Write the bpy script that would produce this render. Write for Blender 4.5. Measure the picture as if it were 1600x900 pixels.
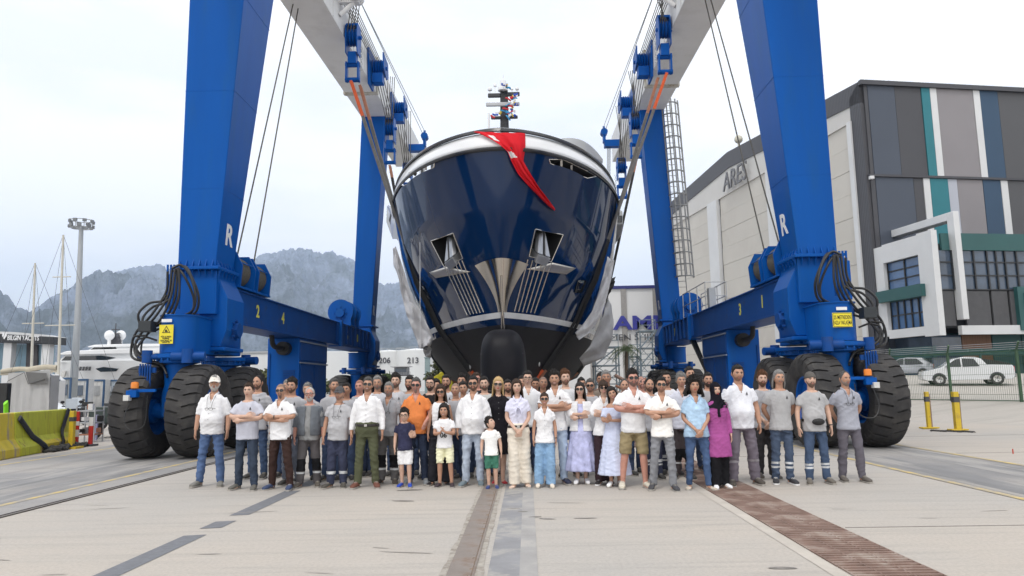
import bpy, bmesh, math, random
import numpy as np
from mathutils import Vector, Matrix, Euler
from mathutils import noise as mnoise
for _o in list(bpy.data.objects): bpy.data.objects.remove(_o)
SC = bpy.context.scene
COL = SC.collection
random.seed(7); RNG = np.random.default_rng(7)
R_ = math.radians
# ---------------------------------------------------------------- camera
CAMH = 1.62; FPX = 1150.0                      # eye height in metres, focal length in pixels of a 1600 px wide frame
ROLL = R_(1.0); _u = 24/FPX; _v = -150/FPX
_u0 = _u*math.cos(ROLL)+_v*math.sin(ROLL); _v0 = -_u*math.sin(ROLL)+_v*math.cos(ROLL)
_th = math.atan(-_v0); _ps = math.atan(_u0*math.cos(_th))
CF = np.array([-math.sin(_ps)*math.cos(_th), math.cos(_ps)*math.cos(_th), math.sin(_th)])
_R0 = np.array([math.cos(_ps), math.sin(_ps), 0]); _U0 = np.cross(_R0, CF)
CR = math.cos(ROLL)*_R0-math.sin(ROLL)*_U0; CU = np.cross(CR, CF)
CC = np.array([0, 0, CAMH])
cam_d = bpy.data.cameras.new('camera'); cam = bpy.data.objects.new('camera', cam_d); COL.objects.link(cam)
cam_d.sensor_width = 36; cam_d.lens = FPX/1600*36; cam_d.clip_start = 0.1; cam_d.clip_end = 60000
cam.matrix_world = Matrix(((CR[0], CU[0], -CF[0], 0), (CR[1], CU[1], -CF[1], 0), (CR[2], CU[2], -CF[2], CAMH), (0, 0, 0, 1)))
SC.camera = cam
def ray(px, py): return CF+(px-800)/FPX*CR+(450-py)/FPX*CU
def W(px, py, Y):                              # point at depth Y seen at a photo pixel
    d = ray(px, py); return CC+d*(Y/d[1])
def G(px, py, z=0.):                           # point on the level z seen at a photo pixel
    d = ray(px, py); return CC+d*((z-CAMH)/d[2])
# ---------------------------------------------------------------- sky, sun, exposure
SUN_EL = R_(58); SUN_AZ = R_(200)              # the sun stands high behind the camera, veiled by cloud
world = bpy.data.worlds.new('World'); SC.world = world; world.use_nodes = True
nt = world.node_tree; nt.nodes.clear()
out = nt.nodes.new('ShaderNodeOutputWorld'); bg = nt.nodes.new('ShaderNodeBackground'); bg.inputs['Strength'].default_value = 0.1
sky = nt.nodes.new('ShaderNodeTexSky'); sky.sky_type = 'NISHITA'; sky.sun_disc = False
sky.sun_elevation = SUN_EL; sky.sun_rotation = SUN_AZ; sky.air_density = 1.0; sky.dust_density = 2.0
tc = nt.nodes.new('ShaderNodeTexCoord'); mp = nt.nodes.new('ShaderNodeMapping'); mp.inputs['Scale'].default_value = (1.3, 1.3, 4.2)
nz = nt.nodes.new('ShaderNodeTexNoise'); nz.inputs['Scale'].default_value = 2.1; nz.inputs['Detail'].default_value = 6; nz.inputs['Roughness'].default_value = 0.5
cr = nt.nodes.new('ShaderNodeValToRGB'); cr.color_ramp.elements[0].position = 0.34; cr.color_ramp.elements[1].position = 0.55
cr.color_ramp.elements[0].color = (0.82, 0.835, 0.86, 1); cr.color_ramp.elements[1].color = (1.0, 0.985, 0.97, 1)
ml = nt.nodes.new('ShaderNodeMix'); ml.data_type = 'RGBA'; ml.blend_type = 'MULTIPLY'; ml.inputs[0].default_value = 1.0
ml.inputs[7].default_value = (14.8, 14.8, 14.8, 1)
mx = nt.nodes.new('ShaderNodeMix'); mx.data_type = 'RGBA'; mx.inputs[0].default_value = 0.93
L = nt.links.new
L(tc.outputs['Generated'], mp.inputs['Vector']); L(mp.outputs['Vector'], nz.inputs['Vector']); L(nz.outputs['Fac'], cr.inputs['Fac'])
L(cr.outputs['Color'], ml.inputs[6]); L(sky.outputs['Color'], mx.inputs[6]); L(ml.outputs[2], mx.inputs[7])
L(mx.outputs[2], bg.inputs['Color']); L(bg.outputs['Background'], out.inputs['Surface'])
sun_d = bpy.data.lights.new('sun', 'SUN'); sun_d.energy = 1.5; sun_d.angle = R_(13); sun_d.color = (1.0, 0.96, 0.90)
sun = bpy.data.objects.new('sun', sun_d); COL.objects.link(sun)
_sd = Vector((math.sin(SUN_AZ)*math.cos(SUN_EL), math.cos(SUN_AZ)*math.cos(SUN_EL), math.sin(SUN_EL)))
sun.rotation_euler = _sd.to_track_quat('Z', 'Y').to_euler(); sun.location = (0, -20, 40)
vs = SC.view_settings; vs.view_transform = 'Standard'; vs.look = 'None'; vs.gamma = 1; vs.exposure = 0.0; vs.use_curve_mapping = False
SC.render.engine = 'CYCLES'; SC.cycles.max_bounces = 7; SC.cycles.volume_bounces = 1
# ---------------------------------------------------------------- materials
MATS = {}
def srgb(r, g, b):
    f = lambda c: ((c/255+0.055)/1.055)**2.4 if c > 10 else c/255/12.92
    return (f(r), f(g), f(b))
def mat(name, col, rough=0.6, metal=0.0, var=0.10, vscale=3.0, bump=0.0, bscale=30.0, col2=None, spec=0.5, coat=0.0, stretch=None, dirt=None, dscale=1.2, dlo=0.52, dhi=0.7, trans=0.0, coords='Object', emis=None):
    """principled material: base colour varied by noise, optional second colour (dirt, rust, stain) by a second noise, fine bump"""
    if name in MATS: return MATS[name]
    m = bpy.data.materials.new(name); m.use_nodes = True; n = m.node_tree; b = n.nodes['Principled BSDF']
    b.inputs['Roughness'].default_value = rough; b.inputs['Metallic'].default_value = metal
    b.inputs['Specular IOR Level'].default_value = spec; b.inputs['Coat Weight'].default_value = coat
    b.inputs['Coat Roughness'].default_value = 0.03
    if trans: b.inputs['Transmission Weight'].default_value = trans
    t = n.nodes.new('ShaderNodeTexCoord'); src = t.outputs[coords]
    if stretch:
        mpn = n.nodes.new('ShaderNodeMapping'); mpn.inputs['Scale'].default_value = stretch; n.links.new(src, mpn.inputs['Vector']); src = mpn.outputs['Vector']
    nn = n.nodes.new('ShaderNodeTexNoise'); nn.inputs['Scale'].default_value = vscale; nn.inputs['Detail'].default_value = 7; nn.inputs['Roughness'].default_value = 0.62
    n.links.new(src, nn.inputs['Vector'])
    rp = n.nodes.new('ShaderNodeValToRGB'); rp.color_ramp.elements[0].position = 0.3; rp.color_ramp.elements[1].position = 0.7
    c2 = col2 or col
    rp.color_ramp.elements[0].color = (*[max(0, c*(1-var)) for c in col], 1); rp.color_ramp.elements[1].color = (*[min(1, c*(1+var)) for c in c2], 1)
    n.links.new(nn.outputs['Fac'], rp.inputs['Fac']); cout = rp.outputs['Color']
    if dirt:
        n2 = n.nodes.new('ShaderNodeTexNoise'); n2.inputs['Scale'].default_value = dscale; n2.inputs['Detail'].default_value = 8; n2.inputs['Roughness'].default_value = 0.65
        n.links.new(src, n2.inputs['Vector'])
        r2 = n.nodes.new('ShaderNodeMapRange'); r2.inputs['From Min'].default_value = dlo; r2.inputs['From Max'].default_value = dhi
        n.links.new(n2.outputs['Fac'], r2.inputs['Value'])
        mm = n.nodes.new('ShaderNodeMix'); mm.data_type = 'RGBA'; n.links.new(r2.outputs['Result'], mm.inputs[0]); n.links.new(cout, mm.inputs[6]); mm.inputs[7].default_value = (*dirt, 1)
        cout = mm.outputs[2]
    n.links.new(cout, b.inputs['Base Color'])
    if emis: b.inputs['Emission Color'].default_value = (*emis[:3], 1); b.inputs['Emission Strength'].default_value = emis[3]
    if bump:
        n3 = n.nodes.new('ShaderNodeTexNoise'); n3.inputs['Scale'].default_value = bscale; n3.inputs['Detail'].default_value = 5
        n.links.new(src, n3.inputs['Vector'])
        bp = n.nodes.new('ShaderNodeBump'); bp.inputs['Strength'].default_value = bump; bp.inputs['Distance'].default_value = 0.02
        n.links.new(n3.outputs['Fac'], bp.inputs['Height']); n.links.new(bp.outputs['Normal'], b.inputs['Normal'])
    MATS[name] = m; return m
# ---------------------------------------------------------------- mesh helpers
def V(*a): return np.array(a, float)
class MB:
    """collects shapes; build() links them as ONE mesh object"""
    def __init__(s): s.v = []; s.f = []; s.m = []; s.n = 0
    def add(s, verts, faces, mi=0):
        verts = np.asarray(verts, float).reshape(-1, 3); o = s.n
        s.v.append(verts); s.n += len(verts)
        s.f.extend([tuple(i+o for i in f) for f in faces]); s.m.extend([mi]*len(faces)); return s
    def box(s, c, d, rz=0, mi=0, M=None):
        c = V(*c); h = V(*d)/2
        p = np.array([(x, y, z) for x in (-1, 1) for y in (-1, 1) for z in (-1, 1)])*h
        if rz: p = p@np.array(((math.cos(rz), math.sin(rz), 0), (-math.sin(rz), math.cos(rz), 0), (0, 0, 1)))
        if M is not None: p = p@np.asarray(M).T
        return s.add(p+c, [(0, 1, 3, 2), (4, 6, 7, 5), (0, 4, 5, 1), (2, 3, 7, 6), (0, 2, 6, 4), (1, 5, 7, 3)], mi)
    def hexa(s, p8, mi=0):                      # bottom ring of 4 then top ring of 4
        return s.add(p8, [(3, 2, 1, 0), (4, 5, 6, 7), (0, 1, 5, 4), (1, 2, 6, 5), (2, 3, 7, 6), (3, 0, 4, 7)], mi)
    def prism(s, poly, axis, a, b, mi=0):       # polygon in the two other axes, extruded along axis from a to b
        n = len(poly); ps = []
        for t in (a, b):
            for (p, q) in poly:
                ps.append({'x': (t, p, q), 'y': (p, t, q), 'z': (p, q, t)}[axis])
        fs = [tuple(range(n-1, -1, -1)), tuple(range(n, 2*n))]+[(i, (i+1) % n, n+(i+1) % n, n+i) for i in range(n)]
        return s.add(ps, fs, mi)
    def loft(s, rings, mi=0, cap=True, closed=False):
        rings = [np.asarray(r, float) for r in rings]; k = len(rings[0]); fs = []
        nr = len(rings)
        for i in range(nr if closed else nr-1):
            j = (i+1) % nr
            fs += [(i*k+a, i*k+(a+1) % k, j*k+(a+1) % k, j*k+a) for a in range(k)]
        if cap and not closed: fs += [tuple(range(k-1, -1, -1)), tuple(range((nr-1)*k, nr*k))]
        return s.add(np.concatenate(rings), fs, mi)
    def tube(s, pts, r, seg=8, mi=0, cap=True, flat=1.0, up=None):
        pts = np.asarray(pts, float); n = len(pts); r = np.broadcast_to(np.asarray(r, float), (n,))
        tg = np.gradient(pts, axis=0); tg /= np.linalg.norm(tg, axis=1)[:, None]+1e-12
        u = np.asarray(up, float) if up is not None else (V(0, 0, 1) if abs(tg[0][2]) < .9 else V(1, 0, 0)); rings = []
        a = np.linspace(0, 2*math.pi, seg, endpoint=False)
        for i in range(n):
            w = np.cross(tg[i], u); w /= np.linalg.norm(w)+1e-12; u2 = np.cross(w, tg[i]); u = u2
            rings.append(pts[i]+r[i]*(np.cos(a)[:, None]*w+np.sin(a)[:, None]*u2*flat))
        return s.loft(rings, mi, cap)
    def bar(s, a, b, w, h=None, mi=0):          # straight square bar
        a = V(*a); b = V(*b); h = h or w; d = (b-a); d /= np.linalg.norm(d)
        u = V(0, 0, 1) if abs(d[2]) < .95 else V(0, 1, 0)
        x = np.cross(d, u); x /= np.linalg.norm(x); y = np.cross(x, d); rings = []
        for p in (a, b): rings.append([p-x*w/2-y*h/2, p+x*w/2-y*h/2, p+x*w/2+y*h/2, p-x*w/2+y*h/2])
        return s.loft(rings, mi)
    def cyl(s, a, b, r, seg=20, mi=0, r2=None): return s.tube([a, b], [r, r if r2 is None else r2], seg, mi)
    def lathe(s, prof, c, axis='z', seg=24, mi=0, closed=False, cap=True):
        a = np.linspace(0, 2*math.pi, seg, endpoint=False); rings = []; c = V(*c)
        for (r, h) in prof:
            z = np.zeros(seg)+h
            if axis == 'z': rings.append(np.stack((r*np.cos(a), r*np.sin(a), z), 1)+c)
            elif axis == 'x': rings.append(np.stack((z, r*np.cos(a), r*np.sin(a)), 1)+c)
            else: rings.append(np.stack((r*np.sin(a), z, r*np.cos(a)), 1)+c)
        return s.loft(rings, mi, cap and not closed, closed)
    def ell(s, c, r, nu=12, nv=8, mi=0):
        c = V(*c); rings = []
        for i in range(nv+1):
            t = math.pi*(i+.001)/(nv+.002); a = np.linspace(0, 2*math.pi, nu, endpoint=False)
            rings.append(c+np.stack((r[0]*math.sin(t)*np.cos(a), r[1]*math.sin(t)*np.sin(a), np.zeros(nu)+r[2]*-math.cos(t)), 1))
        return s.loft(rings, mi)
    def mesh(s, name='m', mats=(), smooth=False, ang=35):
        me = bpy.data.meshes.new(name); vv = np.concatenate(s.v) if s.v else np.zeros((0, 3))
        me.from_pydata(vv.tolist(), [], s.f)
        for m in (mats if isinstance(mats, (list, tuple)) else [mats]): me.materials.append(m)
        if any(s.m): me.polygons.foreach_set('material_index', s.m)
        if smooth:
            me.shade_smooth(); me.set_sharp_from_angle(angle=R_(ang))
        me.update(); return me
    def build(s, name, mats, parent=None, smooth=False, ang=35, bevel=0, origin=None, fixn=True, loc=None):
        if origin is not None: s.v = [x-V(*origin) for x in s.v]; loc = origin
        me = s.mesh(name, mats, smooth, ang)
        if fixn:
            bm = bmesh.new(); bm.from_mesh(me); bmesh.ops.recalc_face_normals(bm, faces=bm.faces); bm.to_mesh(me); bm.free()
        return put(name, me, parent, bevel, loc)
def put(name, me, parent=None, bevel=0, loc=None):
    o = bpy.data.objects.new(name, me); COL.objects.link(o)
    if parent is not None: o.parent = parent
    if loc is not None:
        lv = Vector(loc)
        if parent is not None:
            p = parent
            while p is not None: lv = lv-p.location; p = p.parent
        o.location = lv
    elif parent is not None and (parent.location.length > 0 or parent.parent is not None):
        lv = Vector((0, 0, 0)); p = parent
        while p is not None: lv = lv-p.location; p = p.parent
        o.location = lv
    if bevel:
        b = o.modifiers.new('bevel', 'BEVEL'); b.width = bevel; b.segments = 2; b.limit_method = 'ANGLE'; b.angle_limit = R_(40)
    return o
def tag(o, label=None, cat=None, group=None, kind=None):
    if label: o['label'] = label
    if cat: o['category'] = cat
    if group: o['group'] = group
    if kind: o['kind'] = kind
    return o
def thing(name, loc, label, cat, group=None):
    o = bpy.data.objects.new(name, None); COL.objects.link(o); o.location = loc; o.empty_display_size = .3
    return tag(o, label, cat, group)
def copy_tree(o, parent=None):
    c = o.copy(); COL.objects.link(c); c.parent = parent
    for ch in list(o.children): copy_tree(ch, c)
    return c
TMP = bpy.data.scenes.new('workshop')                # an empty scene in which shapes are evaluated quickly; removed at the end
def evaluate(ob):
    TMP.collection.objects.link(ob)
    with bpy.context.temp_override(scene=TMP, view_layer=TMP.view_layers[0]):
        return bpy.data.meshes.new_from_object(ob.evaluated_get(bpy.context.evaluated_depsgraph_get()))
def text_mesh(txt, size, depth=0.01, width=None, shear=0.0, spacing=1.0, bold=0.0):
    cu = bpy.data.curves.new('t', 'FONT'); cu.body = txt; cu.size = size; cu.extrude = depth/2; cu.align_x = 'CENTER'; cu.align_y = 'CENTER'
    cu.shear = shear; cu.space_character = spacing; cu.offset = bold; cu.resolution_u = 3
    ob = bpy.data.objects.new('t', cu); me = evaluate(ob)
    bpy.data.objects.remove(ob); bpy.data.curves.remove(cu)
    n = len(me.vertices); a = np.zeros(n*3); me.vertices.foreach_get('co', a); a = a.reshape(-1, 3)
    if n:
        a[:, :2] -= (a[:, :2].max(0)+a[:, :2].min(0))/2
        if width: a[:, 0] *= width/max(1e-6, a[:, 0].max()-a[:, 0].min())
        me.vertices.foreach_set('co', a.ravel())
    return me
def put_text(name, txt, size, loc, right, up, m, parent=None, **k):
    """lettering lying on a surface: right/up are the surface's directions"""
    me = text_mesh(txt, size, **k); me.materials.clear(); me.materials.append(m)
    r = Vector(right).normalized(); u = Vector(up).normalized(); nn = r.cross(u)
    o = bpy.data.objects.new(name, me); COL.objects.link(o)
    M4 = Matrix(((r.x, u.x, nn.x, loc[0]), (r.y, u.y, nn.y, loc[1]), (r.z, u.z, nn.z, loc[2]), (0, 0, 0, 1)))
    if parent is not None:
        o.parent = parent; off = Vector((0, 0, 0)); p = parent
        while p is not None: off = off+p.location; p = p.parent
        M4 = Matrix.Translation(-off)@M4
    o.matrix_basis = M4; return o
def bez(pts, n=10):
    """smooth curve through points (Catmull-Rom)"""
    p = [V(*q) for q in pts]; p = [2*p[0]-p[1]]+p+[2*p[-1]-p[-2]]; outp = []
    for i in range(1, len(p)-2):
        for t in np.linspace(0, 1, n, endpoint=False):
            a, b, c, d = p[i-1], p[i], p[i+1], p[i+2]
            outp.append(.5*((2*b)+(c-a)*t+(2*a-5*b+4*c-d)*t*t+(3*b-a-3*c+d)*t**3))
    outp.append(p[-2]); return np.array(outp)
def fbm(x, y, oct=6, lac=2.0, gain=.5, seed=0, ridged=False):
    """vectorised gradient-free value noise"""
    x = np.asarray(x, float); y = np.asarray(y, float); tot = np.zeros_like(x); amp = 1.; nrm = 0
    r = np.random.default_rng(seed); T = r.random((256, 256))
    for o in range(oct):
        xi = np.floor(x).astype(int); yi = np.floor(y).astype(int); fx = x-xi; fy = y-yi
        fx = fx*fx*fx*(fx*(fx*6-15)+10); fy = fy*fy*fy*(fy*(fy*6-15)+10)
        g = lambda a, b: T[a % 256, b % 256]
        v = (g(xi, yi)*(1-fx)+g(xi+1, yi)*fx)*(1-fy)+(g(xi, yi+1)*(1-fx)+g(xi+1, yi+1)*fx)*fy
        if ridged: v = 1-abs(2*v-1)
        tot += amp*v; nrm += amp; amp *= gain; x = x*lac+17.3; y = y*lac+5.1
    return tot/nrm
# ================================================================ the setting: ground, lanes, rail, drain, ramp, mountains
def concrete(name, c1, c2, stain, streak=(0.35, 5.0, 1.0), rough=0.85, big=0.22):
    m = bpy.data.materials.new(name); m.use_nodes = True; n = m.node_tree; b = n.nodes['Principled BSDF']; l = n.links.new
    b.inputs['Roughness'].default_value = rough; b.inputs['Specular IOR Level'].default_value = 0.3
    t = n.nodes.new('ShaderNodeTexCoord')
    def noise(scale, det, ro, st=None):
        x = n.nodes.new('ShaderNodeTexNoise'); x.inputs['Scale'].default_value = scale; x.inputs['Detail'].default_value = det; x.inputs['Roughness'].default_value = ro
        if st:
            q = n.nodes.new('ShaderNodeMapping'); q.inputs['Scale'].default_value = st; l(t.outputs['Object'], q.inputs['Vector']); l(q.outputs['Vector'], x.inputs['Vector'])
        else: l(t.outputs['Object'], x.inputs['Vector'])
        return x.outputs['Fac']
    def rng(src, a, b_, lo=0., hi=1.):
        r = n.nodes.new('ShaderNodeMapRange'); r.inputs['From Min'].default_value = a; r.inputs['From Max'].default_value = b_; r.inputs['To Min'].default_value = lo; r.inputs['To Max'].default_value = hi
        l(src, r.inputs['Value']); return r.outputs['Result']
    def mix(f, a, bb, mode='MIX'):
        x = n.nodes.new('ShaderNodeMix'); x.data_type = 'RGBA'; x.blend_type = mode
        if isinstance(f, float): x.inputs[0].default_value = f
        else: l(f, x.inputs[0])
        for i, s in ((6, a), (7, bb)):
            if isinstance(s, tuple): x.inputs[i].default_value = (*s, 1)
            else: l(s, x.inputs[i])
        return x.outputs[2]
    c = mix(rng(noise(big, 5, .55), .38, .62), c1, c2)
    c = mix(rng(noise(1.0, 6, .6, streak), .50, .72, 0, .5), c, stain)
    c = mix(rng(noise(2.2, 8, .7, (.12, 3.5, 1)), .55, .75, 0, .30), c, (.58, .545, .50))
    c = mix(rng(noise(1.3, 8, .7), .58, .78, 0, .35), c, stain)
    c = mix(rng(noise(28, 5, .75), .42, .75, 0, .34), c, (0.16, 0.15, 0.14))
    c = mix(rng(noise(9, 6, .7), .60, .72, 0, .22), c, (0.66, 0.62, 0.56))
    l(c, b.inputs['Base Color'])
    bp = n.nodes.new('ShaderNodeBump'); bp.inputs['Strength'].default_value = .25; bp.inputs['Distance'].default_value = .004
    l(noise(45, 6, .7), bp.inputs['Height']); l(bp.outputs['Normal'], b.inputs['Normal'])
    MATS[name] = m; return m
M_conc = concrete('pale_concrete', (.47, .425, .375), (.425, .40, .37), (.30, .285, .265))
M_lane = concrete('worn_lane_concrete', (.37, .35, .33), (.25, .25, .255), (.17, .165, .165), streak=(1.2, .12, 1), big=.35)
M_ramp = concrete('ramp_concrete', (.42, .395, .36), (.46, .425, .385), (.30, .275, .24), streak=(.2, 3, 1))
M_far = concrete('yard_ground', (.33, .31, .29), (.28, .27, .26), (.20, .19, .18))
M_steel_rail = mat('rusty_steel_plate', (.26, .225, .20), .65, .25, .15, 2.5, .2, 60, dirt=(.20, .115, .07), dscale=3, dlo=.5, dhi=.75)
M_tape = mat('grey_tape', (.155, .16, .175), .7, 0, .15, 12)
M_yline = mat('worn_yellow_paint', (.55, .42, .17), .8, 0, .1, 6, dirt=(.34, .31, .27), dscale=3.5, dlo=.40, dhi=.58)
M_dark = mat('dark_joint', (.045, .035, .03), .8)
M_rust = mat('rusty_grating', (.235, .155, .125), .8, .2, .35, 2.2, .3, 40, dirt=(.40, .345, .30), dscale=2.0, dlo=.50, dhi=.68)
M_dstrip = mat('grey_worn_strip', (.25, .25, .26), .8, 0, .2, 1.5, dirt=(.36, .345, .32), dscale=2.5, dlo=.48, dhi=.62)
mb = MB(); mb.add([(-9000, -60, 0), (9000, -60, 0), (9000, 9500, 0), (-9000, 9500, 0)], [(0, 1, 2, 3)])
ground = tag(mb.build('ground', M_conc, fixn=False), kind='structure')
def sheet(name, poly, z, m, parent=None, kind='structure'):
    b = MB(); b.add([(x, y, z) for x, y in poly], [tuple(range(len(poly)))])
    o = b.build(name, m, parent, fixn=False)
    if parent is None: tag(o, kind=kind)
    return o
def rect(x0, x1, y0, y1): return [(x0, y0), (x1, y0), (x1, y1), (x0, y1)]
far_ground = sheet('yard_pavement', rect(-900, 900, 62, 1500), .004, M_far)
lane_l = sheet('wheel_lane_left', rect(-12.6, -7.0, 2, 61.9), .004, M_lane)
lane_r = sheet('wheel_lane_right', rect(6.62, 8.84, 2, 61.9), .004, M_lane)
for nm, x0, x1, lp in (('yellow_line', -7.72, -7.60, lane_l), ('yellow_line', -12.0, -11.88, lane_l), ('yellow_line', 6.44, 6.56, ground), ('yellow_line', 8.88, 9.0, ground)):
    sheet(nm, rect(x0, x1, 2, 60), .008, M_yline, lp)
M_track = mat('rubber_tracked_concrete', (.20, .198, .20), .8, 0, .2, 1.2, dirt=(.33, .315, .30), dscale=1.6, dlo=.46, dhi=.60, stretch=(1.5, .18, 1))
for x0, x1, lp in ((-9.72, -8.92, lane_l), (-8.42, -7.78, lane_l), (6.75, 7.35, lane_r), (7.9, 8.7, lane_r)): sheet('tyre_track', rect(x0, x1, 2, 60), .006, M_track, lp)
mb = MB()
for x in (-7.04, -6.93): mb.box((x, 31, .002), (.035, 58, .016))
mb.build('steel_edge_strip', M_dark, lane_l)
for (a, b_) in ((6.1, 8.45), (8.85, 9.3), (9.72, 11.9), (12.4, 14.0)):           # taped dashes
    sheet('tape_dash', [(-3.88, a), (-3.64, a+.05), (-3.64, b_+.05), (-3.88, b_)], .004, M_tape, ground)
# rail track with its steel cover plates and the groove beside it
track = tag(MB().box((-.61, 18, -.06), (.30, 36, .10)).build('rail_track', M_dark), kind='structure')
pl = MB().box((0, 0, 0), (.215, 1.985, .02)).mesh('cover_plate', [M_steel_rail])
for k in range(17):
    o = put('cover_plate', pl, track, .004, loc=(-.622, 1.2+k*2, .004+.0015*random.random())); o.rotation_euler.z = random.uniform(-.0015, .0015)
MB().box((-.497, 18, .0), (.02, 36, .03)).build('rail_head', M_steel_rail, track)
M_grit = mat('rusty_grit', (.22, .15, .10), .95, 0, .4, 30, .8, 60, dirt=(.35, .25, .16), dscale=12)
gp = MB(); ys = np.arange(.5, 36, .06)
gp.add(np.concatenate([np.stack((np.full(len(ys), x), ys, .006+.01*RNG.random(len(ys))), 1) for x in (-.545, -.51)]), [(i, len(ys)+i, len(ys)+i+1, i+1) for i in range(len(ys)-1)])
gp.build('groove_grit', M_grit, track)
for sx, w in ((-.745, .05), (-.47, .06)):                                       # ragged grouting at both sides of the rail
    q = MB(); n_ = len(ys); a = sx-w*(.3+.9*fbm(ys*2.1, ys*0, 4, seed=3)); b_ = np.full(n_, sx+.02) if sx < -.6 else np.full(n_, sx-.02)
    if sx > -.6: a = sx+w*(.3+.9*fbm(ys*1.7, ys*0, 4, seed=5))
    q.add(np.concatenate([np.stack((a, ys, np.full(n_, .005)), 1), np.stack((b_, ys, np.full(n_, .006)), 1)]), [(i, n_+i, n_+i+1, i+1) for i in range(n_-1)])
    q.build('grout_edge', mat('crumbled_grout', (.36, .33, .29), .95, 0, .25, 9, .6, 40, dirt=(.20, .17, .14), dscale=6), track)
sheet('worn_strip', rect(-.375, -.10, .5, 16), .004, M_dstrip, ground)
sheet('worn_strip', rect(-.10, .06, .5, 16), .0035, mat('pale_worn_strip', (.33, .32, .31), .8, 0, .15, 2, dirt=(.42, .39, .36), dscale=2), ground)
# drain channel with rusty grating panels
drain = tag(MB().box((3.02, 16.5, -.02), (.74, 30, .03)).build('drain_channel', M_dark), kind='structure')
gm = MB()
for i in range(11): gm.box((0, -.45+i*.09, 0), (.735, .052, .022))
for x in (-.36, -.12, .12, .36): gm.box((x, 0, .001), (.012, .985, .022))
gmesh = gm.mesh('grating', [M_rust])
for k in range(28): put('grating_panel', gmesh, drain, loc=(3.02+random.uniform(-.004, .004), 2.2+k, .0+.003*random.random()))
sheet('drain_kerb', rect(2.50, 2.64, 1, 31), .004, mat('pale_kerb', (.465, .425, .375), .9, 0, .12, 3, .2, 40), ground)
# stains and joints in the concrete
M_stain = mat('oil_stain', (.19, .175, .16), .7, 0, .3, 8, dirt=(.30, .28, .26), dscale=10)
def blob(cx, cy, rx, ry, rot=0, m=M_stain, z=.0045, seed=1):
    a = np.linspace(0, 2*math.pi, 28, endpoint=False); rr = .55+.9*fbm(np.cos(a)*1.5+seed, np.sin(a)*1.5+seed*2, 4, seed=seed)
    x = rr*rx*np.cos(a); y = rr*ry*np.sin(a); c, s = math.cos(rot), math.sin(rot)
    sheet('oil_stain', [(cx+c*p-s*q, cy+s*p+c*q) for p, q in zip(x, y)], z, m, ground)
for i, (px, py, rx, ry) in enumerate(((803, 795, .10, .03), (817, 800, .07, .04), (836, 808, .09, .035), (855, 811, .10, .03), (915, 810, .13, .025), (640, 766, .20, .08), (632, 783, .16, .05), (1222, 888, .12, .04))):
    g = G(px, py); blob(g[0], g[1], rx, ry, .2*(i % 3-1), seed=i+2)
M_scuff = mat('faint_scuff', (.30, .275, .25), .9, 0, .2, 4)
for i in range(22):
    x = random.uniform(-6.5, 6.2); y = random.uniform(5.5, 11)
    if abs(x+.4) < .5 or 2.4 < x < 3.5: continue
    blob(x, y, random.uniform(.08, .30), random.uniform(.006, .014), random.uniform(-.3, .3), M_scuff, .0042+.00002*i, seed=30+i)
M_joint = mat('joint_filler', (.20, .185, .17), .9, 0, .2, 5)
for (x0, x1, y) in ((-6.9, -.8, 16.2), (-.05, 2.45, 16.2), (3.45, 6.4, 16.2), (9.1, 26, 16.2), (-12.5, -7.1, 14.2), (-12.5, -7.1, 15.9), (9.1, 22, 20.9), (3.45, 6.4, 8.4), (9.1, 22, 8.4)):
    MB().box(((x0+x1)/2, y, .001), (x1-x0, .02, .007)).build('slab_joint', M_joint, ground)
# ---- raised car park behind the fence on the right
def P3(px, py, Y): return tuple(W(px, py, Y))
foot = [(13.2, 36.4), (14.6, 28.6), (16.2, 25.4), (19.5, 20.5), (30, 14)]
fA = W(1378, 622, 35.2); fB = W(1612, 630, 28.9); fd = (fB-fA)/np.linalg.norm(fB-fA)
crest = [(13.3, 37.0), tuple(fA-fd*.5)[:2], tuple(fA+fd*4)[:2], tuple(fB)[:2], tuple(fB+fd*12)[:2]]
rp = MB(); ni = len(foot); rows = []
rows.append([(x, y, .0) for x, y in foot]); rows.append([(x, y, .60 if i else .0) for i, (x, y) in enumerate(crest)])
back = [(13.4, 44), (16, 47), (18, 49), (34, 47), (60, 46)]; rows.append([(x, y, 1.75 if i else .0) for i, (x, y) in enumerate(back)])
back2 = [(13.5, 130), (40, 140), (60, 140), (110, 140), (160, 140)]; rows.append([(x, y, 1.75 if i else .0) for i, (x, y) in enumerate(back2)])
pts = [p for r in rows for p in r]
rp.add(pts, [(j*ni+i, j*ni+i+1, (j+1)*ni+i+1, (j+1)*ni+i) for j in range(3) for i in range(ni-1)])
ramp = tag(rp.build('raised_car_park', M_ramp, fixn=False), kind='structure')
def park_z(x, y):
    t = (y-40)/12; return 1.0+max(-.2, min(.65, (y-37)*.036))
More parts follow.
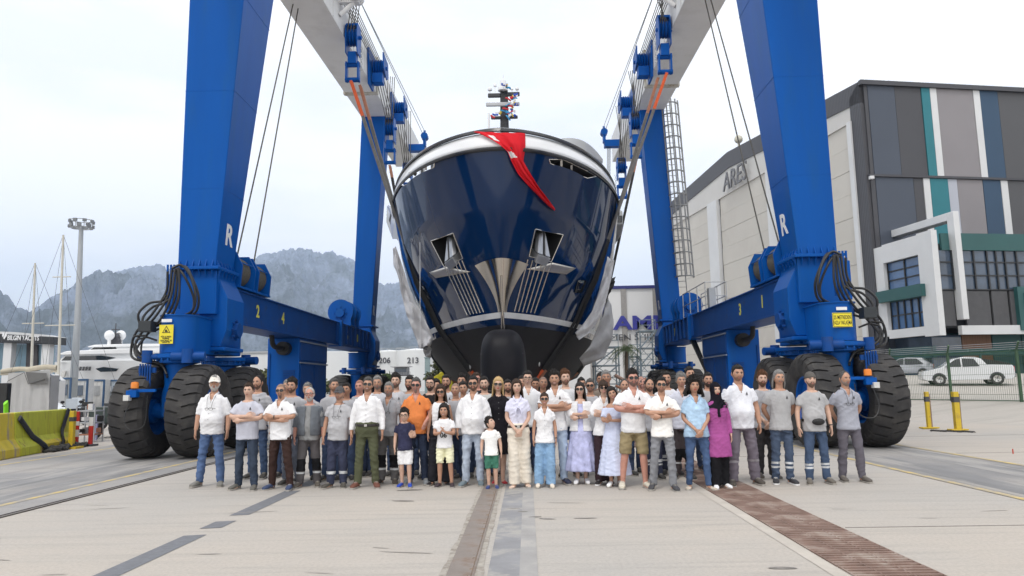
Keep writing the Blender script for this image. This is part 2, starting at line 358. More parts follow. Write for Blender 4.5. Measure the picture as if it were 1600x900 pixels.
# ---- mountains: a height field whose crest follows the skyline in the photograph
sky_px = [(-700, 470), (-400, 520), (-200, 430), (-60, 440), (0, 455), (14, 466), (28, 481), (45, 487), (70, 473), (100, 455), (125, 440), (150, 425), (185, 424), (220, 417), (250, 415), (275, 428), (310, 445), (340, 440), (365, 424), (380, 415), (400, 403), (420, 396), (450, 391), (480, 388), (500, 396), (520, 394), (540, 402), (556, 411), (575, 430), (600, 445), (625, 440), (660, 432), (700, 440), (760, 470), (850, 500), (950, 520), (1100, 530), (1400, 500), (1700, 470), (2100, 450), (2600, 470)]
azs = []; els = []
for px, py in sky_px:
    d = ray(px, py); azs.append(math.atan2(d[0], d[1])); els.append(math.atan2(d[2], math.hypot(d[0], d[1])))
nd = 190; az0 = math.atan2(*ray(-90, 600)[:2]); az1 = math.atan2(*ray(730, 600)[:2])
az = np.concatenate((np.linspace(azs[0]+.02, az0, 60, endpoint=False), np.linspace(az0, az1, 640, endpoint=False), np.linspace(az1, azs[-1]-.02, 90))); na = len(az); D = np.concatenate((np.linspace(1700, 5000, nd-30), np.linspace(5050, 7500, 30)))
A, DD = np.meshgrid(az, D, indexing='ij'); el = np.interp(A, azs, els)
hc = np.tan(el)*5000
u = np.clip((DD-1700)/3300, 0, 1); prof = np.where(DD <= 5000, u**1.15*(.86+.14*u), np.clip(1-(DD-5000)/3500, 0, 1))
xx = DD*np.sin(A); yy = DD*np.cos(A)
rd = fbm(xx/620+3*fbm(xx/1500, yy/1500, 3, seed=9), yy/620, 7, gain=.52, seed=4, ridged=True)-.5
fine = fbm(xx/150, yy/150, 6, seed=12, gain=.55, ridged=True)-.5
env = np.clip(4*u*(1.06-u), 0, 1)
H = hc*prof+env*(rd*430+fine*190)+np.clip(u*1.2, 0, 1)*(fine*60+(fbm(xx/48, yy/48, 4, seed=14, ridged=True)-.5)*80)
jg = fbm(A*260, A*0+3, 5, seed=31)-.5; H = np.minimum(H, np.tan(el+jg*.007)*DD+4); H = np.maximum(H, -5)
mv = np.stack((xx, yy, H), -1).reshape(-1, 3)
mb = MB(); mb.add(mv, [(i*nd+j, (i+1)*nd+j, (i+1)*nd+j+1, i*nd+j+1) for i in range(na-1) for j in range(nd-1)])
mm = bpy.data.materials.new('haze_tinted_limestone_and_scrub'); mm.use_nodes = True; n = mm.node_tree; b = n.nodes['Principled BSDF']; b.inputs['Roughness'].default_value = .95; b.inputs['Specular IOR Level'].default_value = .1
t = n.nodes.new('ShaderNodeTexCoord'); ge = n.nodes.new('ShaderNodeNewGeometry'); sp = n.nodes.new('ShaderNodeSeparateXYZ'); n.links.new(ge.outputs['Position'], sp.inputs[0])
n1 = n.nodes.new('ShaderNodeTexNoise'); n1.inputs['Scale'].default_value = .004; n1.inputs['Detail'].default_value = 10; n1.inputs['Roughness'].default_value = .68; n.links.new(t.outputs['Object'], n1.inputs['Vector'])
n2 = n.nodes.new('ShaderNodeTexNoise'); n2.inputs['Scale'].default_value = .02; n2.inputs['Detail'].default_value = 9; n2.inputs['Roughness'].default_value = .72; n.links.new(t.outputs['Object'], n2.inputs['Vector'])
r1 = n.nodes.new('ShaderNodeValToRGB'); r1.color_ramp.elements[0].color = (.185, .225, .30, 1); r1.color_ramp.elements[1].color = (.41, .475, .61, 1); r1.color_ramp.elements[0].position = .35; r1.color_ramp.elements[1].position = .68; n.links.new(n2.outputs['Fac'], r1.inputs['Fac'])  # grey limestone tinted blue: part of the distance haze is painted into its colour
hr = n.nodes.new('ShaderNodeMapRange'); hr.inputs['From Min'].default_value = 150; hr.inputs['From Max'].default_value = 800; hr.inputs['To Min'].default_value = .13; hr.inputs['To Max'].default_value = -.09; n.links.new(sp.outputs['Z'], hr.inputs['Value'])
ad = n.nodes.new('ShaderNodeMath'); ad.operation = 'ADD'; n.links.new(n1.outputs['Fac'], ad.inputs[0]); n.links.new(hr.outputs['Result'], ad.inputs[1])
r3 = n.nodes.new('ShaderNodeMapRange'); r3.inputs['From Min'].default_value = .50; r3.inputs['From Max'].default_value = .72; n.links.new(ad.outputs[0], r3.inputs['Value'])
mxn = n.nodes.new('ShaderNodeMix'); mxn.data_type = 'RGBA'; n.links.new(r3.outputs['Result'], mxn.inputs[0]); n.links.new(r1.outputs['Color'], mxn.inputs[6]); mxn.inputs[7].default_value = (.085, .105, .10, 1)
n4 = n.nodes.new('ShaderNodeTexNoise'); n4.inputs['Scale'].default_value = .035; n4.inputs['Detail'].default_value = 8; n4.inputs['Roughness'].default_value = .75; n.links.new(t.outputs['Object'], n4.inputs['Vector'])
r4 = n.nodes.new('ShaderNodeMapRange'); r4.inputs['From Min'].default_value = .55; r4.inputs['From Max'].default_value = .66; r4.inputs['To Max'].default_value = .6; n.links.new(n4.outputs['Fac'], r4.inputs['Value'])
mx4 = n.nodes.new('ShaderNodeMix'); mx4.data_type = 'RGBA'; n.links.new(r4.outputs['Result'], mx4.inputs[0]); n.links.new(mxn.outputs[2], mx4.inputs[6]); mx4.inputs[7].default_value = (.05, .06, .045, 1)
bp = n.nodes.new('ShaderNodeBump'); bp.inputs['Strength'].default_value = .9; bp.inputs['Distance'].default_value = 30; n.links.new(n4.outputs['Fac'], bp.inputs['Height']); n.links.new(bp.outputs['Normal'], b.inputs['Normal'])
n.links.new(mx4.outputs[2], b.inputs['Base Color'])
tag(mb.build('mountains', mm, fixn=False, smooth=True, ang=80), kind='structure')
# ---- wooded strip at the foot of the mountains
wb = MB(); M_wood = mat('far_tree_foliage', (.045, .07, .03), .9, 0, .4, .2)
for k in range(420):
    a = random.uniform(-.62, .1); d = random.uniform(500, 800); h = random.uniform(4, 9); c = (d*math.sin(a), d*math.cos(a), h*.55)
    wb.ell(c, (h*random.uniform(.4, .7), h*.5, h*.55), 7, 5)
w = wb.build('far_woodland', M_wood, fixn=False); tag(w, 'dark green belt of trees at the foot of the grey mountains', 'woodland', kind='stuff')
hz = MB(); hz.box((0, 4600, 740), (19000, 9900, 1490))
hm = bpy.data.materials.new('haze_air'); hm.use_nodes = True; n = hm.node_tree; n.nodes.remove(n.nodes['Principled BSDF'])
pv = n.nodes.new('ShaderNodeVolumePrincipled'); pv.inputs['Density'].default_value = 1.35e-4; pv.inputs['Color'].default_value = (.66, .80, 1.0, 1); pv.inputs['Anisotropy'].default_value = 0.1
n.links.new(pv.outputs['Volume'], n.nodes['Material Output'].inputs['Volume'])
haze = hz.build('haze', hm); tag(haze, 'pale blue haze in the air between yard and mountains', 'haze', kind='stuff')
# ================================================================ the blue boat hoist
XC = -0.52; YN = 19.4; YF = 38.6
M_blue = mat('hoist_blue_paint', (.002, .080, .345), .40, 0, .07, .7, .03, 6, spec=.12, stretch=(2.2, 2.2, .35), dirt=(.010, .085, .27), dscale=.9, dlo=.5, dhi=.8)
M_blue_d = mat('hoist_blue_worn', (.004, .058, .25), .5, 0, .14, 1.2, .05, 20, spec=.2, dirt=(.035, .05, .11), dscale=2.5, dlo=.55, dhi=.8)
M_white_b = mat('hoist_white_paint', (.70, .70, .70), .5, 0, .05, .5, dirt=(.55, .545, .53), dscale=.8, dlo=.5, dhi=.85)
M_rubber = mat('tyre_rubber', (.032, .031, .032), .75, 0, .25, 4, .25, 40, dirt=(.080, .075, .070), dscale=2.2, dlo=.45, dhi=.75, spec=.35)
M_hose = mat('black_hose', (.012, .012, .013), .45, 0, .2, 8)
M_galv = mat('galvanised_steel', (.42, .43, .44), .5, .6, .12, 8)
M_rope = mat('wire_rope', (.10, .095, .085), .6, .3, .25, 14, .8, 120)
M_letter = mat('white_lettering', (.74, .75, .77), .6)
M_ynum = mat('yellow_number_paint', (.62, .60, .10), .6)
M_sign = mat('yellow_sign', (.78, .66, .03), .45)
M_black = mat('black_print', (.012, .012, .012), .6)
M_amber = mat('amber_lens', (.75, .22, .02), .25)
hoist = thing('boat_hoist', (XC, 28.5, 0), 'huge blue wheeled boat hoist with white top beams straddling the yacht', 'boat hoist')
def zt(Y): return 15.5+(Y-25)*.04                    # underside of the white top beams
# ---- tyre and rim meshes shared by all wheels
TR, TW = 1.12, .84
tb = MB()
prof = [(.56, -.30), (.60, -.36), (.72, -.415), (.88, -.425), (.99, -.40), (1.035, -.34), (1.055, -.2), (1.06, 0), (1.055, .2), (1.035, .34), (.99, .40), (.88, .425), (.72, .415), (.60, .36), (.56, .30)]
tb.lathe(prof, (0, 0, 0), 'x', 48, cap=False)
NL = 26
for sd in (-1, 1):
    for i in range(NL):
        a0 = 2*math.pi*(i+(.25 if sd > 0 else -.25))/NL; pw = 2*math.pi/NL
        def ringp(t, k):                               # t: 0 at the crown to 1 down the shoulder; lug leading/trailing edge with a hooked shape
            xs = [-.045, .10, .22, .335, .41, .43][t]*sd; rr = [1.122, 1.122, 1.112, 1.085, 1.00, .90][t]
            wdt = [.37, .36, .34, .33, .28, .22][t]*pw; off = [.20, .12, .0, -.06, -.02, 0][t]*pw
            r0 = [1.04, 1.04, 1.04, 1.02, .95, .86][t]
            aa = a0+off+(-wdt if k in (0, 3) else wdt)*1.18; r2 = rr if k < 2 else r0
            return (xs if k < 2 else xs*.98, r2*math.cos(aa), r2*math.sin(aa))
        tb.loft([[ringp(t, k) for k in range(4)] for t in range(6)])
tyre_me = tb.mesh('tyre', [M_rubber], True, 30)
bm = bmesh.new(); bm.from_mesh(tyre_me); bmesh.ops.recalc_face_normals(bm, faces=bm.faces); bm.to_mesh(tyre_me); bm.free()
rb = MB(); rb.lathe([(.57, -.31), (.53, -.29), (.50, -.18), (.30, -.12), (.28, -.22), (.16, -.24), (.001, -.24)], (0, 0, 0), 'x', 32, cap=False); rb.lathe([(.57, .31), (.53, .29), (.50, .18), (.30, .12), (.28, .22), (.16, .24), (.001, .24)], (0, 0, 0), 'x', 32, cap=False)
for k in range(12):
    a = k*math.pi/6
    for sx in (-1, 1): rb.cyl((sx*.12, .4*math.cos(a), .4*math.sin(a)), (sx*.17, .4*math.cos(a), .4*math.sin(a)), .022, 6)
rim_me = rb.mesh('rim', [M_blue], True, 30)
fin_me = MB().prism([(0, 0), (.09, 0), (0, .20)], 'x', -.012, .012).mesh('stiffener', [M_blue])
bolt_me = MB().cyl((0, 0, -.05), (0, 0, .05), .02, 6).mesh('bolt', [M_blue])
def corner(s, Yc, fy):
    """one corner: column, flange, base, bogie with two swivels and four wheels; fy=-1 for the near end, +1 for the far end"""
    X = lambda d: XC+s*d
    far = fy > 0
    Yv = lambda o: Yc+fy*o                             # o grows outwards from the hoist
    z1 = zt(Yc)+.05; to, ti, tbk = (8.09, 6.81, -.75) if far else (8.53, 6.82, -1.75)
    col = MB().hexa([(X(8.55), Yv(.6), 4.8), (X(7.55), Yv(.6), 4.8), (X(7.55), Yv(-.55), 4.8), (X(8.55), Yv(-.55), 4.8), (X(to), Yv(.6), z1), (X(ti), Yv(.6), z1), (X(ti), Yv(tbk), z1), (X(to), Yv(tbk), z1)])
    c = col.build('column', M_blue, hoist, bevel=.03)
    if not far:
        for zz in (6.9, 9.6, 12.3):                    # weld seams round the plates of the column
            f_ = (zz-4.8)/(z1-4.8); ix = 7.55-.73*f_; bk = -.55-1.2*f_
            MB().box((X((8.54+ix)/2), Yv(.6), zz), (8.54-ix, .006, .012)).build('weld_seam', M_blue, c); MB().box((X(ix-.002), Yv((.6+bk)/2), zz), (.010, .6-bk, .012)).build('weld_seam', M_blue, c)
    fl = MB().box((X(8.05), Yc+fy*.025, 4.76), (1.26, 1.42, .08)).build('flange', M_blue, c, bevel=.01)
    if not far:
        for k in range(6):                             # triangular stiffeners above and below the flange
            for zz, up in ((4.80, 1), (4.72, -1)):
                o = put('stiffener', fin_me, c, loc=(X(7.62+k*.172), Yv(.6), zz)); o.rotation_euler = (0, 0, math.pi); o.scale = (1, 1, up)
                o = put('stiffener', fin_me, c, loc=(X(7.55 if up > 0 else 7.5), Yv(.52-k*.2), zz)); o.rotation_euler = (0, 0, R_(90) if s > 0 else R_(-90)); o.scale = (1, 1, up)
        for k in range(13): put('bolt', bolt_me, c, loc=(X(7.46+k*.098), Yv(.70), 4.76))
    b = MB()
    b.box((X(8.05), Yc, 4.14), (1.06, 1.15, 1.16))
    b.box((X(8.74), Yc+.05*fy, 4.14), (.36, .8, 1.02))
    base = b.build('column_base', M_blue, hoist, bevel=.02)
    kb = MB().prism([(X(p), q) for p, q in ((8.02, 4.62), (7.58, 4.62), (7.28, 3.98), (7.28, 3.15), (7.44, 2.72), (8.02, 2.72))], 'y', Yv(.42), Yv(-.72))
    kb.box((X(7.72), Yv(-.15), 2.66), (.86, 1.3, .10))
    k_ = kb.build('pivot_bracket', M_blue, hoist, bevel=.025)
    pb = MB(); pb.cyl((X(7.32), Yv(-.15), 3.18), (X(7.16), Yv(-.15), 3.18), .20, 8)
    for q in range(8): pb.cyl((X(7.3), Yv(-.15)+.24*math.cos(q*.785), 3.18+.24*math.sin(q*.785)), (X(7.22), Yv(-.15)+.24*math.cos(q*.785), 3.18+.24*math.sin(q*.785)), .035, 8)
    pb.build('pivot_pin', M_blue_d, k_, True, 40)
    for sy in (1, -1):                                 # front and rear swivel of the bogie
        ky = Yv(1.35*sy)
        h = MB(); a = np.linspace(-math.pi/2, math.pi/2, 15); z0 = 2.52 if sy > 0 else 2.55; zt_ = 3.42 if sy > 0 else 3.3
        poly = [(X(8.06)+.44*math.sin(t)*s, ky+fy*sy*.44*math.cos(t)) for t in a]+[(X(8.36), Yv(.12*sy)), (X(7.70), Yv(.12*sy))]
        h.prism(poly, 'z', z0, zt_)
        lid = [(X(8.06)+.47*math.sin(t)*s, ky+fy*sy*.47*math.cos(t)) for t in a]+[(X(8.38), Yv(.12*sy)), (X(7.66), Yv(.12*sy))]
        h.prism(lid, 'z', zt_, zt_+.03)
        arm = h.build('bogie_arm', M_blue, hoist, True, 30)
        w = MB(); w.lathe([(.001, 2.50), (.58, 2.50), (.58, 2.40), (.50, 2.38), (.50, 2.28), (.34, 2.24), (.30, 1.75), (.36, 1.5), (.36, 1.2), (.001, 1.2)], (X(8.06), ky, 0), 'z', 28)
        w.cyl((X(8.06)-.75, ky, TR), (X(8.06)+.75, ky, TR), .19, 18); w.box((X(8.06), ky, 1.25), (.44, .62, .5))
        sw = w.build('swivel', M_blue, hoist, True, 35)
        if not far:
            for q in range(20): put('bolt', bolt_me, sw, loc=(X(8.06)+.545*math.cos(q*.314), ky+.545*math.sin(q*.314), 2.37))
        sc = MB(); zc = 2.42
        sc.cyl((X(7.25), ky+fy*sy*.36, zc), (X(8.0), ky+fy*sy*.50, zc), .115, 16); sc.cyl((X(8.0), ky+fy*sy*.50, zc), (X(8.85), ky+fy*sy*.36, zc), .07, 12)
        sc.cyl((X(7.62), ky+fy*sy*.5, zc-.16), (X(7.62), ky+fy*sy*.5, zc+.18), .13, 14); sc.cyl((X(8.62), ky+fy*sy*.44, zc-.14), (X(8.62), ky+fy*sy*.44, zc+.16), .12, 14)
        sc.build('steering_cylinder', M_blue_d, hoist, True, 40)
        for dx in (7.48, 8.80):
            wr = put('wheel', rim_me, hoist, loc=(X(dx), ky, TR)); wr.rotation_euler.x = random.random()*6
            t = bpy.data.objects.new('tyre', tyre_me); COL.objects.link(t); t.parent = wr
            wr.scale = (.98+.04*random.random(),)+(1, 1)
    return c
for s in (-1, 1):
    corner(s, YN, -1); corner(s, YF, 1)
# ---- side beams, cabinets, winches
def winch(X, Y0, z0, s, n, kind):
    w = MB(); ps = []
    Rr = .47 if kind == 'hex' else .46; PT = 1.30 if kind == 'hex' else .86; DL = .92 if kind == 'hex' else .62
    drum = MB()
    for k in range(n):
        ya = Y0+k*PT
        rg = [(Rr*.9, ya+.05)]+[(Rr*.9+.02*((j+1) % 2), ya+.06+j*.035) for j in range(1, int(DL/.035)-1)]+[(Rr*.9, ya+DL+.04)]
        drum.lathe([(.001, ya+.04)]+rg+[(.001, ya+DL+.06)], (X, 0, z0), 'y', 28)
        for yy in (ya, ya+DL+.08):
            if kind == 'hex':
                poly = [(X+.56*math.cos(t)*1.05, z0+.56*math.sin(t)) for t in (math.pi/8+i*math.pi/4 for i in range(8))]
                poly = [(X-.50, z0-.52), (X+.50, z0-.52), (X+.55, z0+.10), (X+.34, z0+.50), (X-.34, z0+.50), (X-.55, z0+.10)]
            else:
                poly = [(X+.58*math.cos(t), z0+.05+.58*math.sin(t)) for t in np.linspace(-.6, math.pi+.6, 18)]+[(X-.5, z0-.62), (X+.5, z0-.62)]
            ps.append((poly, yy))
    for i, (poly, yy) in enumerate(ps): w.prism(poly, 'y', yy, yy+.05)
    w.box((X, Y0+n*PT/2-.1, z0-(.50 if kind == 'hex' else .58)), (.95, n*PT, .06))
    for k in range(n):
        for sx in (-1, 1): w.cyl((X+sx*.44, Y0+k*PT+.02, z0+.2), (X+sx*.44, Y0+k*PT+DL+.1, z0+.2), .02, 8)
    if kind != 'hex':
        w.cyl((X, Y0-.16, z0), (X, Y0, z0), .2, 16)
        for q in range(8): w.cyl((X+.27*math.cos(q*.785), Y0-.06, z0+.27*math.sin(q*.785)), (X+.27*math.cos(q*.785), Y0, z0+.27*math.sin(q*.785)), .035, 8)
    o = w.build('winch', M_blue, hoist, True, 30); drum.build('rope_drum', M_rope, o, True, 50)
M_panel_gap = mat('panel_gap', (.004, .02, .07), .6)
for s in (-1, 1):
    X = lambda d: XC+s*d
    b = MB(); b.box((X(8.02), 28.95, 3.90), (.94, 17.7, .90)); b.box((X(8.02), 28.95, 4.37), (1.04, 17.7, .05)); b.box((X(8.02), 28.95, 3.43), (1.04, 17.7, .05))
    beam = b.build('side_beam', M_blue_d, hoist, bevel=.012)
    for yy in (31.5,): MB().box((X(8.02), yy, 3.92), (1.24, .16, 1.12)).box((X(8.02), yy+.2, 3.92), (1.2, .06, 1.1)).build('beam_flange', M_blue, beam, bevel=.01)
    for yy in np.arange(21.2, 37.6, .82): MB().box((X(7.5), yy, 3.93), (.09, .022, .84)).build('web_stiffener', M_blue_d, beam) if abs(yy-31.5) > .3 and yy > 31 else None
    for txt, yy in (('2' if s < 0 else '1', 21.9), ('4' if s < 0 else '3', 24.2)):
        put_text('painted_number', txt, .52, (X(7.545), yy, 3.93), (0, 1, 0) if s < 0 else (0, -1, 0), (0, 0, 1), M_ynum, beam, depth=.008, bold=.012)
    for txt, yy in (('6' if s < 0 else '5', 33.0), ('8' if s < 0 else '7', 35.0)):
        put_text('painted_number', txt, .50, (X(7.545), yy, 3.93), (0, 1, 0) if s < 0 else (0, -1, 0), (0, 0, 1), M_ynum, beam, depth=.008, bold=.008)
    # power cabinet under the beam
    c = MB(); c.box((X(8.17), 28.0, 2.05), (1.14, 3.6, 2.70)); cab = c.build('power_cabinet', M_blue, hoist, bevel=.02)
    for k in range(2): MB().box((X(7.59), 27.15+k*1.7, 1.62), (.03, 1.62, 1.62)).build('cabinet_door', M_blue_d, cab, bevel=.008)
    MB().box((X(7.585), 28.0, 2.92), (.04, 3.5, .62)).build('upper_panel', M_blue_d, cab, bevel=.008)
    for zz in (2.52, 3.28): MB().box((X(7.56), 28.0, zz), (.05, 3.6, .05)).build('rain_strip', mat('pale_blue_edge', (.20, .24, .33), .5), cab)
    lv = MB()
    for k in range(9): lv.box((X(7.95), 26.185, 1.55+k*.085), (.40, .05, .05))
    lv.build('louvre', M_blue_d, cab); MB().box((X(8.66), 26.185, 1.9), (.05, .05, 1.9)).build('hinge_rail', M_blue_d, cab)
    mf = MB(); mf.cyl((X(8.1), 26.19, 3.02), (X(8.1), 25.85, 3.02), .24, 24); mf.tube(bez([(X(8.1), 25.98, 3.02), (X(8.1), 25.2, 3.02), (X(8.1), 24.85, 3.12), (X(8.1), 24.75, 3.42)]), .085, 12)
    mf.build('exhaust_pipe', mat('sooty_exhaust', (.022, .022, .024), .6, .3, .3, 8), cab, True, 40)
    winch(X(7.92), 20.15, 4.96, s, 2, 'hex'); winch(X(7.95), 33.3, 4.98, s, 2, 'round')
    # white top beam
    t = MB(); y0, y1 = 13.0, 48.5
    def tb8(d0, d1, ya, yb, za, zb): return [(X(d0), ya, zt(ya)+za), (X(d1), ya, zt(ya)+za), (X(d1), yb, zt(yb)+za), (X(d0), yb, zt(yb)+za), (X(d0), ya, zt(ya)+zb), (X(d1), ya, zt(ya)+zb), (X(d1), yb, zt(yb)+zb), (X(d0), yb, zt(yb)+zb)]
    t.hexa(tb8(8.12, 6.58, y0, y1, 0, 1.75))
    top = t.build('top_beam', M_white_b, hoist, bevel=.02)
    t = MB(); t.hexa(tb8(8.18, 6.50, 34.2, 34.32, -.06, 1.8)); t.hexa(tb8(8.18, 6.50, 34.36, 34.48, -.06, 1.8))
    for k in range(10): t.cyl((X(6.65+k*.16), 34.14, zt(34.2)-.02), (X(6.65+k*.16), 34.54, zt(34.2)-.02), .03, 6)
    t.build('beam_splice', mat('stained_white_paint', (.55, .53, .47), .6, 0, .1, 4, dirt=(.33, .25, .16), dscale=3), top)
    for yy in (22.6, 24.4, 26.2, 29.5, 31.6): MB().hexa(tb8(6.575, 6.555, yy, yy+.05, .05, 1.7)).build('web_seam', M_white_b, top)
    # sheave brackets on the inner face of the top beam, with their rope falls
    for yy, d in ((33.0, 6.0), (38.8, 6.0)):
        q = MB(); zz = zt(yy)
        q.prism([(yy-.9, zz+1.35), (yy+.55, zz+1.35), (yy+.75, zz+.9), (yy+.5, zz+.35), (yy+.2, zz-.35), (yy-.75, zz-.35)], 'x', X(6.56), X(6.48))
        q.prism([(yy-.55, zz+1.25), (yy+.6, zz+1.15), (yy+.75, zz+.5), (yy+.35, zz+.25), (yy-.45, zz+.5)], 'x', X(5.92), X(5.87))
        for k in range(4): q.lathe([(.001, -.05), (.42, -.05), (.36, 0), (.42, .05), (.001, .05)], (X(6.38-k*.12), yy+.1, zz+.72), 'x', 18)
        q.cyl((X(6.56), yy+.1, zz+.72), (X(5.8), yy+.1, zz+.72), .09, 12); q.box((X(6.2), yy-.15, zz+.1), (.5, .5, .45))
        br = q.build('sheave_bracket', M_blue, hoist, True, 30)
    for yy in (44.5,):
        zz = zt(yy); q = MB(); q.box((X(6.1), yy, zz+.1), (.98, .5, .42)); q.box((X(5.62), yy, zz+.45), (.16, .4, .5)); q.cyl((X(5.62), yy-.25, zz+.85), (X(5.62), yy+.25, zz+.85), .22, 14); q.cyl((X(5.62), yy, zz+.8), (X(5.62), yy, zz+1.25), .07, 8)
        q.build('guide_arm', M_blue, hoist, True, 40)
    # white guide pulley head near the top of the picture
    gy = 27.2; gz = zt(gy)+1.2; q = MB(); q.box((X(6.2), gy, gz), (.8, .22, .34)); q.tube(bez([(X(6.56), gy-.1, gz-.7), (X(6.2), gy, gz-.3), (X(5.85), gy, gz+.1)]), .1, 10)
    for k in range(3): q.cyl((X(5.9), gy-.3+k*.22, gz+.1), (X(5.9), gy-.18+k*.22, gz+.1), .24, 16)
    q.build('guide_pulley', M_white_b, hoist, True, 40)
    # hoist blocks with rope falls
    for yy, ztop, d in ((28.2, -.05, 6.28), (36.2, -1.35, 6.25), (41.5, -2.3, 6.2)):
        zz = zt(yy)+ztop; q = MB()
        q.prism([(yy-.30, zz+.55), (yy+.30, zz+.55), (yy+.40, zz+.15), (yy+.30, zz-.65), (yy-.30, zz-.65), (yy-.40, zz+.15)], 'x', X(d)-.25, X(d)-.21)
        q.prism([(yy-.30, zz+.55), (yy+.30, zz+.55), (yy+.40, zz+.15), (yy+.30, zz-.65), (yy-.30, zz-.65), (yy-.40, zz+.15)], 'x', X(d)+.21, X(d)+.25)
        for k in range(4): q.lathe([(.001, -.045), (.36, -.045), (.30, 0), (.36, .045), (.001, .045)], (X(d)-.18+k*.12, yy, zz+.1), 'x', 18)
        q.box((X(d), yy, zz+.58), (.5, .46, .10)); q.cyl((X(d)-.30, yy, zz+.1), (X(d)+.36, yy, zz+.1), .08, 10)
        q.box((X(d), yy, zz-.80), (.34, .40, .5)); q.cyl((X(d)-.30, yy, zz-1.05), (X(d)+.30, yy, zz-1.05), .10, 10)
        q.box((X(d)-.24, yy, zz-1.35), (.07, .3, .8)); q.box((X(d)+.24, yy, zz-1.35), (.07, .3, .8)); q.cyl((X(d)-.3, yy, zz-1.68), (X(d)+.3, yy, zz-1.68), .1, 10)
        bl = q.build('hoist_block', M_blue, hoist, True, 30, bevel=.012)
        rf = MB()
        for k in range(4): rf.cyl((X(d)-.18+k*.12, yy-.28, zz+.1), (X(6.32-k*.1), yy-.2+.05*k, zt(yy)+1.5), .020, 5)
        rf.build('rope_fall', M_rope, bl)
        ch = MB()
        for k in range(9): ch.lathe([(.045, -.01), (.06, 0), (.045, .01)], (X(d)-s*.36, yy-.1+(k % 2)*.02, zz-.4-k*.11), 'x' if k % 2 else 'y', 8, closed=True)
        ch.build('safety_chain', M_galv, bl)
    # long hoist ropes from the winches up to the top beam
    for (pa, ya, pb_, yb) in ((((393, 416), 21.1, (459, 0), 25.2), ((425, 416), 22.0, (468, 0), 25.6)) if s < 0 else (((1158, 412), 22.0, (1102, 0), 25.4), ((1186, 402), 21.2, (1111, 0), 25.2))):
        a = V(X(7.75), 20.65 if ya < 21.5 else 21.95, 5.40); b_ = W(*pb_, yb); e = b_+(b_-a)*.35
        rp_ = MB(); rp_.cyl(a-V(0, 0, .1), e, .022, 6); rp_.build('hoist_rope', M_rope, hoist)
    for k in (0, 1):
        rp_ = MB(); rp_.cyl((X(5.9), gy, gz+.2), (X(5.62)-.1+.2*k, 44.5, zt(44.5)+1.0), .018, 5); rp_.build('guide_rope', M_galv, hoist)
    for k in range(6):
        rp_ = MB(); a = (X(6.50-.09*k), 25.5, zt(25.5)+1.2); b_ = (X(6.42-.07*k), 33.0, zt(33.)+.95)
        rp_.cyl(a, b_, .018, 5); rp_.build('hoist_rope', M_rope, hoist)
    for k in range(4):
        for (ya, za, yb, zb) in ((33.3, .4, 36.2, -1.0), (38.9, .4, 41.5, -2.0)):
            rp_ = MB(); rp_.cyl((X(6.4-k*.12), ya, zt(ya)+za), (X(6.4-k*.11), yb, zt(yb)+zb), .018, 5); rp_.build('rope_fall', M_rope, hoist)
        rp_ = MB(); rp_.cyl((X(6.4-k*.12), 33.1, zt(33)+.4), (X(6.35-k*.11), 33.6, 8.5), .016, 5) if k < 0 else rp_.cyl((X(6.0-k*.06), 44.6, zt(44.6)), (X(5.7-k*.06), 44.6, 9.5), .016, 5)
        rp_.build('rope_fall', M_rope, hoist)
    # R on the inner face of the columns
    for Yc, fy in ((YN, -1), (YF, 1)):
        def face(z, yy): return XC+s*(7.55-(z-4.8)*(.73/(zt(Yc)+.05-4.8))-.006)
        zz, yy = (5.75, YN+.08) if fy < 0 else (5.6, YF-.1)
        sl = .73/(zt(Yc)+.05-4.8)
        put_text('painted_letter', 'R', .80 if fy < 0 else .7, (face(zz, yy), yy, zz), (0, 1, 0) if s < 0 else (0, -1, 0), (-s*sl, 0, 1), M_letter, hoist, depth=.008, bold=.018)
    # hose loom at the front corner
    hp = [[(262, 424), (258, 455), (240, 490), (213, 520), (203, 545), (210, 560), (238, 567), (256, 574), (262, 590)],
          [(267, 421), (263, 460), (247, 492), (220, 520), (209, 545), (222, 562), (245, 567), (258, 578)],
          [(272, 420), (268, 465), (252, 498), (226, 525), (214, 548), (230, 563), (250, 570), (261, 585)],
          [(277, 420), (274, 470), (250, 505), (224, 512), (218, 492), (232, 474), (252, 470), (262, 462)],
          [(281, 420), (279, 468), (256, 508), (230, 516), (224, 498), (236, 480), (256, 474), (266, 468)],
          [(270, 420), (282, 414), (296, 430), (307, 460), (302, 482), (288, 492), (272, 496)],
          [(275, 421), (288, 416), (300, 432), (311, 462), (305, 486), (290, 496), (274, 499)],
          [(268, 424), (278, 420), (292, 436), (302, 466), (298, 488), (282, 498), (270, 501)],
          [(224, 528), (214, 532), (216, 548), (230, 562), (255, 567)], [(226, 524), (210, 528), (211, 550), (226, 566), (258, 571)], [(246, 532), (228, 527), (220, 535), (222, 552), (236, 566), (262, 569)]]
    for i, pth in enumerate(hp):
        yd = 18.05 if i in (5, 6, 7) else 17.75
        pts = []
        for j, (px, py) in enumerate(pth):
            p = W(px, py, yd-.05*(i % 3)); pts.append((X(-(p[0]-XC)), p[1]+.06*math.sin(j*2+i), p[2]))
        h = MB(); h.tube(bez(pts, 7), .030 if i < 8 else .024, 8); h.build('hydraulic_hose', M_hose, hoist, True, 60)
    mf = MB()
    for k in range(5):
        p = W(262+k*5, 421, 18.05); x = X(-(p[0]-XC)); mf.cyl((x, p[1], p[2]+.12), (x, p[1], p[2]-1.0), .028, 8)
    mf.build('hose_manifold', M_blue, hoist, True, 60)
    q = MB(); q.box((X(8.62), 17.55, 3.15), (.3, .3, .26)); q.build('junction_box', mat('black_box', (.02, .025, .03), .5), hoist, bevel=.01)
    vm = MB()
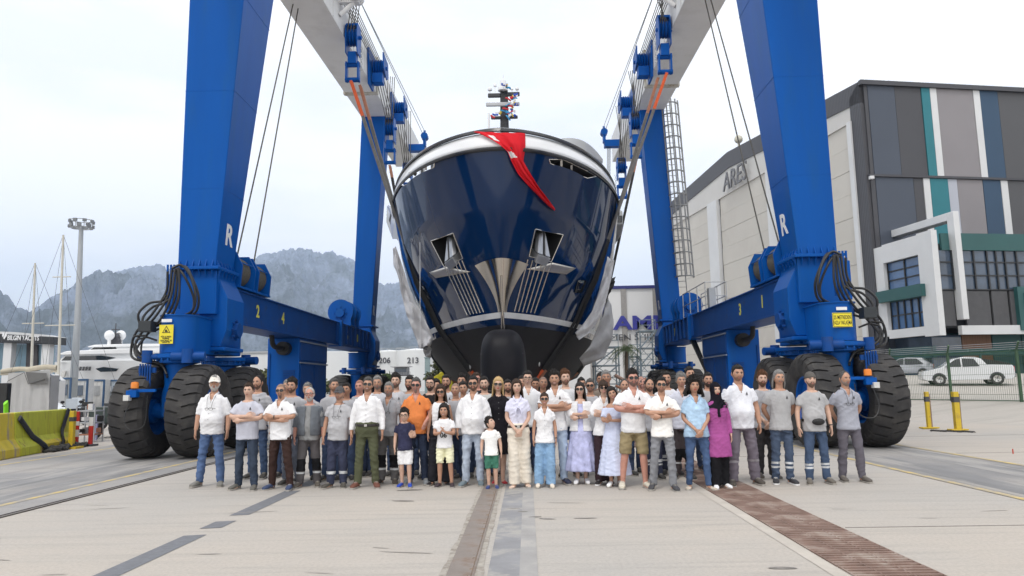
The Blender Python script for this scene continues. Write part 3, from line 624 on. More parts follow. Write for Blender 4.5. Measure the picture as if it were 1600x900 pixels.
    for k in range(5): vm.cyl((X(8.40+k*.06), 17.35, 2.25), (X(8.40+k*.06), 17.35, 1.7), .022, 8)
    vm.box((X(8.5), 17.42, 2.1), (.4, .06, .12)); vm.build('valve_bank', M_blue_d, hoist, True, 50)
    # beacon on its bracket between the tyres
    bo = 0 if s < 0 else -.30
    X = (lambda d, f=X, bo=bo: f(d+bo)); q = MB(); q.box((X(8.34), 16.95, 1.62), (.6, .07, .07)); q.box((X(8.56), 16.92, 1.55), (.24, .16, .16)); bk = q.build('beacon_bracket', M_blue, hoist, bevel=.008)
    MB().box((X(8.64), 16.85, 1.46), (.13, .16, .13)).build('lamp_housing', mat('white_housing', (.6, .6, .58), .5), bk, bevel=.01)
    MB().lathe([(.001, 1.68), (.085, 1.68), (.085, 1.78), (.07, 1.82), (.001, 1.83)], (X(8.52), 16.92, 0), 'z', 14).build('beacon', M_amber, bk, True, 50)
    h = MB(); h.tube(bez([(X(8.6), 16.9, 1.4), (X(8.66), 16.8, 1.0), (X(8.5), 16.75, .75), (X(8.25), 16.9, .85), (X(8.2), 16.9, 1.5)], 6), .012, 6); h.build('lamp_cable', M_hose, bk)
    X = lambda d: XC+s*d
    # signs on the swivel housing
    ky = YN-1.35; fx = X(8.06)
    sx0 = X(8.16) if s < 0 else X(8.02)
    wS, hS = (.34, .46) if s < 0 else (.46, .34); zc = 2.96 if s < 0 else 3.0
    sg = MB().box((sx0, ky-.485, zc), (wS, .012, hS)).build('warning_sign', M_sign, hoist)
    yf = ky-.4925
    if s < 0:
        tr = MB(); o_, i_ = .118, .085; cz = zc+.09
        P = lambda r: [(sx0+r*math.sin(a), cz+r*math.cos(a)) for a in (0, 2.094, 4.189)]
        po, pi_ = P(o_), P(i_); tr.add([(x, yf, z) for x, z in po+pi_], [(0, 1, 4, 3), (1, 2, 5, 4), (2, 0, 3, 5)])
        tr.add([(sx0-.04, yf, cz-.036), (sx0+.044, yf, cz-.036), (sx0+.024, yf, cz), (sx0-.008, yf, cz+.036), (sx0-.032, yf, cz+.008)], [(0, 1, 2, 3, 4)])
        tr.build('hazard_triangle', M_black, sg, fixn=False)
        for k, (t_, w_) in enumerate((('YÜK ALTINDA', .26), ('DURMAK', .17), ('TEHLİKELİ VE', .28), ('YASAKTIR', .21))):
            put_text('sign_lettering', t_, .05, (sx0, yf, zc-.055-k*.046), (1, 0, 0), (0, 0, 1), M_black, sg, depth=.002, width=w_, bold=.002)
    else:
        bd = MB()
        for (dx, dz, w_, h_) in ((0, .155, .44, .008), (0, -.155, .44, .008), (.217, 0, .008, .31), (-.217, 0, .008, .31)): bd.box((sx0+dx, yf, zc+dz), (w_, .003, h_))
        bd.build('sign_border', M_black, sg)
        for k, (t_, w_) in enumerate((('25 METREDEN', .40), ('FAZLA YAKLAŞMA', .43))):
            put_text('sign_lettering', t_, .13, (sx0, yf, zc+.06-k*.135), (1, 0, 0), (0, 0, 1), M_black, sg, depth=.002, width=w_, bold=.002)
    pn = MB().box((sx0, ky-.485, zc+hS/2+.10), (.25, .012, .075)).build('name_plate', M_letter, hoist)
    put_text('plate_lettering', '820 T', .06, (sx0, ky-.5525, zc+hS/2+.10), (1, 0, 0), (0, 0, 1), mat('blue_print', (.03, .06, .3), .6), pn, depth=.002) if False else None
# ---- caged ladder on the far right column and the railings on the right side beam
X = lambda d: XC+d
lad = MB(); ly = 38.3; lxz = lambda z: X(8.78)-(z-4.8)*.043
for zz in np.arange(6.5, 16.6, .3): lad.cyl((lxz(zz)-.22, ly, zz), (lxz(zz)+.22, ly, zz), .014, 6)
for dx in (-.22, .22): lad.bar((lxz(4.6)+dx, ly, 4.6), (lxz(16.8)+dx, ly, 16.8), .05, .02)
M_cage = mat('grey_cage_steel', (.22, .225, .23), .5, .4, .1, 6)
ld = lad.build('caged_ladder', M_cage, hoist)
for zz in np.arange(7.0, 16.7, .62):
    hp_ = MB(); a = np.linspace(math.pi, 2*math.pi, 11); hp_.tube([(lxz(zz)+.12+.52*math.cos(t), ly+.78*math.sin(t), zz) for t in a], .038, 6); hp_.build('cage_hoop', M_cage, ld, True, 60)
for t in np.linspace(math.pi*1.05, math.pi*1.95, 7):
    hp_ = MB(); hp_.bar((lxz(7)+.12+.52*math.cos(t), ly+.78*math.sin(t), 7.0), (lxz(16.5)+.12+.52*math.cos(t), ly+.78*math.sin(t), 16.5), .07, .025); hp_.build('cage_strap', M_cage, ld)
for (a, b_) in ((29.0, 33.2),):
    rl = MB()
    for yy in np.linspace(a, b_, 4): rl.cyl((X(7.62), yy, 4.4), (X(7.62), yy, 5.5), .022, 6); rl.cyl((X(8.45), yy, 4.4), (X(8.45), yy, 5.5), .022, 6)
    for zz in (4.95, 5.5):
        for dx in (7.62, 8.45): rl.cyl((X(dx), a, zz), (X(dx), b_, zz), .020, 6)
        rl.cyl((X(7.62), a, zz), (X(8.45), a, zz), .02, 6)
    rl.build('guard_rail', M_galv, hoist)
bx = MB(); bx.box((X(7.75), 28.6, 4.8), (.26, .35, .8)); bx.build('control_box', mat('grey_box', (.33, .35, .37), .5), hoist, bevel=.01)
cv = MB(); cv.bar((X(7.6), 31.7, 3.35), (X(7.6), 29.2, 1.9), .12); cv.bar((X(7.75), 31.9, 3.35), (X(7.75), 29.4, 1.6), .12); cv.build('cable_tray', M_hose, hoist)
# ================================================================ the motor yacht hanging in the hoist
XB = -0.75
ZK = [0.75, 1.1, 1.9, 2.9, 3.8, 4.7, 5.55, 7.0, 8.75]
KB = [.15, 1.6, 3.6, 4.2, 4.5, 4.62, 4.70, 4.80, 4.90]      # half beam amidships
KL = [20, 20, 20, 19, 18, 17, 15.5, 13.5, 12]
KP = [1.6, 1.8, 2.0, 2.1, 2.2, 2.15, 2.1, 2.15, 2.2]
KQ = [1.3, 1.15, 1.05, .92, .80, .73, .66, .59, .53]
KS = [26.0, 24.8, 24.2, 23.75, 23.35, 22.95, 22.55, 22.05, 21.75]   # where the stem stands
def hull_p(z): return [np.interp(z, ZK, k) for k in (KB, KL, KP, KQ, KS)]
def hb(y, z):
    B, Lh, p, q, s0 = hull_p(z); t = np.asarray(y, float)-s0
    u = np.clip(t/Lh, 0, 1); b = B*(1-(1-u)**p)**q
    return np.where(t < 0, -1, b)
def hull_hit(px, py, y0=20.5, y1=40):
    for Y in np.arange(y0, y1, .02):
        p = W(px, py, Y)
        if .8 < p[2] < 8.9 and abs(p[0]-XB) < hb(Y, min(p[2], 8.75)): return p
    return W(px, py, 28.)
def hull_n(p):
    x, y, z = p; e = .05; sg = 1 if x > XB else -1
    dy = (hb(y+e, z)-hb(y, z))/e; dz = (hb(y, z+e)-hb(y, z-e))/(2*e)
    n = V(sg, -float(dy), -float(dz)); return n/np.linalg.norm(n)
M_navy = mat('navy_gelcoat', (.0022, .0175, .064), .05, 0, .03, .4, spec=.33)
M_anti = mat('black_antifouling', (.007, .007, .010), .5, 0, .3, 1.2, .04, 15, spec=.18, dirt=(.016, .015, .018), dscale=1.0, dlo=.5, dhi=.75)
M_wl = mat('white_boot_stripe', (.62, .63, .64), .3)
M_gel = mat('white_gelcoat', (.80, .81, .82), .16, 0, .03, .5, coat=.3)
M_trim = mat('black_cap_rail', (.03, .031, .035), .2, 0, .3, .35)
M_chrome = mat('polished_stainless', (.62, .58, .53), .10, 1.0, .03, 1.5, .02, 3)
M_chrome_d = mat('brushed_stainless', (.55, .54, .52), .26, 1.0, .08, 4)
M_void = mat('dark_recess', (.012, .012, .013), .6)
M_glassd = mat('dark_glass', (.006, .007, .010), .04, 0, .1, 1, spec=.8)
M_grey_sup = mat('grey_superstructure', (.34, .35, .36), .3, 0, .05, 1)
yacht = thing('motor_yacht', (XB, 40, 0), 'dark blue motor yacht seen bow-on, hanging in the boat hoist', 'yacht')
zl = np.concatenate((np.linspace(.75, 1.1, 4), np.linspace(1.3, 3.52, 12), [3.72, 3.723, 3.90, 3.903], np.linspace(4.1, 5.55, 9), np.linspace(5.75, 8.75, 22)))
nt_ = 70; ft = np.linspace(0, 1, nt_)**1.9*1.0
rows = []
for z in zl:
    B, Lh, p, q, s0 = hull_p(z); tt = ft*Lh*1.0
    ys_ = np.concatenate((s0+tt, [s0+Lh+12, 82]))
    bb = hb(ys_, z); bb[0] = .012; bb = np.maximum(bb, .012)
    rows.append((bb, ys_))
hv = []; m_ = len(rows[0][1])
for (bb, ys_), z in zip(rows, zl):
    left = np.stack((XB-bb[::-1], ys_[::-1], np.full(m_, z)), 1); right = np.stack((XB+bb, ys_, np.full(m_, z)), 1)
    hv.append(np.concatenate((left, right)))
K = 2*m_; hm_ = MB(); fs = []; mi = []
for i in range(len(zl)-1):
    zc = (zl[i]+zl[i+1])/2; k_ = 1 if zc < 3.56 else (2 if 3.723 < zc < 3.903 else 0)
    for a in range(K): fs.append((i*K+a, i*K+(a+1) % K, (i+1)*K+(a+1) % K, (i+1)*K+a)); mi.append(k_)
fs.append(tuple(range(K-1, -1, -1))); mi.append(1); fs.append(tuple(range((len(zl)-1)*K, len(zl)*K))); mi.append(0)
hm_.add(np.concatenate(hv), fs); hm_.m = mi
hull = hm_.build('hull', [M_navy, M_anti, M_wl, M_void], yacht, True, 28)
# ---- cut the anchor pockets and mooring openings out of the hull
POCK = {-1: [(674, 376.5), (708.7, 364), (723.8, 404), (694.4, 416.4)], 1: [(835.8, 357.8), (879.3, 366.7), (860.7, 409.3), (826, 400.4)]}
MOOR = {-1: [(621, 289), (632, 291), (679, 262), (680, 252.5), (663, 257.5), (640, 270)], 1: [(857, 249.5), (878, 249.5), (894, 256.5), (917, 268), (931, 276), (917, 279), (859, 256)]}
def cutter(pts, din, dout):
    P = [hull_hit(*p) for p in pts]; n = sum(hull_n(p) for p in P)
    if dout == .61: n[2] = .25*np.linalg.norm(n)
    n = n/np.linalg.norm(n); k = len(P)
    c = MB(); c.loft([[p-n*din for p in P], [p+n*dout for p in P]]); o = c.build('cutter', [M_void])
    return o, P, n
cuts = {}
for s in (-1, 1):
    for nm, pts, din in (('pocket', POCK[s], .75), ('moor', MOOR[s], .5)):
        o, P, n = cutter(pts, din, .6 if nm == 'pocket' else .61); cuts[nm, s] = (P, n)
        md = hull.modifiers.new('cut', 'BOOLEAN'); md.object = o; md.operation = 'DIFFERENCE'; md.solver = 'EXACT'; md.material_mode = 'TRANSFER'
bpy.context.view_layer.update()
me_new = bpy.data.meshes.new_from_object(hull.evaluated_get(bpy.context.evaluated_depsgraph_get()))
cl = [m.object for m in hull.modifiers]; hull.modifiers.clear(); hull.data = me_new
for o in cl: bpy.data.objects.remove(o)
def frame_on(P, n, name, r=.035, m=M_chrome, parent=hull):
    f = MB(); k = len(P); P = [p+n*.02 for p in P]
    for i in range(k): f.bar(P[i], P[(i+1) % k], r*2, r*1.6)
    f.build(name, m, parent, bevel=.008)
M_pad = mat('grey_anchor_steel', (.42, .43, .45), .35, .7, .1, 3)
for s in (-1, 1):
    P, n = cuts['pocket', s]; frame_on(P, n, 'pocket_frame', .016)
    P = [np.array(p) for p in P]; c = sum(P)/4
    dn = (P[2]+P[3])/2-(P[0]+P[1])/2; dn /= np.linalg.norm(dn); ac = np.cross(dn, n)
    an = MB()
    def ap(a, d, o): return c+ac*a+dn*d+n*o
    # crown plate, two flukes and shank of the stowed anchor
    an.hexa([ap(-.34, .42, -.3), ap(.34, .42, -.3), ap(.30, .62, .10), ap(-.30, .62, .10), ap(-.36, .20, -.30), ap(.36, .20, -.30), ap(.34, .34, .16), ap(-.34, .34, .16)])
    for q in (-1, 1): an.hexa([ap(q*.08, .25, -.05), ap(q*.36, .25, -.05), ap(q*.34, .30, .12), ap(q*.08, .30, .12), ap(q*.06, -.42, -.30), ap(q*.22, -.30, -.30), ap(q*.2, -.28, -.2), ap(q*.06, -.42, -.2)])
    an.hexa([ap(-.09, .3, -.35), ap(.09, .3, -.35), ap(.09, .3, -.15), ap(-.09, .3, -.15), ap(-.07, -.55, -.5), ap(.07, -.55, -.5), ap(.07, -.55, -.35), ap(-.07, -.55, -.35)])
    an.build('anchor', M_pad, yacht, bevel=.012)
    P, n = cuts['moor', s]; frame_on(P, n, 'fairlead_frame', .016)
    st = MB()
    mids = [(646, 273, 644, 268), (662, 266, 662, 257.5)] if s < 0 else [(880, 263, 880, 250), (896, 270, 896, 257)]
    for (a, b_, c_, d_) in mids:
        p = hull_hit(a, b_); q = hull_hit(c_, d_); st.bar(p-hull_n(p)*.08, q-hull_n(q)*.08, .07, .12)
        p2 = p-hull_n(p)*.35; st.cyl(p2-V(0, 0, .1), p2+V(0, 0, .28), .07, 12); st.cyl(p2+V(0, 0, .28), p2+V(0, 0, .31), .11, 12)
    st.build('fairlead_post', M_chrome_d, hull, True, 40)
def hull_plate(pts, off=.03, name='plate', m=M_chrome, parent=hull, sub=6):
    """plate bent to the hull: a quad or polygon given in photo pixels, refined and laid on the surface"""
    P = np.array(pts, float); q = MB()
    if len(P) == 4:
        g = []
        for i in range(sub+1):
            for j in range(sub+1):
                u, v = i/sub, j/sub; c = (P[0]*(1-u)+P[1]*u)*(1-v)+(P[3]*(1-u)+P[2]*u)*v
                h = hull_hit(*c); g.append(h+hull_n(h)*off)
        q.add(g, [(i*(sub+1)+j, (i+1)*(sub+1)+j, (i+1)*(sub+1)+j+1, i*(sub+1)+j+1) for i in range(sub) for j in range(sub)])
    o = q.build(name, m, parent, True, 60)
    sd = o.modifiers.new('solid', 'SOLIDIFY'); sd.thickness = .012; sd.offset = 0
    return o
for s in (-1, 1):
    # stainless rub ribs under the anchors
    for i in range(6):
        a, b_ = ((696+5.3*i, 415.5-1.8*i), (731+5.1*i, 492-.9*i)) if s < 0 else ((824+7.3*i, 405+1.0*i), (803+6.2*i, 486+.6*i))
        pts = []
        for t in np.linspace(0, 1, 9):
            h = hull_hit(a[0]+(b_[0]-a[0])*t, a[1]+(b_[1]-a[1])*t); pts.append(h+hull_n(h)*.022)
        MB().tube(pts, .028, 8).build('rub_rib', M_chrome_d, hull, True, 60)
    hull_plate([(672, 425), (698, 416.5), (736, 424), (682, 434)] if s < 0 else [(822, 420), (862, 410), (899, 418.5), (884, 428)], name='guard_plate', m=mat('satin_stainless', (.72, .67, .60), .38, 1.0, .05, 2))
    hull_plate([(653.5, 446.5), (662.5, 446.5), (673, 466.5), (667, 468)] if s < 0 else [(902.4, 437.4), (915.8, 437.8), (907.8, 457), (896.5, 457)],   .03, 'hull_window', M_glassd, sub=3)
# polished stem guard
sg = MB(); nz_, nx_ = 26, 17; g = []
for i in range(nz_):
    f = i/(nz_-1); z = 3.90+f*1.62
    for j in range(nx_):
        t = (j/(nx_-1)*2-1); w = .14+.70*f**1.6; zz = z-.10*f*t*t*1.2
        B, Lh, p, q, s0 = hull_p(zz); x = t*w
        u = 1-(1-min(1, abs(x)/B)**(1/q))**(1/p); y = s0+u*Lh
        g.append((XB+x*1.02, y-.022, zz))
sg.add(g, [(i*nx_+j, i*nx_+j+1, (i+1)*nx_+j+1, (i+1)*nx_+j) for i in range(nz_-1) for j in range(nx_-1)])
so = sg.build('stem_guard', M_chrome, hull, True, 60, fixn=False)
tb_ = MB(); tb_.tube([(XB, hull_p(z)[4]-.03, z) for z in np.linspace(3.3, 5.0, 14)], [.06]*5+[.035]*9, 10); tb_.build('stem_bar', M_chrome, hull, True, 60)
# bulbous bow
bl = MB(); rings = []; an_ = np.linspace(0, 2*math.pi, 36, endpoint=False)
for y, w, zc, h in ((21.95, .02, 2.35, .02), (21.98, .30, 2.3, .42), (22.08, .50, 2.25, .72), (22.3, .65, 2.2, .98), (22.7, .73, 2.15, 1.16), (23.3, .76, 2.08, 1.26), (24.2, .78, 2.0, 1.28), (25.5, .80, 1.85, 1.10), (27., .70, 1.6, .8)):
    ca, sa = np.cos(an_), np.sin(an_); e = .62
    rings.append(np.stack((XB+.93*w*np.sign(ca)*abs(ca)**e, np.full(36, y), zc+h*np.sign(sa)*abs(sa)**e), 1))
bl.loft(rings); bulb = bl.build('bulbous_bow', M_anti, yacht, True, 50)
for zz in (2.55, 1.95, 1.45):
    MB().tube([(XB+x, 22.62-.42*(1-(x/.73)**4)-.02, zz-.02*(1-(x/.7)**2)) for x in np.linspace(-.66, .66, 15)], .012, 6).build('bulb_seam', mat('bulb_seam_grey', (.09, .09, .10), .5), bulb)
for (px, py) in ((735, 572), (817, 558), (842, 568)):
    h = hull_hit(px, py); n = hull_n(h); MB().ell(h+n*.01, (.035, .035, .11), 10, 6).build('anode', mat('zinc_anode', (.5, .5, .5), .5), hull, True)
# ---- white bulwark, cap rail
def ringline(z, off=0., ya=None):
    ts = np.concatenate((np.linspace(0, 1, 46)**1.9*12, [20, 40])); B, Lh, p, q, s0 = hull_p(8.75)
    bb = hb(s0+ts, 8.75); return np.stack((bb+off, s0-off+ts, np.full(len(ts), z)), 1)
def band(levels, name, m, parent, thick=.03):
    b = MB(); k = None; g = []
    for (z, off) in levels:
        r = ringline(z, off); full = np.concatenate((r[::-1]*V(-1, 1, 1), r[1:])); full[:, 0] += XB; k = len(full); g.append(full)
    b.add(np.concatenate(g), [(i*k+j, i*k+j+1, (i+1)*k+j+1, (i+1)*k+j) for i in range(len(levels)-1) for j in range(k-1)])
    o = b.build(name, m, parent, True, 30, fixn=False); sd = o.modifiers.new('solid', 'SOLIDIFY'); sd.thickness = thick; sd.offset = -1
    return o
band([(8.70, .035), (8.80, .04), (8.83, .02)], 'rubbing_strake', M_trim, yacht)
band([(8.83, .02), (8.95, .0), (9.15, -.05), (9.33, -.12)], 'bulwark', M_gel, yacht, .06)
band([(9.33, -.08), (9.36, -.06), (9.46, -.10), (9.50, -.16)], 'cap_rail', M_trim, yacht, .12)
# ---- superstructure that shows above and beside the bow
def shell(prof, y0, y1, name, m, n=24, e=.5):
    b = MB(); rings = []
    for (y, w, z0, z1) in prof:
        a = np.linspace(0, math.pi, n); ca, sa = np.cos(a), np.sin(a)
        top = np.stack((XB+w*np.sign(ca)*abs(ca)**e, np.full(n, y), z0+(z1-z0)*abs(sa)**e), 1)
        rings.append(np.concatenate((top, [[XB-w, y, z0-.5], [XB+w, y, z0-.5]])))
    b.loft(rings); return b.build(name, m, yacht, True, 40)
shell([(31, 2.0, 8.8, 9.9), (33, 3.6, 8.8, 10.6), (36, 4.2, 8.8, 11.0), (60, 4.2, 8.8, 11.2)], 0, 0, 'deckhouse', M_gel)
shell([(39, 2.2, 11.0, 12.2), (41, 3.2, 11.0, 13.0), (52, 3.4, 11, 13.2)], 0, 0, 'wheelhouse', M_glassd)
for s in (-1, 1):                                         # overhanging side wings of the upper deck and their grey fairings
    w = MB(); w.prism([(34.5, 8.55), (33.6, 8.9), (33.7, 9.55), (36, 10.35), (50, 10.4), (50, 8.5)], 'x', XB+s*4.65, XB+s*5.35); wo = w.build('side_wing', M_grey_sup, yacht, bevel=.05)
    w = MB(); w.box((XB+s*5.05, 33.62, 9.15), (.5, .12, .30)); w.build('wing_window', M_glassd, wo)
fr = MB(); rings = []
for f in np.linspace(0, 1, 14):                           # grey fairing over the starboard bow
    px = 868+f*74; py = 211+30*f**1.6; h = 4+16*math.sin(math.pi*min(1, f*1.02))**.8*(.4+.6*f)
    p = W(px, py+12, 31+f*2.5); q = W(px, py+12-h, 31.6+f*2.5); rings.append([p, q, q+V(0, 1.5, 0), p+V(0, 1.5, 0)])
fr.loft(rings); fr.build('deck_fairing', M_grey_sup, yacht, True, 50)
for s in (-1, 1):                                         # open side doors swung out from the hull
    d = MB()
    if s > 0: P = [W(945, 305, 30.5), W(951, 300, 31.5), W(958, 330, 32.5), W(955, 358, 32.5), W(950, 362, 31.5), W(946, 345, 30.6)]
    else: P = [W(611, 322, 30.4), W(607, 320, 31.5), W(606, 345, 32.5), W(616, 372, 32.5), W(627, 372, 31.), W(619, 345, 30.5)]
    d.loft([P, [p+V(s*.12, .25, 0) for p in P]]); d.build('side_hatch', M_gel, yacht, bevel=.02)
    d = MB(); P2 = [p*.72+sum(P)/6*.28+V(0, -.06, 0) for p in P]; d.loft([P2, [p+V(0, .05, 0) for p in P2]]); d.build('hatch_opening', M_void, yacht)
# ---- mast with its radar bars and dressing flags
MY = 36.0; mz0 = W(787, 204, MY)[2]; mx0 = W(787, 180, MY)[0]
def mp_(px, py, dy=0): return W(px, py, MY+dy)
mst = MB(); a = mp_(780, 204); b_ = mp_(796, 204); c = mp_(793.5, 142); d = mp_(781.5, 142)
mst.hexa([a+V(0, 0, -4), b_+V(0, 0, -4), b_+V(0, .7, -4), a+V(0, .7, -4), d, c, c+V(0, .5, 0), d+V(0, .5, 0)]); mast = mst.build('mast', mat('black_mast', (.012, .013, .017), .25), yacht, bevel=.03)
for (xa, xb_, y0, y1, mm_) in ((762, 782, 144, 151, M_trim), (792, 812, 142, 149, M_trim), (759, 812, 158.5, 164, mat('grey_radar_bar', (.45, .46, .48), .4)), (767, 782, 180, 185, M_trim), (793, 809, 179, 184, M_trim)):
    p = mp_(xa, y0, -.2); q = mp_(xb_, y1, -.2); MB().box(((p[0]+q[0])/2, MY-.05, (p[2]+q[2])/2), (abs(q[0]-p[0]), .16, abs(p[2]-q[2])*.85)).build('radar_bar', mm_, mast, bevel=.04)
q = MB(); p = mp_(786, 134); q.cyl(p-V(0, 0, .25), p+V(0, 0, .25), .16, 16); q.cyl(p+V(0, 0, .25), mp_(786.5, 117), .02, 6); q.cyl(mp_(786, 142), mp_(786, 138), .26, 16); q.build('mast_head', M_gel, mast, True, 40)
for (px, py, r) in ((765.5, 140, .10), (773.5, 133.5, .07), (808, 139, .08), (800, 139, .06)):
    q = MB(); p = mp_(px, py); q.cyl(p-V(0, 0, .35), p, .018, 6); q.lathe([(.001, -.06), (r*1.1, -.05), (r*1.2, .03), (r*.6, .09), (.001, .1)], p, 'z', 12); q.build('antenna', M_gel, mast, True, 40)
q = MB(); p = mp_(764, 198); q.cyl(p-V(0, 0, 1), mp_(763.5, 177), .05, 8); q.build('white_antenna', M_gel, mast, True, 40)
FC = [(.55, .02, .03), (.02, .07, .4), (.75, .75, .75), (.7, .5, .05), (.03, .25, .5)]
FM = [mat('bunting_%s' % k, c, .8) for k, c in zip(('red', 'blue', 'white', 'yellow', 'sky'), FC)]
random.seed(5)
for k in range(30):
    t = k/29
    if k < 20: px, py = 793+random.uniform(-1, 14), 150+t*50+random.uniform(-4, 4)
    elif k < 26: px, py = 770+(k-20)*4.0, 181-(k-20)*2+random.uniform(-1.5, 1.5)
    else: px, py = 788+(k-26)*2.0, 131+(k-26)*1.6+random.uniform(-1.5, 1.5)
    p = mp_(px, py, -.5); w = random.uniform(.07, .17); h = random.uniform(.06, .14); tilt = random.uniform(-1, 1)
    q = MB(); g = []
    for i in range(4):
        for j in range(3):
            u, v = i/3-.5, j/2-.5; x = u*w*2*math.cos(tilt)-v*h*math.sin(tilt); z = u*w*2*math.sin(tilt)+v*h*math.cos(tilt)
            g.append(p+V(x, .06*math.sin(u*6+k), z))
    q.add(g, [(i*3+j, (i+1)*3+j, (i+1)*3+j+1, i*3+j+1) for i in range(3) for j in range(2)])
    o = q.build('signal_flag', FM[k % 5], mast, True, 80); o.modifiers.new('solid', 'SOLIDIFY').thickness = .012
# ---- red flag draped over the bow
M_red = mat('red_flag_cloth', (.62, .012, .022), .75, 0, .06, 3, .15, 60, spec=.2)
M_flagw = mat('white_flag_cloth', (.72, .70, .70), .75)
Lc = [(739, 207), (752, 211.5), (768, 220), (782, 229.5), (793, 239), (799, 254), (809, 273), (824, 290), (840, 306), (855, 321), (866, 328.5)]
Rc = [(820.5, 209.5), (820.8, 217), (821, 226), (821, 235), (819, 244), (818, 252), (825, 265), (833, 280), (842, 296), (854, 312), (867.5, 329.5)]
def surf(px, py):                                     # the bow's skin including the bulwark above the hull
    for Y in np.arange(21.0, 30, .02):
        p = W(px, py, Y); z = p[2]
        if z > 8.75: ok = z < 9.5 and abs(p[0]-XB) < hb(Y-.0-max(0, (z-8.9)*.25), 8.75)
        else: ok = abs(p[0]-XB) < hb(Y, z)
        if ok: return p
    return W(px, py, 22.2)
nu_ = 30; nv_ = 48; g = []; tl = np.linspace(0, 1, len(Lc))
for i in range(nv_+1):
    v = i/nv_; l = V(np.interp(v, tl, [c[0] for c in Lc]), np.interp(v, tl, [c[1] for c in Lc])); r = V(np.interp(v, tl, [c[0] for c in Rc]), np.interp(v, tl, [c[1] for c in Rc]))
    for j in range(nu_+1):
        u = j/nu_; c = l*(1-u)+r*u; p = surf(*c)
        fold = .035*math.sin(u*9+v*6)+.05*math.sin(u*15-v*9)*v+.03*math.sin(u*23+v*4)
        g.append(p+V(0, -(.07+.05*v+fold*(.6+v)), .02*math.sin(u*12+v*9)*v))
fg = MB(); fg.add(g, [(i*(nu_+1)+j, i*(nu_+1)+j+1, (i+1)*(nu_+1)+j+1, (i+1)*(nu_+1)+j) for i in range(nv_) for j in range(nu_)])
G_ = np.array(g).reshape(nv_+1, nu_+1, 3)
for fi in range(len(fg.f)):
    i, j = divmod(fi, nu_); u = j/nu_; v = i/nv_
    cx, cy = (u-.30)*3.2, (v-.075)*14
    if (.10 < v < .20 and .06+(.20-v)*.5 < u < .24-(v-.1)*.2) or (.36 < v < .45 and .02 < u < .34+(v-.36)*2.2 and .2+(v-.36)*4 > u*.9): fg.m[fi] = 1
fo = fg.build('flag', [M_red, M_flagw], None, True, 80, fixn=False); sd = fo.modifiers.new('solid', 'SOLIDIFY'); sd.thickness = .012
ss = fo.modifiers.new('sub', 'SUBSURF'); ss.levels = 1; ss.render_levels = 1
tag(fo, 'red flag with white emblem draped over the yacht bow', 'flag')
# ---- slings, their padding and the white protective sheets
M_slg = mat('grey_sling', (.13, .125, .12), .85, 0, .15, 6, .3, 80); M_slo = mat('orange_sling', (.60, .10, .03), .85, 0, .15, 6, .3, 80); M_slk = mat('black_sling_sleeve', (.02, .02, .021), .8, 0, .3, 5, .3, 50); M_slb = mat('brown_sling', (.34, .16, .10), .85, 0, .15, 6)
def sling(Ys, zblk, dxb, name, wdt=.26, off=0.02, mats_=(M_slo, M_slg, M_slk), ztop_contact=5.6):
    path = []
    for s in (-1, 1):
        zc = np.concatenate((np.linspace(ztop_contact, 1.5, 14), [1.2, .98, .80]))
        side = [V(XB+s*(float(hb(Ys, z))+off), Ys, z) for z in zc]
        a = V(XC+s*dxb, Ys, zblk); side = [a*(1-t)+side[0]*t for t in np.linspace(0, 1, 12)[:-1]]+side
        path.append(side)
    full = path[0]+[V(XB, Ys, .72)]+path[1][::-1]; n_ = len(full); full = np.array(full)
    tg = np.gradient(full, axis=0); tg /= np.linalg.norm(tg, axis=1)[:, None]; nn = np.cross(tg, V(0, 1, 0))
    q = MB(); tk = .055; rings = [[full[i]+V(0, -wdt/2, 0)-nn[i]*tk, full[i]+V(0, wdt/2, 0)-nn[i]*tk, full[i]+V(0, wdt/2, 0)+nn[i]*tk, full[i]+V(0, -wdt/2, 0)+nn[i]*tk] for i in range(n_)]
    q.loft(rings)
    for fi in range(len(q.f)):
        i = min(fi//4, n_-2); z = (full[i][2]+full[min(i+1, n_-1)][2])/2
        q.m[fi] = 0 if (z > 12.2 or z < 2.2) else (1 if z > 6.8 else 2)
    return q.build(name, list(mats_), None, True, 40)
k = 0
for (Ys, zb, dx, lab, m3) in ((28.0, zt(28.2)-1.9, 6.28, 'nearer lifting sling with orange ends running under the bow', (M_slo, M_slg, M_slk)), (28.45, zt(28.2)-1.9, 6.02, 'brown lifting sling lying just behind the nearest orange sling', (M_slb, M_slg, M_slk)), (36.2, zt(36.2)-3.2, 6.25, 'far lifting sling behind the bow sling, beside the far columns', (M_slb, M_slk, M_slk))):
    o = sling(Ys, zb, dx, 'lifting_sling', m3 and .30, .03+.0*k, m3); tag(o, lab, 'sling', 'lifting slings under the yacht'); k += 1
M_sheet = mat('white_protective_sheet', (.60, .60, .62), .8, 0, .06, 2, .25, 12); M_pad2 = mat('grey_foam_pad', (.40, .40, .41), .8, 0, .1, 3, .2, 10)
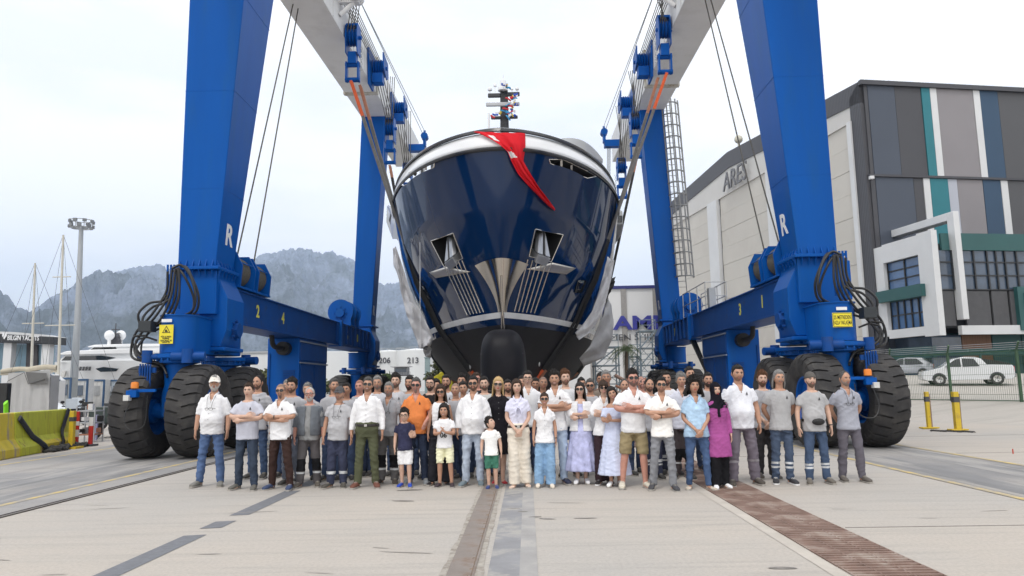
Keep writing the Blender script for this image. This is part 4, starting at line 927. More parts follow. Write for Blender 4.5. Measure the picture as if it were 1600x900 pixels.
def drape(edge_a, edge_b, Ya, Yb, name, m, lab, cat, amp=.07, seed=1):
    n1, n2 = 44, 12; g = []; ta = np.linspace(0, 1, len(edge_a)); tb2 = np.linspace(0, 1, len(edge_b))
    for i in range(n1+1):
        v = i/n1; a = W(np.interp(v, ta, [e[0] for e in edge_a]), np.interp(v, ta, [e[1] for e in edge_a]), Ya); b2 = W(np.interp(v, tb2, [e[0] for e in edge_b]), np.interp(v, tb2, [e[1] for e in edge_b]), Yb)
        for j in range(n2+1):
            u = j/n2; p = a*(1-u)+b2*u; f = float(fbm(np.array([u*3.0+seed]), np.array([v*7.0]), 4, seed=seed)[0])-.5
            g.append(p+V(amp*.6*f, -amp*4*f, amp*f*.5)+V(0, -.10*math.sin(u*7+v*13+seed), 0))
    q = MB(); q.add(g, [(i*(n2+1)+j, i*(n2+1)+j+1, (i+1)*(n2+1)+j+1, (i+1)*(n2+1)+j) for i in range(n1) for j in range(n2)])
    o = q.build(name, m, None, True, 80, fixn=False); o.modifiers.new('solid', 'SOLIDIFY').thickness = .015; return tag(o, lab, cat)
drape([(614, 388), (614, 410), (624, 440), (628, 460), (634, 490), (640, 505), (652, 530), (655, 545)], [(618, 385), (630, 420), (640, 448), (649, 470), (658, 490), (668, 508), (678, 526), (672, 540)], 27.6, 27.4, 'protective_sheet', M_sheet, 'wrinkled white sheet hanging over the sling left of the bow', 'sheet', .16, 3)
drape([(655, 536), (661, 545), (664, 557)], [(672, 536), (674, 548), (673, 559)], 27.8, 27.7, 'sheet_scrap', M_pad2, 'small grey scrap of sheet hanging below the left white sheet', 'sheet', .05, 5)
drape([(948, 402), (944, 425), (936, 455), (926, 485), (910, 508), (899, 520)], [(959, 408), (955, 435), (949, 462), (938, 493), (921, 520), (904, 532)], 27.4, 27.6, 'protective_sheet', M_sheet, 'white sheet strip tied along the sling right of the bow', 'sheet', .06, 7)
drape([(950, 466), (943, 490), (932, 515), (922, 540), (905, 560)], [(955, 478), (958, 500), (956, 530), (944, 558), (912, 572)], 28.6, 29.6, 'foam_pad', M_pad2, 'grey foam pad hanging behind the right white sheet', 'pad', .03, 9)
drape([(946, 440), (940, 455), (930, 475)], [(962, 432), (957, 450), (946, 470)], 28.4, 29.0, 'dark_cloth_bundle', M_slk, 'dark bundled cloth beside the right sling above the foam pad', 'cloth', .12, 11)
lr = MB(); lr.cyl(W(656, 292, 25.6), W(656.5, 545, 25.6), .010, 6); tag(lr.build('hanging_line', M_letter), 'thin white line hanging down the left side of the bow', 'line')
for (pa, pb2, Ya, Yb, lab) in (((1004, 110), (948, 402), 33.0, 28.0, 'pair'),): pass
# ================================================================ buildings, boats, vehicles and yard things behind
def WP(px, py, P0, d):
    """point where the sight line of a pixel meets the vertical plane through P0 along the level direction d"""
    r = ray(px, py); n = V(d[1], -d[0], 0); t = ((P0-CC)@n)/(r@n); return CC+r*t
def wall_poly(name, pts, m, parent, thick=.05, toward=None, bevel=0):
    """flat piece on a wall: polygon of world points, thickened along its own normal (towards the camera side)"""
    P = np.array(pts); n = np.cross(P[1]-P[0], P[2]-P[1]); n /= np.linalg.norm(n)
    if n@(CC-P.mean(0)) < 0: n = -n
    q = MB(); q.loft([P, P+n*thick]); return q.build(name, m, parent, bevel=bevel)
def corr(name, col, s=8, depth=.3):                       # metal cladding with fine upright ribs
    m = mat(name, col, .45, .1, .05, .3)
    n = m.node_tree; t = n.nodes.new('ShaderNodeTexCoord'); w = n.nodes.new('ShaderNodeTexWave'); w.inputs['Scale'].default_value = s; n.links.new(t.outputs['Object'], w.inputs['Vector'])
    bp = n.nodes.new('ShaderNodeBump'); bp.inputs['Strength'].default_value = depth; bp.inputs['Distance'].default_value = .03; n.links.new(w.outputs['Fac'], bp.inputs['Height']); n.links.new(bp.outputs['Normal'], n.nodes['Principled BSDF'].inputs['Normal']); return m
M_anth = corr('anthracite_cladding', (.055, .055, .063)); M_slate = corr('slate_blue_cladding', (.055, .068, .095)); M_taupe = corr('taupe_cladding', (.23, .215, .225)); M_teal = corr('teal_cladding', (.012, .165, .20)); M_navyc = corr('navy_cladding', (.020, .058, .115)); M_dtau = corr('dark_taupe_cladding', (.07, .07, .075)); M_lil = corr('pale_lilac_cladding', (.42, .44, .50)); M_whc = mat('white_cladding', (.60, .61, .62), .5, 0, .05, .4)
M_cream = mat('cream_door_panel', (.52, .495, .45), .6, 0, .05, .15, dirt=(.48, .45, .41), dscale=.25); M_header = mat('pale_header_panel', (.55, .54, .52), .6, 0, .04, .2)
M_green = mat('dark_green_cladding', (.018, .085, .085), .5, 0, .08, .5); M_winb = mat('blue_window_glass', (.06, .13, .27), .05, 0, .3, .35, spec=.9); M_wind = mat('dark_window_glass', (.045, .07, .11), .05, 0, .4, .4, spec=.8); M_mull = mat('black_mullion', (.02, .022, .026), .5)
M_mesh = mat('grey_mesh_panel', (.07, .07, .075), .7, 0, .1, 2)
# ---- big shed with the gable towards the hoist and the striped flank to the right
HC = W(1347, 128, 62.0); hd = ray(622, 603)[:2]; hd = V(hd[0], hd[1], 0)/np.linalg.norm(hd); he = V(hd[1], -hd[0], 0)
hang = thing('shipyard_shed', (HC[0], HC[1], 0), 'huge shipyard shed with cream gable doors and striped dark flank at right', 'building')
hg = lambda px, py: WP(px, py, HC, hd); hs = lambda px, py: WP(px, py, HC, he)
rdg = hg(1140, 238); Lr = np.linalg.norm((rdg-HC)[:2]); far = HC+hd*2*Lr; zg = 1.0
depth_e = 70.
b = MB(); sec = [V(*HC[:2], zg), HC, V(*rdg[:2], rdg[2]), V(*far[:2], HC[2]), V(*far[:2], zg)]
off = -hd*0+he*.35
b.loft([[p+he*.6 for p in sec], [p+he*depth_e for p in sec]]); b.build('shed_body', M_anth, hang)
def gpoly(name, px_pts, m, th=.06): return wall_poly(name, [hg(*p)+he*.6 for p in px_pts], m, hang, th)
lerp = lambda a, b_, t: a*(1-t)+b_*t
# gable: dark frame, pale header, cream door leaves made of single panels, white pillars
def gp(t, z): return V(*(HC+hd*t)[:2], z)
wall_poly('gable_frame', [gp(.0, zg), gp(1.5, zg), gp(1.5, HC[2]-1.0), gp(0, HC[2])], M_anth, hang, .35)
wall_poly('gable_frame', [gp(0, HC[2]), gp(Lr, rdg[2]), gp(Lr, rdg[2]-2.0), gp(1.5, HC[2]-1.7), gp(0, HC[2]-1.9)], M_anth, hang, .35)
wall_poly('gable_frame', [gp(2*Lr, HC[2]), gp(Lr, rdg[2]), gp(Lr, rdg[2]-2.0), gp(2*Lr, HC[2]-1.9)], M_anth, hang, .35)
hz_ = [HC[2]-2.0, rdg[2]-2.3]
zd = hg(1334, 188)[2]; zd2 = hg(1192, 275)[2]; zdoor = (zd+zd2)/2
wall_poly('header_panel', [gp(1.4, zdoor), gp(Lr, zdoor), gp(Lr, rdg[2]-1.5), gp(1.4, HC[2]-1.3)], M_header, hang, .25)
wall_poly('header_panel', [gp(Lr, zdoor), gp(2*Lr, zdoor), gp(2*Lr, HC[2]-1.4), gp(Lr, rdg[2]-1.5)], M_header, hang, .25)
tp = lambda px, py: float((hg(px, py)-HC)@hd)
pil = [(1.4, 2.0)]+[(tp(1220, 400)-.3, tp(1210, 400)), (tp(1128, 380), tp(1113, 380)), (2*Lr-2, 2*Lr)]
edges = [(2.0, tp(1220, 400)-.4), (tp(1208, 400), tp(1130, 380)), (tp(1112, 380), tp(1060, 380)), (tp(1060, 380), 2*Lr-1)]
for a, b_ in pil: wall_poly('white_pillar', [gp(a, zg), gp(b_, zg), gp(b_, zdoor+.02), gp(a, zdoor+.02)], M_whc, hang, .5)
for (a, b_) in edges:
    if b_-a < 1: continue
    nrow = 11; zz = np.linspace(zg, zdoor, nrow+1)
    for i in range(nrow): wall_poly('door_panel', [gp(a, zz[i]+.012), gp(b_, zz[i]+.012), gp(b_, zz[i+1]-.012), gp(a, zz[i+1]-.012)], M_cream, hang, .10+.02*(i % 2))
cl_ = hg(1157, 276)+V(he[0]*-.32, he[1]*-.32, 0)
put_text('sign_letters', 'ARES', 3.1, cl_-he*.45, -hd, (0, 0, 1), mat('grey_sign_letters', (.13, .13, .14), .4), hang, depth=.15, width=float(tp(1139, 270)-tp(1178, 260)), bold=.0, shear=.18)
sl = MB(); p = hg(1154, 219); sl.ell(p+V(0, 0, .1), (.5, .5, .5), 14, 9); sl.cyl(p-V(0, 0, 1.5), p, .15, 8); sl.build('roof_beacon', mat('pale_globe', (.5, .48, .40), .6, 0, .2, 3, .6, 6), hang, True, 50)
# flank stripes: upper tier and lower tier
up = [(1347, 1353, M_anth, 1358.5, 1364), (1353, 1395, M_slate, 1364, 1409), (1395, 1436, M_anth, 1409, 1450), (1436, 1449.5, M_teal, 1450, 1465), (1449.5, 1460, M_whc, 1465, 1476.5), (1460, 1516.5, M_taupe, 1476.5, 1532), (1516.5, 1527, M_whc, 1532, 1543.6), (1527, 1555, M_navyc, 1543.6, 1571), (1555, 1610, M_dtau, 1571, 1625), (1610, 1640, M_whc, 1625, 1655), (1640, 1760, M_anth, 1655, 1775)]
lo = [(1358.5, 1366, M_anth), (1366, 1425, M_slate), (1425, 1440, M_anth), (1440, 1450.5, M_whc), (1450.5, 1478.5, M_teal), (1478.5, 1493, M_lil), (1493, 1533, M_taupe), (1533, 1560.5, M_navyc), (1560.5, 1571.5, M_whc), (1571.5, 1640, M_dtau), (1640, 1760, M_anth)]
zt1 = HC[2]; zm = hs(1450, 277.5)[2]
sp_ = lambda px, py: float((hs(px, py)-HC)@he)
ep = lambda t, z: V(*(HC+he*t)[:2], z)
def flank(t0, t1, z0, z1, m, k):
    wall_poly('cladding_strip', [ep(t0+.02, z0), ep(t1-.02, z0), ep(t1-.02, z1), ep(t0+.02, z1)], m, hang, .12+(.05 if m in (M_whc, M_teal) else .02*(k % 2)))
for k, (a, b_, m, c_, d_) in enumerate(up): flank(sp_(a, 132)+.0, sp_(b_, 132), zm+.12, zt1-.35, m, k)
for k, (a, b_, m) in enumerate(lo): flank(sp_(a, 279), sp_(b_, 279), zg, zm-.12, m, k)
wall_poly('flank_rail', [ep(-.2, zm-.1), ep(80, zm-.1), ep(80, zm+.1), ep(-.2, zm+.1)], M_anth, hang, .3); wall_poly('roof_edge', [ep(-.4, zt1-.35), ep(90, zt1-.35), ep(90, zt1+.05), ep(-.4, zt1+.05)], M_anth, hang, .4)
wl_ = MB(); p = hs(1356, 280); wl_.box(p-hd*.5, (.35, .3, .25)); wl_.build('security_camera', M_whc, hang)
# ---- office block standing in front of the flank
offc = thing('office_block', (HC[0]+8, HC[1]-8, 0), 'white and green framed office block with blue windows before the striped shed', 'building')
A0 = hs(1373, 388); we = lambda px, py: WP(px, py, A0, hd); B0 = we(1466, 440); wf = lambda px, py: WP(px, py, B0, he)
ta = float((A0-B0)@(-hd)); Wd = abs(float((A0-B0)@hd)); zo0 = we(1476, 524)[2]; zo1 = we(1456.6, 361)[2]
obx = MB(); q0 = V(*B0[:2], 0); L_ = 40.
cor = [q0+hd*.5+he*.4, q0+he*L_+hd*.5, q0+he*L_+hd*Wd, q0+hd*Wd+he*.4]
obx.loft([[c+V(0, 0, zo0+.6) for c in cor], [c+V(0, 0, zo1-.9) for c in cor]]); obx.build('office_core', M_mull, offc)
def epl(t, z, o=0.): return V(*(B0+hd*t-he*o)[:2], z)     # end wall: t metres back from the front corner
zw = {k: we(*p)[2] for k, p in {'w1t': (1443, 398), 'w1b': (1446, 443), 'gt': (1450, 444), 'gb': (1451, 463), 'w2t': (1449, 463), 'w2b': (1453, 510)}.items()}
tl_ = lambda px, py: float((we(px, py)-B0)@hd); tw0 = tl_(1446, 430); tw1 = tl_(1390, 430)
for nm, a, b_, z0, z1, m, th in (('white_frame', -.3, tw0, zo0, zo1, M_whc, .5), ('white_frame', tw1, Wd, zo0+.3, zo1-.2, M_whc, .5), ('white_frame', tw0, tw1, zw['w1t'], zo1-.1, M_whc, .5), ('white_frame', tw0, tw1, zo0+.1, zw['w2b'], M_whc, .5), ('green_band', tw0-.5, tw1+.7, zw['gb'], zw['gt'], M_green, .9), ('window_pane', tw0, tw1, zw['w1b'], zw['w1t'], M_winb, .1), ('window_pane', tw0, tw1, zw['w2b'], zw['w2t'], M_winb, .1)):
    wall_poly(nm, [epl(a, z0), epl(b_, z0), epl(b_, z1), epl(a, z1)], m, offc, th)
for (z0, z1, nc, nr) in ((zw['w1b'], zw['w1t'], 2, 3), (zw['w2b'], zw['w2t'], 5, 2)):
    for i in range(nc+1): t = tw0+(tw1-tw0)*i/nc; wall_poly('mullion', [epl(t-.06, z0), epl(t+.06, z0), epl(t+.06, z1), epl(t-.06, z1)], M_mull, offc, .2)
    for i in range(nr+1): z = z0+(z1-z0)*i/nr; wall_poly('mullion', [epl(tw0, z-.05), epl(tw1, z-.05), epl(tw1, z+.05), epl(tw0, z+.05)], M_mull, offc, .18)
fp = lambda t, z: V(*(B0+he*t)[:2], z)
sf = lambda px, py: float((wf(px, py)-B0)@he)
zf = {k: wf(*p)[2] for k, p in {'gt': (1520, 366), 'gb': (1520, 392), 'wb': (1520, 453), 'pb': (1520, 509), 'wb2': (1520, 523)}.items()}
t_end = 34.
wall_poly('green_fascia', [fp(sf(1497, 380), zf['gb']), fp(t_end, zf['gb']), fp(t_end, zf['gt']), fp(sf(1497, 380), zf['gt'])], M_green, offc, .3)
wall_poly('green_fascia', [fp(.4, zf['gb']), fp(sf(1480, 380), zf['gb']), fp(sf(1480, 380), zf['gt']), fp(.4, zf['gt'])], M_green, offc, .2)
wall_poly('white_base_band', [fp(sf(1497, 515), zf['wb2']), fp(t_end, zf['wb2']), fp(t_end, zf['pb']), fp(sf(1497, 515), zf['pb'])], M_whc, offc, .4)
bays = [(sf(1464, 430), sf(1487, 430)), (sf(1500, 430), sf(1542, 430)), (sf(1542, 430), sf(1570, 430)), (sf(1570, 430), sf(1606, 430)), (sf(1606, 430), sf(1650, 430))]
for i, (a, b_) in enumerate(bays):
    wall_poly('window_pane', [fp(a, zf['wb']), fp(b_, zf['wb']), fp(b_, zf['gb']), fp(a, zf['gb'])], M_wind, offc, .10+.002*i)
    wall_poly('mesh_panel', [fp(a+.1, zf['pb']), fp(b_-.1, zf['pb']), fp(b_-.1, zf['wb']-.1), fp(a+.1, zf['wb']-.1)], M_mesh, offc, .14+.002*i)
    for j in range(3 if i else 2): t = a+(b_-a)*j/(2 if i else 1); wall_poly('mullion', [fp(t-.06, zf['wb']), fp(t+.06, zf['wb']), fp(t+.06, zf['gb']), fp(t-.06, zf['gb'])], M_mull, offc, .22+.003*j)
    for f in (0, .36, .70): z = zf['wb']+(zf['gb']-zf['wb'])*f; wall_poly('mullion', [fp(a, z-.05), fp(b_, z-.05), fp(b_, z+.05), fp(a, z+.05)], M_mull, offc, .19)
wall_poly('green_box', [fp(sf(1585, 490), zf['pb']-.4), fp(t_end, zf['pb']-.4), fp(t_end, zf['wb']+.2), fp(sf(1585, 490), zf['wb']+.2)], M_green, offc, .5); wall_poly('window_pane', [fp(sf(1592, 470), zf['pb']+.9), fp(t_end, zf['pb']+.9), fp(t_end, zf['wb']-.3), fp(sf(1592, 470), zf['wb']-.3)], M_wind, offc, .6)
# white portal: sloping arm and post
pq = [wf(1478, 333), wf(1487, 333), wf(1504, 500), wf(1495, 500)]
po = MB(); po.loft([[p-hd*.0 for p in pq], [p-hd*.7 for p in pq]]); po.build('white_post', M_whc, offc, bevel=.03)
pa = [wf(1478, 333), wf(1478, 345)]; end = [WP(1402, 356, B0-he*0+V(0, 0, 0), hd), WP(1402, 366, B0, hd)]
ar = MB(); r0 = [pa[0]-hd*1.2, pa[0]-hd*.1, pa[1]-hd*.1, pa[1]-hd*1.2]; dd = hd*(float((end[0]-pa[0])@hd))
ar.loft([[p+he*.0 for p in r0], [p+he*.0-V(0, 0, 0)+he*1.0 for p in r0]]); 
arm_l = abs(float((end[0]-B0)@hd)); zA, zB = wf(1478, 333)[2], wf(1478, 345)[2]
ar = MB(); base = B0+he*float((wf(1478, 333)-B0)@he); c0 = V(*base[:2], 0)
ar.loft([[c0+V(0, 0, zB), c0+V(0, 0, zA), c0+he*.9+V(0, 0, zA), c0+he*.9+V(0, 0, zB)], [c0+hd*Wd+V(0, 0, zB), c0+hd*Wd+V(0, 0, zA), c0+hd*Wd+he*.9+V(0, 0, zA), c0+hd*Wd+he*.9+V(0, 0, zB)]]); ar.build('white_arm', M_whc, offc, bevel=.03)
# recessed ground floor with timber and glass, pergola
gz0 = 1.2; gr = MB(); c2 = [c+hd*1.2 for c in cor[:2]]
gfl = lambda t, z: V(*(B0+hd*1.4+he*t)[:2], z)
for i in range(14):
    a = -.0+i*2.6; m = [M_wind, M_green, M_wind, mat('timber_cladding', (.20, .10, .055), .6, 0, .2, 1.5, stretch=(8, 8, .6))][(0, 3, 1, 1, 0, 0, 1, 0, 3, 3, 0, 1, 3, 0)[i]]
    wall_poly('ground_floor_bay', [gfl(a, gz0), gfl(a+2.5, gz0), gfl(a+2.5, zo0+.1), gfl(a, zo0+.1)], m, offc, .15)
wall_poly('ground_floor_end', [epl(1.4, gz0, -.8), epl(Wd, gz0, -.8), epl(Wd, zo0+.2, -.8), epl(1.4, zo0+.2, -.8)], M_wind, offc, .1)
wall_poly('end_fascia', [epl(1.2, zo0-1.6, -.3), epl(Wd, zo0-1.6, -.3), epl(Wd, zo0-.7, -.3), epl(1.2, zo0-.7, -.3)], M_green, offc, .3)
pg = MB(); zp = zo0-1.25
for i in range(30): c = B0+he*(-1+i*1.1)-hd*1.2; pg.box((c[0], c[1], zp), (.12, 4.5, .22), rz=-math.atan2(hd[0], hd[1]))
for o in (-.2, -2.8): a = B0+he*(-1.5)+hd*(.6+o); e = a+he*33; pg.bar((a[0], a[1], zp-.16), (e[0], e[1], zp-.16), .14, .2)
for i in range(6): c = B0+he*(1+i*5.5)-hd*2.2; pg.cyl((c[0], c[1], gz0-.1), (c[0], c[1], zp-.1), .09, 10)
pg.build('pergola', mat('green_steel', (.02, .075, .065), .5), offc)
# ---- white shipyard hall far behind on the right of the bow
AH = W(1000, 450, 120.); am = thing('white_hall', (AH[0], 120, 0), 'white hall with large blue letters on its wall behind the right columns', 'building')
M_hall = mat('white_hall_cladding', (.66, .665, .67), .6, 0, .03, .05); x0 = W(948, 450, 120)[0]; zH = AH[2]
x0 -= 18
MB().box(((x0+60)/2, 135, zH/2), (60-x0, 30, zH)).build('wall', M_hall, am); MB().box(((x0+60)/2, 134.9, zH+.15), (60.4-x0, 30.4, .5)).build('roof_edge', mat('blue_roof_edge', (.02, .025, .16), .5), am)
for px in (976, 1026, 925, 1075):
    x = W(px, 520, 120)[0]; MB().box((x, 119.9, zH/2), (.85, .3, zH-.2)).build('grey_post', mat('grey_post', (.28, .27, .26), .6), am)
M_bl = mat('blue_letters', (.025, .03, .26), .5); M_gl = mat('grey_letters', (.06, .06, .07), .5)
xa = W(957, 515, 120)[0]; xe = W(1030, 515, 120)[0]; lw = (xe-xa)/2.75*4.6
zt_a, zb_a = W(990, 494, 120)[2], W(990, 515, 120)[2]
put_text('wall_letters', 'AMELS', (zt_a-zb_a)*1.38, (xa+lw/2, 119.6, (zt_a+zb_a)/2), (1, 0, 0), (0, 0, 1), M_bl, am, depth=.2, width=lw, bold=.10)
xm = W(955, 528, 120)[0]; xh = W(1017, 528, 120)[0]; lw2 = (xh-xm)/6.2*14
put_text('wall_letters', 'DAMEN SHIPYARDS', (W(990, 522, 120)[2]-W(990, 532, 120)[2])*1.35, (xm-(2.4/14)*lw2+lw2/2, 119.6, W(990, 527, 120)[2]), (1, 0, 0), (0, 0, 1), M_gl, am, depth=.2, width=lw2)
# ---- storage tanks behind the left columns
M_tank = mat('white_tank_paint', (.66, .67, .67), .5, 0, .04, .05)
for px, num, Yt, r, ytop, lab in ((516, '205', 238, 18, 549, 'white storage tank numbered 205 seen behind the far left column'), (608, '206', 240, 7.5, 549, 'white storage tank numbered 206 left of the tank numbered 213'), (650, '213', 236, 6.4, 547, 'white storage tank numbered 213 nearest to the yacht bow'), (690, '', 262, 8, 552, 'white storage tank without a visible number half behind the hull')):
    c = W(px, 575, Yt); z1 = W(px, ytop, Yt-r)[2]; t = thing('storage_tank', (c[0], Yt, 0), lab, 'tank', 'white storage tanks')
    MB().lathe([(.001, 0), (r, 0), (r, z1), (r*.98, z1+.1), (.001, z1+.9)], (c[0], Yt, 0), 'z', 48).build('tank_shell', M_tank, t, True, 40)
    rl = MB(); a = np.linspace(0, 2*math.pi, 40); rl.tube([(c[0]+r*.98*math.cos(q), Yt+r*.98*math.sin(q), z1+1.0) for q in a], .06, 5)
    for q in a[::2]: rl.cyl((c[0]+r*.98*math.cos(q), Yt+r*.98*math.sin(q), z1), (c[0]+r*.98*math.cos(q), Yt+r*.98*math.sin(q), z1+1.0), .05, 5)
    rl.build('roof_railing', M_galv, t)
    st_ = MB()
    for k in range(26):
        q = .75+k*.045; st_.box((c[0]+(r+.4)*math.sin(q), Yt-(r+.4)*math.cos(q), z1*k/26+.2), (.8, .8, .12))
    st_.build('stair', M_galv, t)
    if num: put_text('tank_number', num, 2.5, (c[0]+(0 if px != 516 else 0), Yt-r-.12, W(px, 563, Yt-r)[2]), (1, 0, 0), (0, 0, 1), M_gl, t, depth=.1, bold=.05)
# blue-grey lattice column and the little watch cabin between the tanks
q = MB(); p = W(668, 575, 150.); q.box((p[0], 150, 3.6), (1.0, 1.0, 7.2)); q.box((p[0], 150, 7.3), (1.3, 1.3, .2)); tag(q.build('grey_pylon', mat('pale_teal_steel', (.22, .29, .30), .6), bevel=.05), 'pale grey-green square pylon left of the hull bottom', 'pylon')
cb = thing('watch_cabin', tuple(W(628, 600, 130.)[:2])+(0,), 'small grey watch cabin on posts in front of the numbered tanks', 'cabin'); p = W(628, 580, 130.)
MB().box((p[0], 130, p[2]), (2.3, 2.4, 1.3)).build('cabin_box', mat('cabin_grey', (.30, .31, .33), .6), cb); MB().box((p[0], 128.75, p[2]+.15), (1.9, .08, .6)).build('cabin_window', M_wind, cb)
MB().box((p[0], 129.6, p[2]+.78), (3.4, 3.2, .15)).build('cabin_roof', mat('cabin_roof', (.45, .45, .46), .6), cb); r_ = MB(); r_.box((p[0], 129.8, p[2]-.75), (3.6, 4, .18))
for sx in (-1.3, 1.3): r_.box((p[0]+sx, 130, (p[2]-1)/2), (.3, .3, p[2]-1))
for k in range(9): r_.box((p[0]-1.8+k*.45, 127.9, p[2]-.45), (.05, .05, .55))
r_.box((p[0], 127.9, p[2]-.18), (3.6, .06, .06)); r_.build('platform', M_gl, cb)
# ---- trees and shrubs
def leaf_crown(c, rx, rz, n, size, seed):
    """many small leaf faces spread in clumps through the crown's volume"""
    r = np.random.default_rng(seed); nc = max(6, n//60); u = r.normal(size=(nc, 3)); u /= np.linalg.norm(u, axis=1)[:, None]; cc = u*(r.random((nc, 1))**.45)*V(rx, rx, rz)*.85
    k = r.integers(0, nc, n); pos = cc[k]+r.normal(size=(n, 3))*V(rx, rx, rz)*.16+V(*c)
    a = r.normal(size=(n, 3)); a /= np.linalg.norm(a, axis=1)[:, None]; b = np.cross(a, r.normal(size=(n, 3))); b /= np.linalg.norm(b, axis=1)[:, None]; s = size*(.6+.8*r.random((n, 1)))
    vv = np.stack((pos-a*s, pos+b*s*.5, pos+a*s, pos-b*s*.5), 1).reshape(-1, 3)
    m = MB(); m.add(vv, [(4*i, 4*i+1, 4*i+2, 4*i+3) for i in range(n)]); return m
M_leaf = mat('tree_leaves', (.055, .085, .03), .7, 0, .5, .6, spec=.3); M_leaf2 = mat('olive_tree_leaves', (.09, .10, .045), .7, 0, .4, .6, spec=.3); M_bark = mat('bark', (.10, .075, .055), .9, 0, .2, 4, .5, 20)
def tree(px, py, Y, h, rx, lab, m, n=900, seed=1):
    g = W(px, py, Y); x = g[0]; t = thing('tree', (x, Y, 0), lab, 'tree', 'trees around the yard')
    tk = MB(); tk.tube([(x, Y, 0), (x+.1, Y, h*.3), (x-.05, Y, h*.6)], [.05*h*.5, .04*h*.5, .02*h*.5], 8)
    for q in range(4): a = q*1.6+seed; tk.tube([(x, Y, h*.4), (x+rx*.5*math.cos(a), Y+rx*.5*math.sin(a), h*.7)], [.018*h*.5, .006*h*.5], 6)
    tk.build('trunk', M_bark, t, True, 60); leaf_crown((x, Y, h*.62), rx, h*.38, n, .16*rx*.55+.08, seed).build('crown', m, t, fixn=False)
tree(600, 605, 90, 3.3, 1.7, 'dark green rounded tree left of the watch cabin, behind the crowd', M_leaf, 1500, 2)
tree(583, 605, 95, 3.6, 1.8, 'smaller dark tree beside the far left wheels', M_leaf, 900, 12)
tree(684, 585, 75, 4.4, 1.3, 'olive green tree under the left side of the hull', M_leaf2, 1200, 4)
for i, (px, Y, h, rx) in enumerate(((388, 60, 3.2, 2.2), (410, 62, 2.8, 2.2), (430, 64, 3.4, 2.4), (372, 63, 3.0, 2.0), (528, 100, 3.0, 2.4))):
    tree(px, 590, Y, h, rx, ('olive green bush behind the left wheels, beside the white wall', 'low olive bush between the left wheels and the cabinet', 'taller olive bush just left of the blue cabinet', 'olive bush half hidden behind the left inner tyre', 'pale green bush right of the blue cabinet')[i], M_leaf2, 1100, 20+i)
wl2 = thing('low_white_building', (W(400, 570, 110)[0], 110, 0), 'low white building behind the bushes left of the cabinet', 'building'); p0 = W(345, 553, 110); p1 = W(432, 553, 110)
MB().box(((p0[0]+p1[0])/2, 112, p0[2]/2), (p1[0]-p0[0], 6, p0[2])).build('wall', M_tank, wl2); MB().box(((p0[0]+p1[0])/2, 112, p0[2]+.1), (p1[0]-p0[0]+.5, 6.4, .25)).build('roof', M_galv, wl2)
# palm beside the white hall
pm = thing('palm_tree', tuple(W(979, 600, 58.)[:2])+(0,), 'palm tree with drooping fronds standing before the white hall', 'palm'); pc = W(979, 545, 58.)
MB().tube(bez([(pc[0]+.1, 58, 0), (pc[0]-.05, 58, pc[2]*.5), (pc[0], 58, pc[2]-.2)], 6), [.17]*4+[.14]*9, 10).build('trunk', M_bark, pm, True, 60)
random.seed(3)
for k in range(26):
    a = k*2.4; el = random.uniform(-.5, 1.2); Lf = random.uniform(1.1, 1.6); f = MB(); pts = []
    for t in np.linspace(0, 1, 7): pts.append(V(pc[0]+Lf*t*math.cos(a)*math.cos(el), 58+Lf*t*math.sin(a)*math.cos(el), pc[2]+Lf*(t*math.sin(el)-.75*t*t)))
    for i in range(6):
        d = pts[i+1]-pts[i]; sd = np.cross(d, V(0, 0, 1)); sd /= np.linalg.norm(sd)+1e-9
        for sg_ in (-1, 1):
            for j in (0, .33, .66):
                p = pts[i]+d*j; w_ = .38*(1-abs(i/6-.35)); tip = p+sd*sg_*w_+d*.9-V(0, 0, .18); f.add([p, p+d*.18, tip], [(0, 1, 2)])
    f.build('frond', M_leaf, pm, fixn=False)
# ---- steel staging by the hall
M_stg = mat('blue_grey_staging', (.17, .215, .25), .6, .2, .15, 2)
def staging(pxa, pxb, ya, yb, Y, lab, seed, levels=3):
    a = W(pxa, yb, Y); b_ = W(pxb, ya, Y); x0, x1 = a[0], b_[0]; z1 = b_[2]; t = thing('steel_staging', ((x0+x1)/2, Y, 0), lab, 'staging', 'steel stagings by the hall'); n = max(1, int((x1-x0)/2.4))
    po = MB(); 
    for i in range(n+1):
        for yy in (Y, Y+2): po.bar(((x0+(x1-x0)*i/n), yy, 0), ((x0+(x1-x0)*i/n), yy, z1), .11)
    po.build('upright', M_stg, t)
    for l in range(1, levels+1):
        z = z1*l/levels; q = MB(); q.box(((x0+x1)/2, Y+1, z-.05), (x1-x0+.2, 2.2, .1)); q.build('deck', M_stg, t); q = MB()
        for h in (.5, 1.0): q.bar((x0, Y-.05, z+h), (x1, Y-.05, z+h), .06)
        for i in range(n+1): q.bar((x0+(x1-x0)*i/n, Y-.05, z), (x0+(x1-x0)*i/n, Y-.05, z+1), .05)
        q.build('guard_rail', M_stg, t)
        q = MB(); i0 = (l+seed) % n; q.bar((x0+(x1-x0)*i0/n, Y-.1, z-z1/levels), (x0+(x1-x0)*(i0+1)/n, Y-.1, z), .3, .1); q.bar((x0+(x1-x0)*i0/n, Y-.1, z-z1/levels+1), (x0+(x1-x0)*(i0+1)/n, Y-.1, z+1), .05); q.build('stair_flight', M_stg, t)
        q = MB(); q.bar((x0, Y+.1, z-z1/levels), (x0+(x1-x0)/n, Y+.1, z), .05); q.bar((x1, Y+.1, z-z1/levels), (x1-(x1-x0)/n, Y+.1, z), .05); q.build('brace', M_stg, t)
staging(931, 966, 541, 600, 62., 'blue grey steel staging with stairs below the hull, left of the palm', 0, 3)
staging(984, 1000, 556, 600, 66., 'lower blue grey staging just right of the palm', 1, 3)
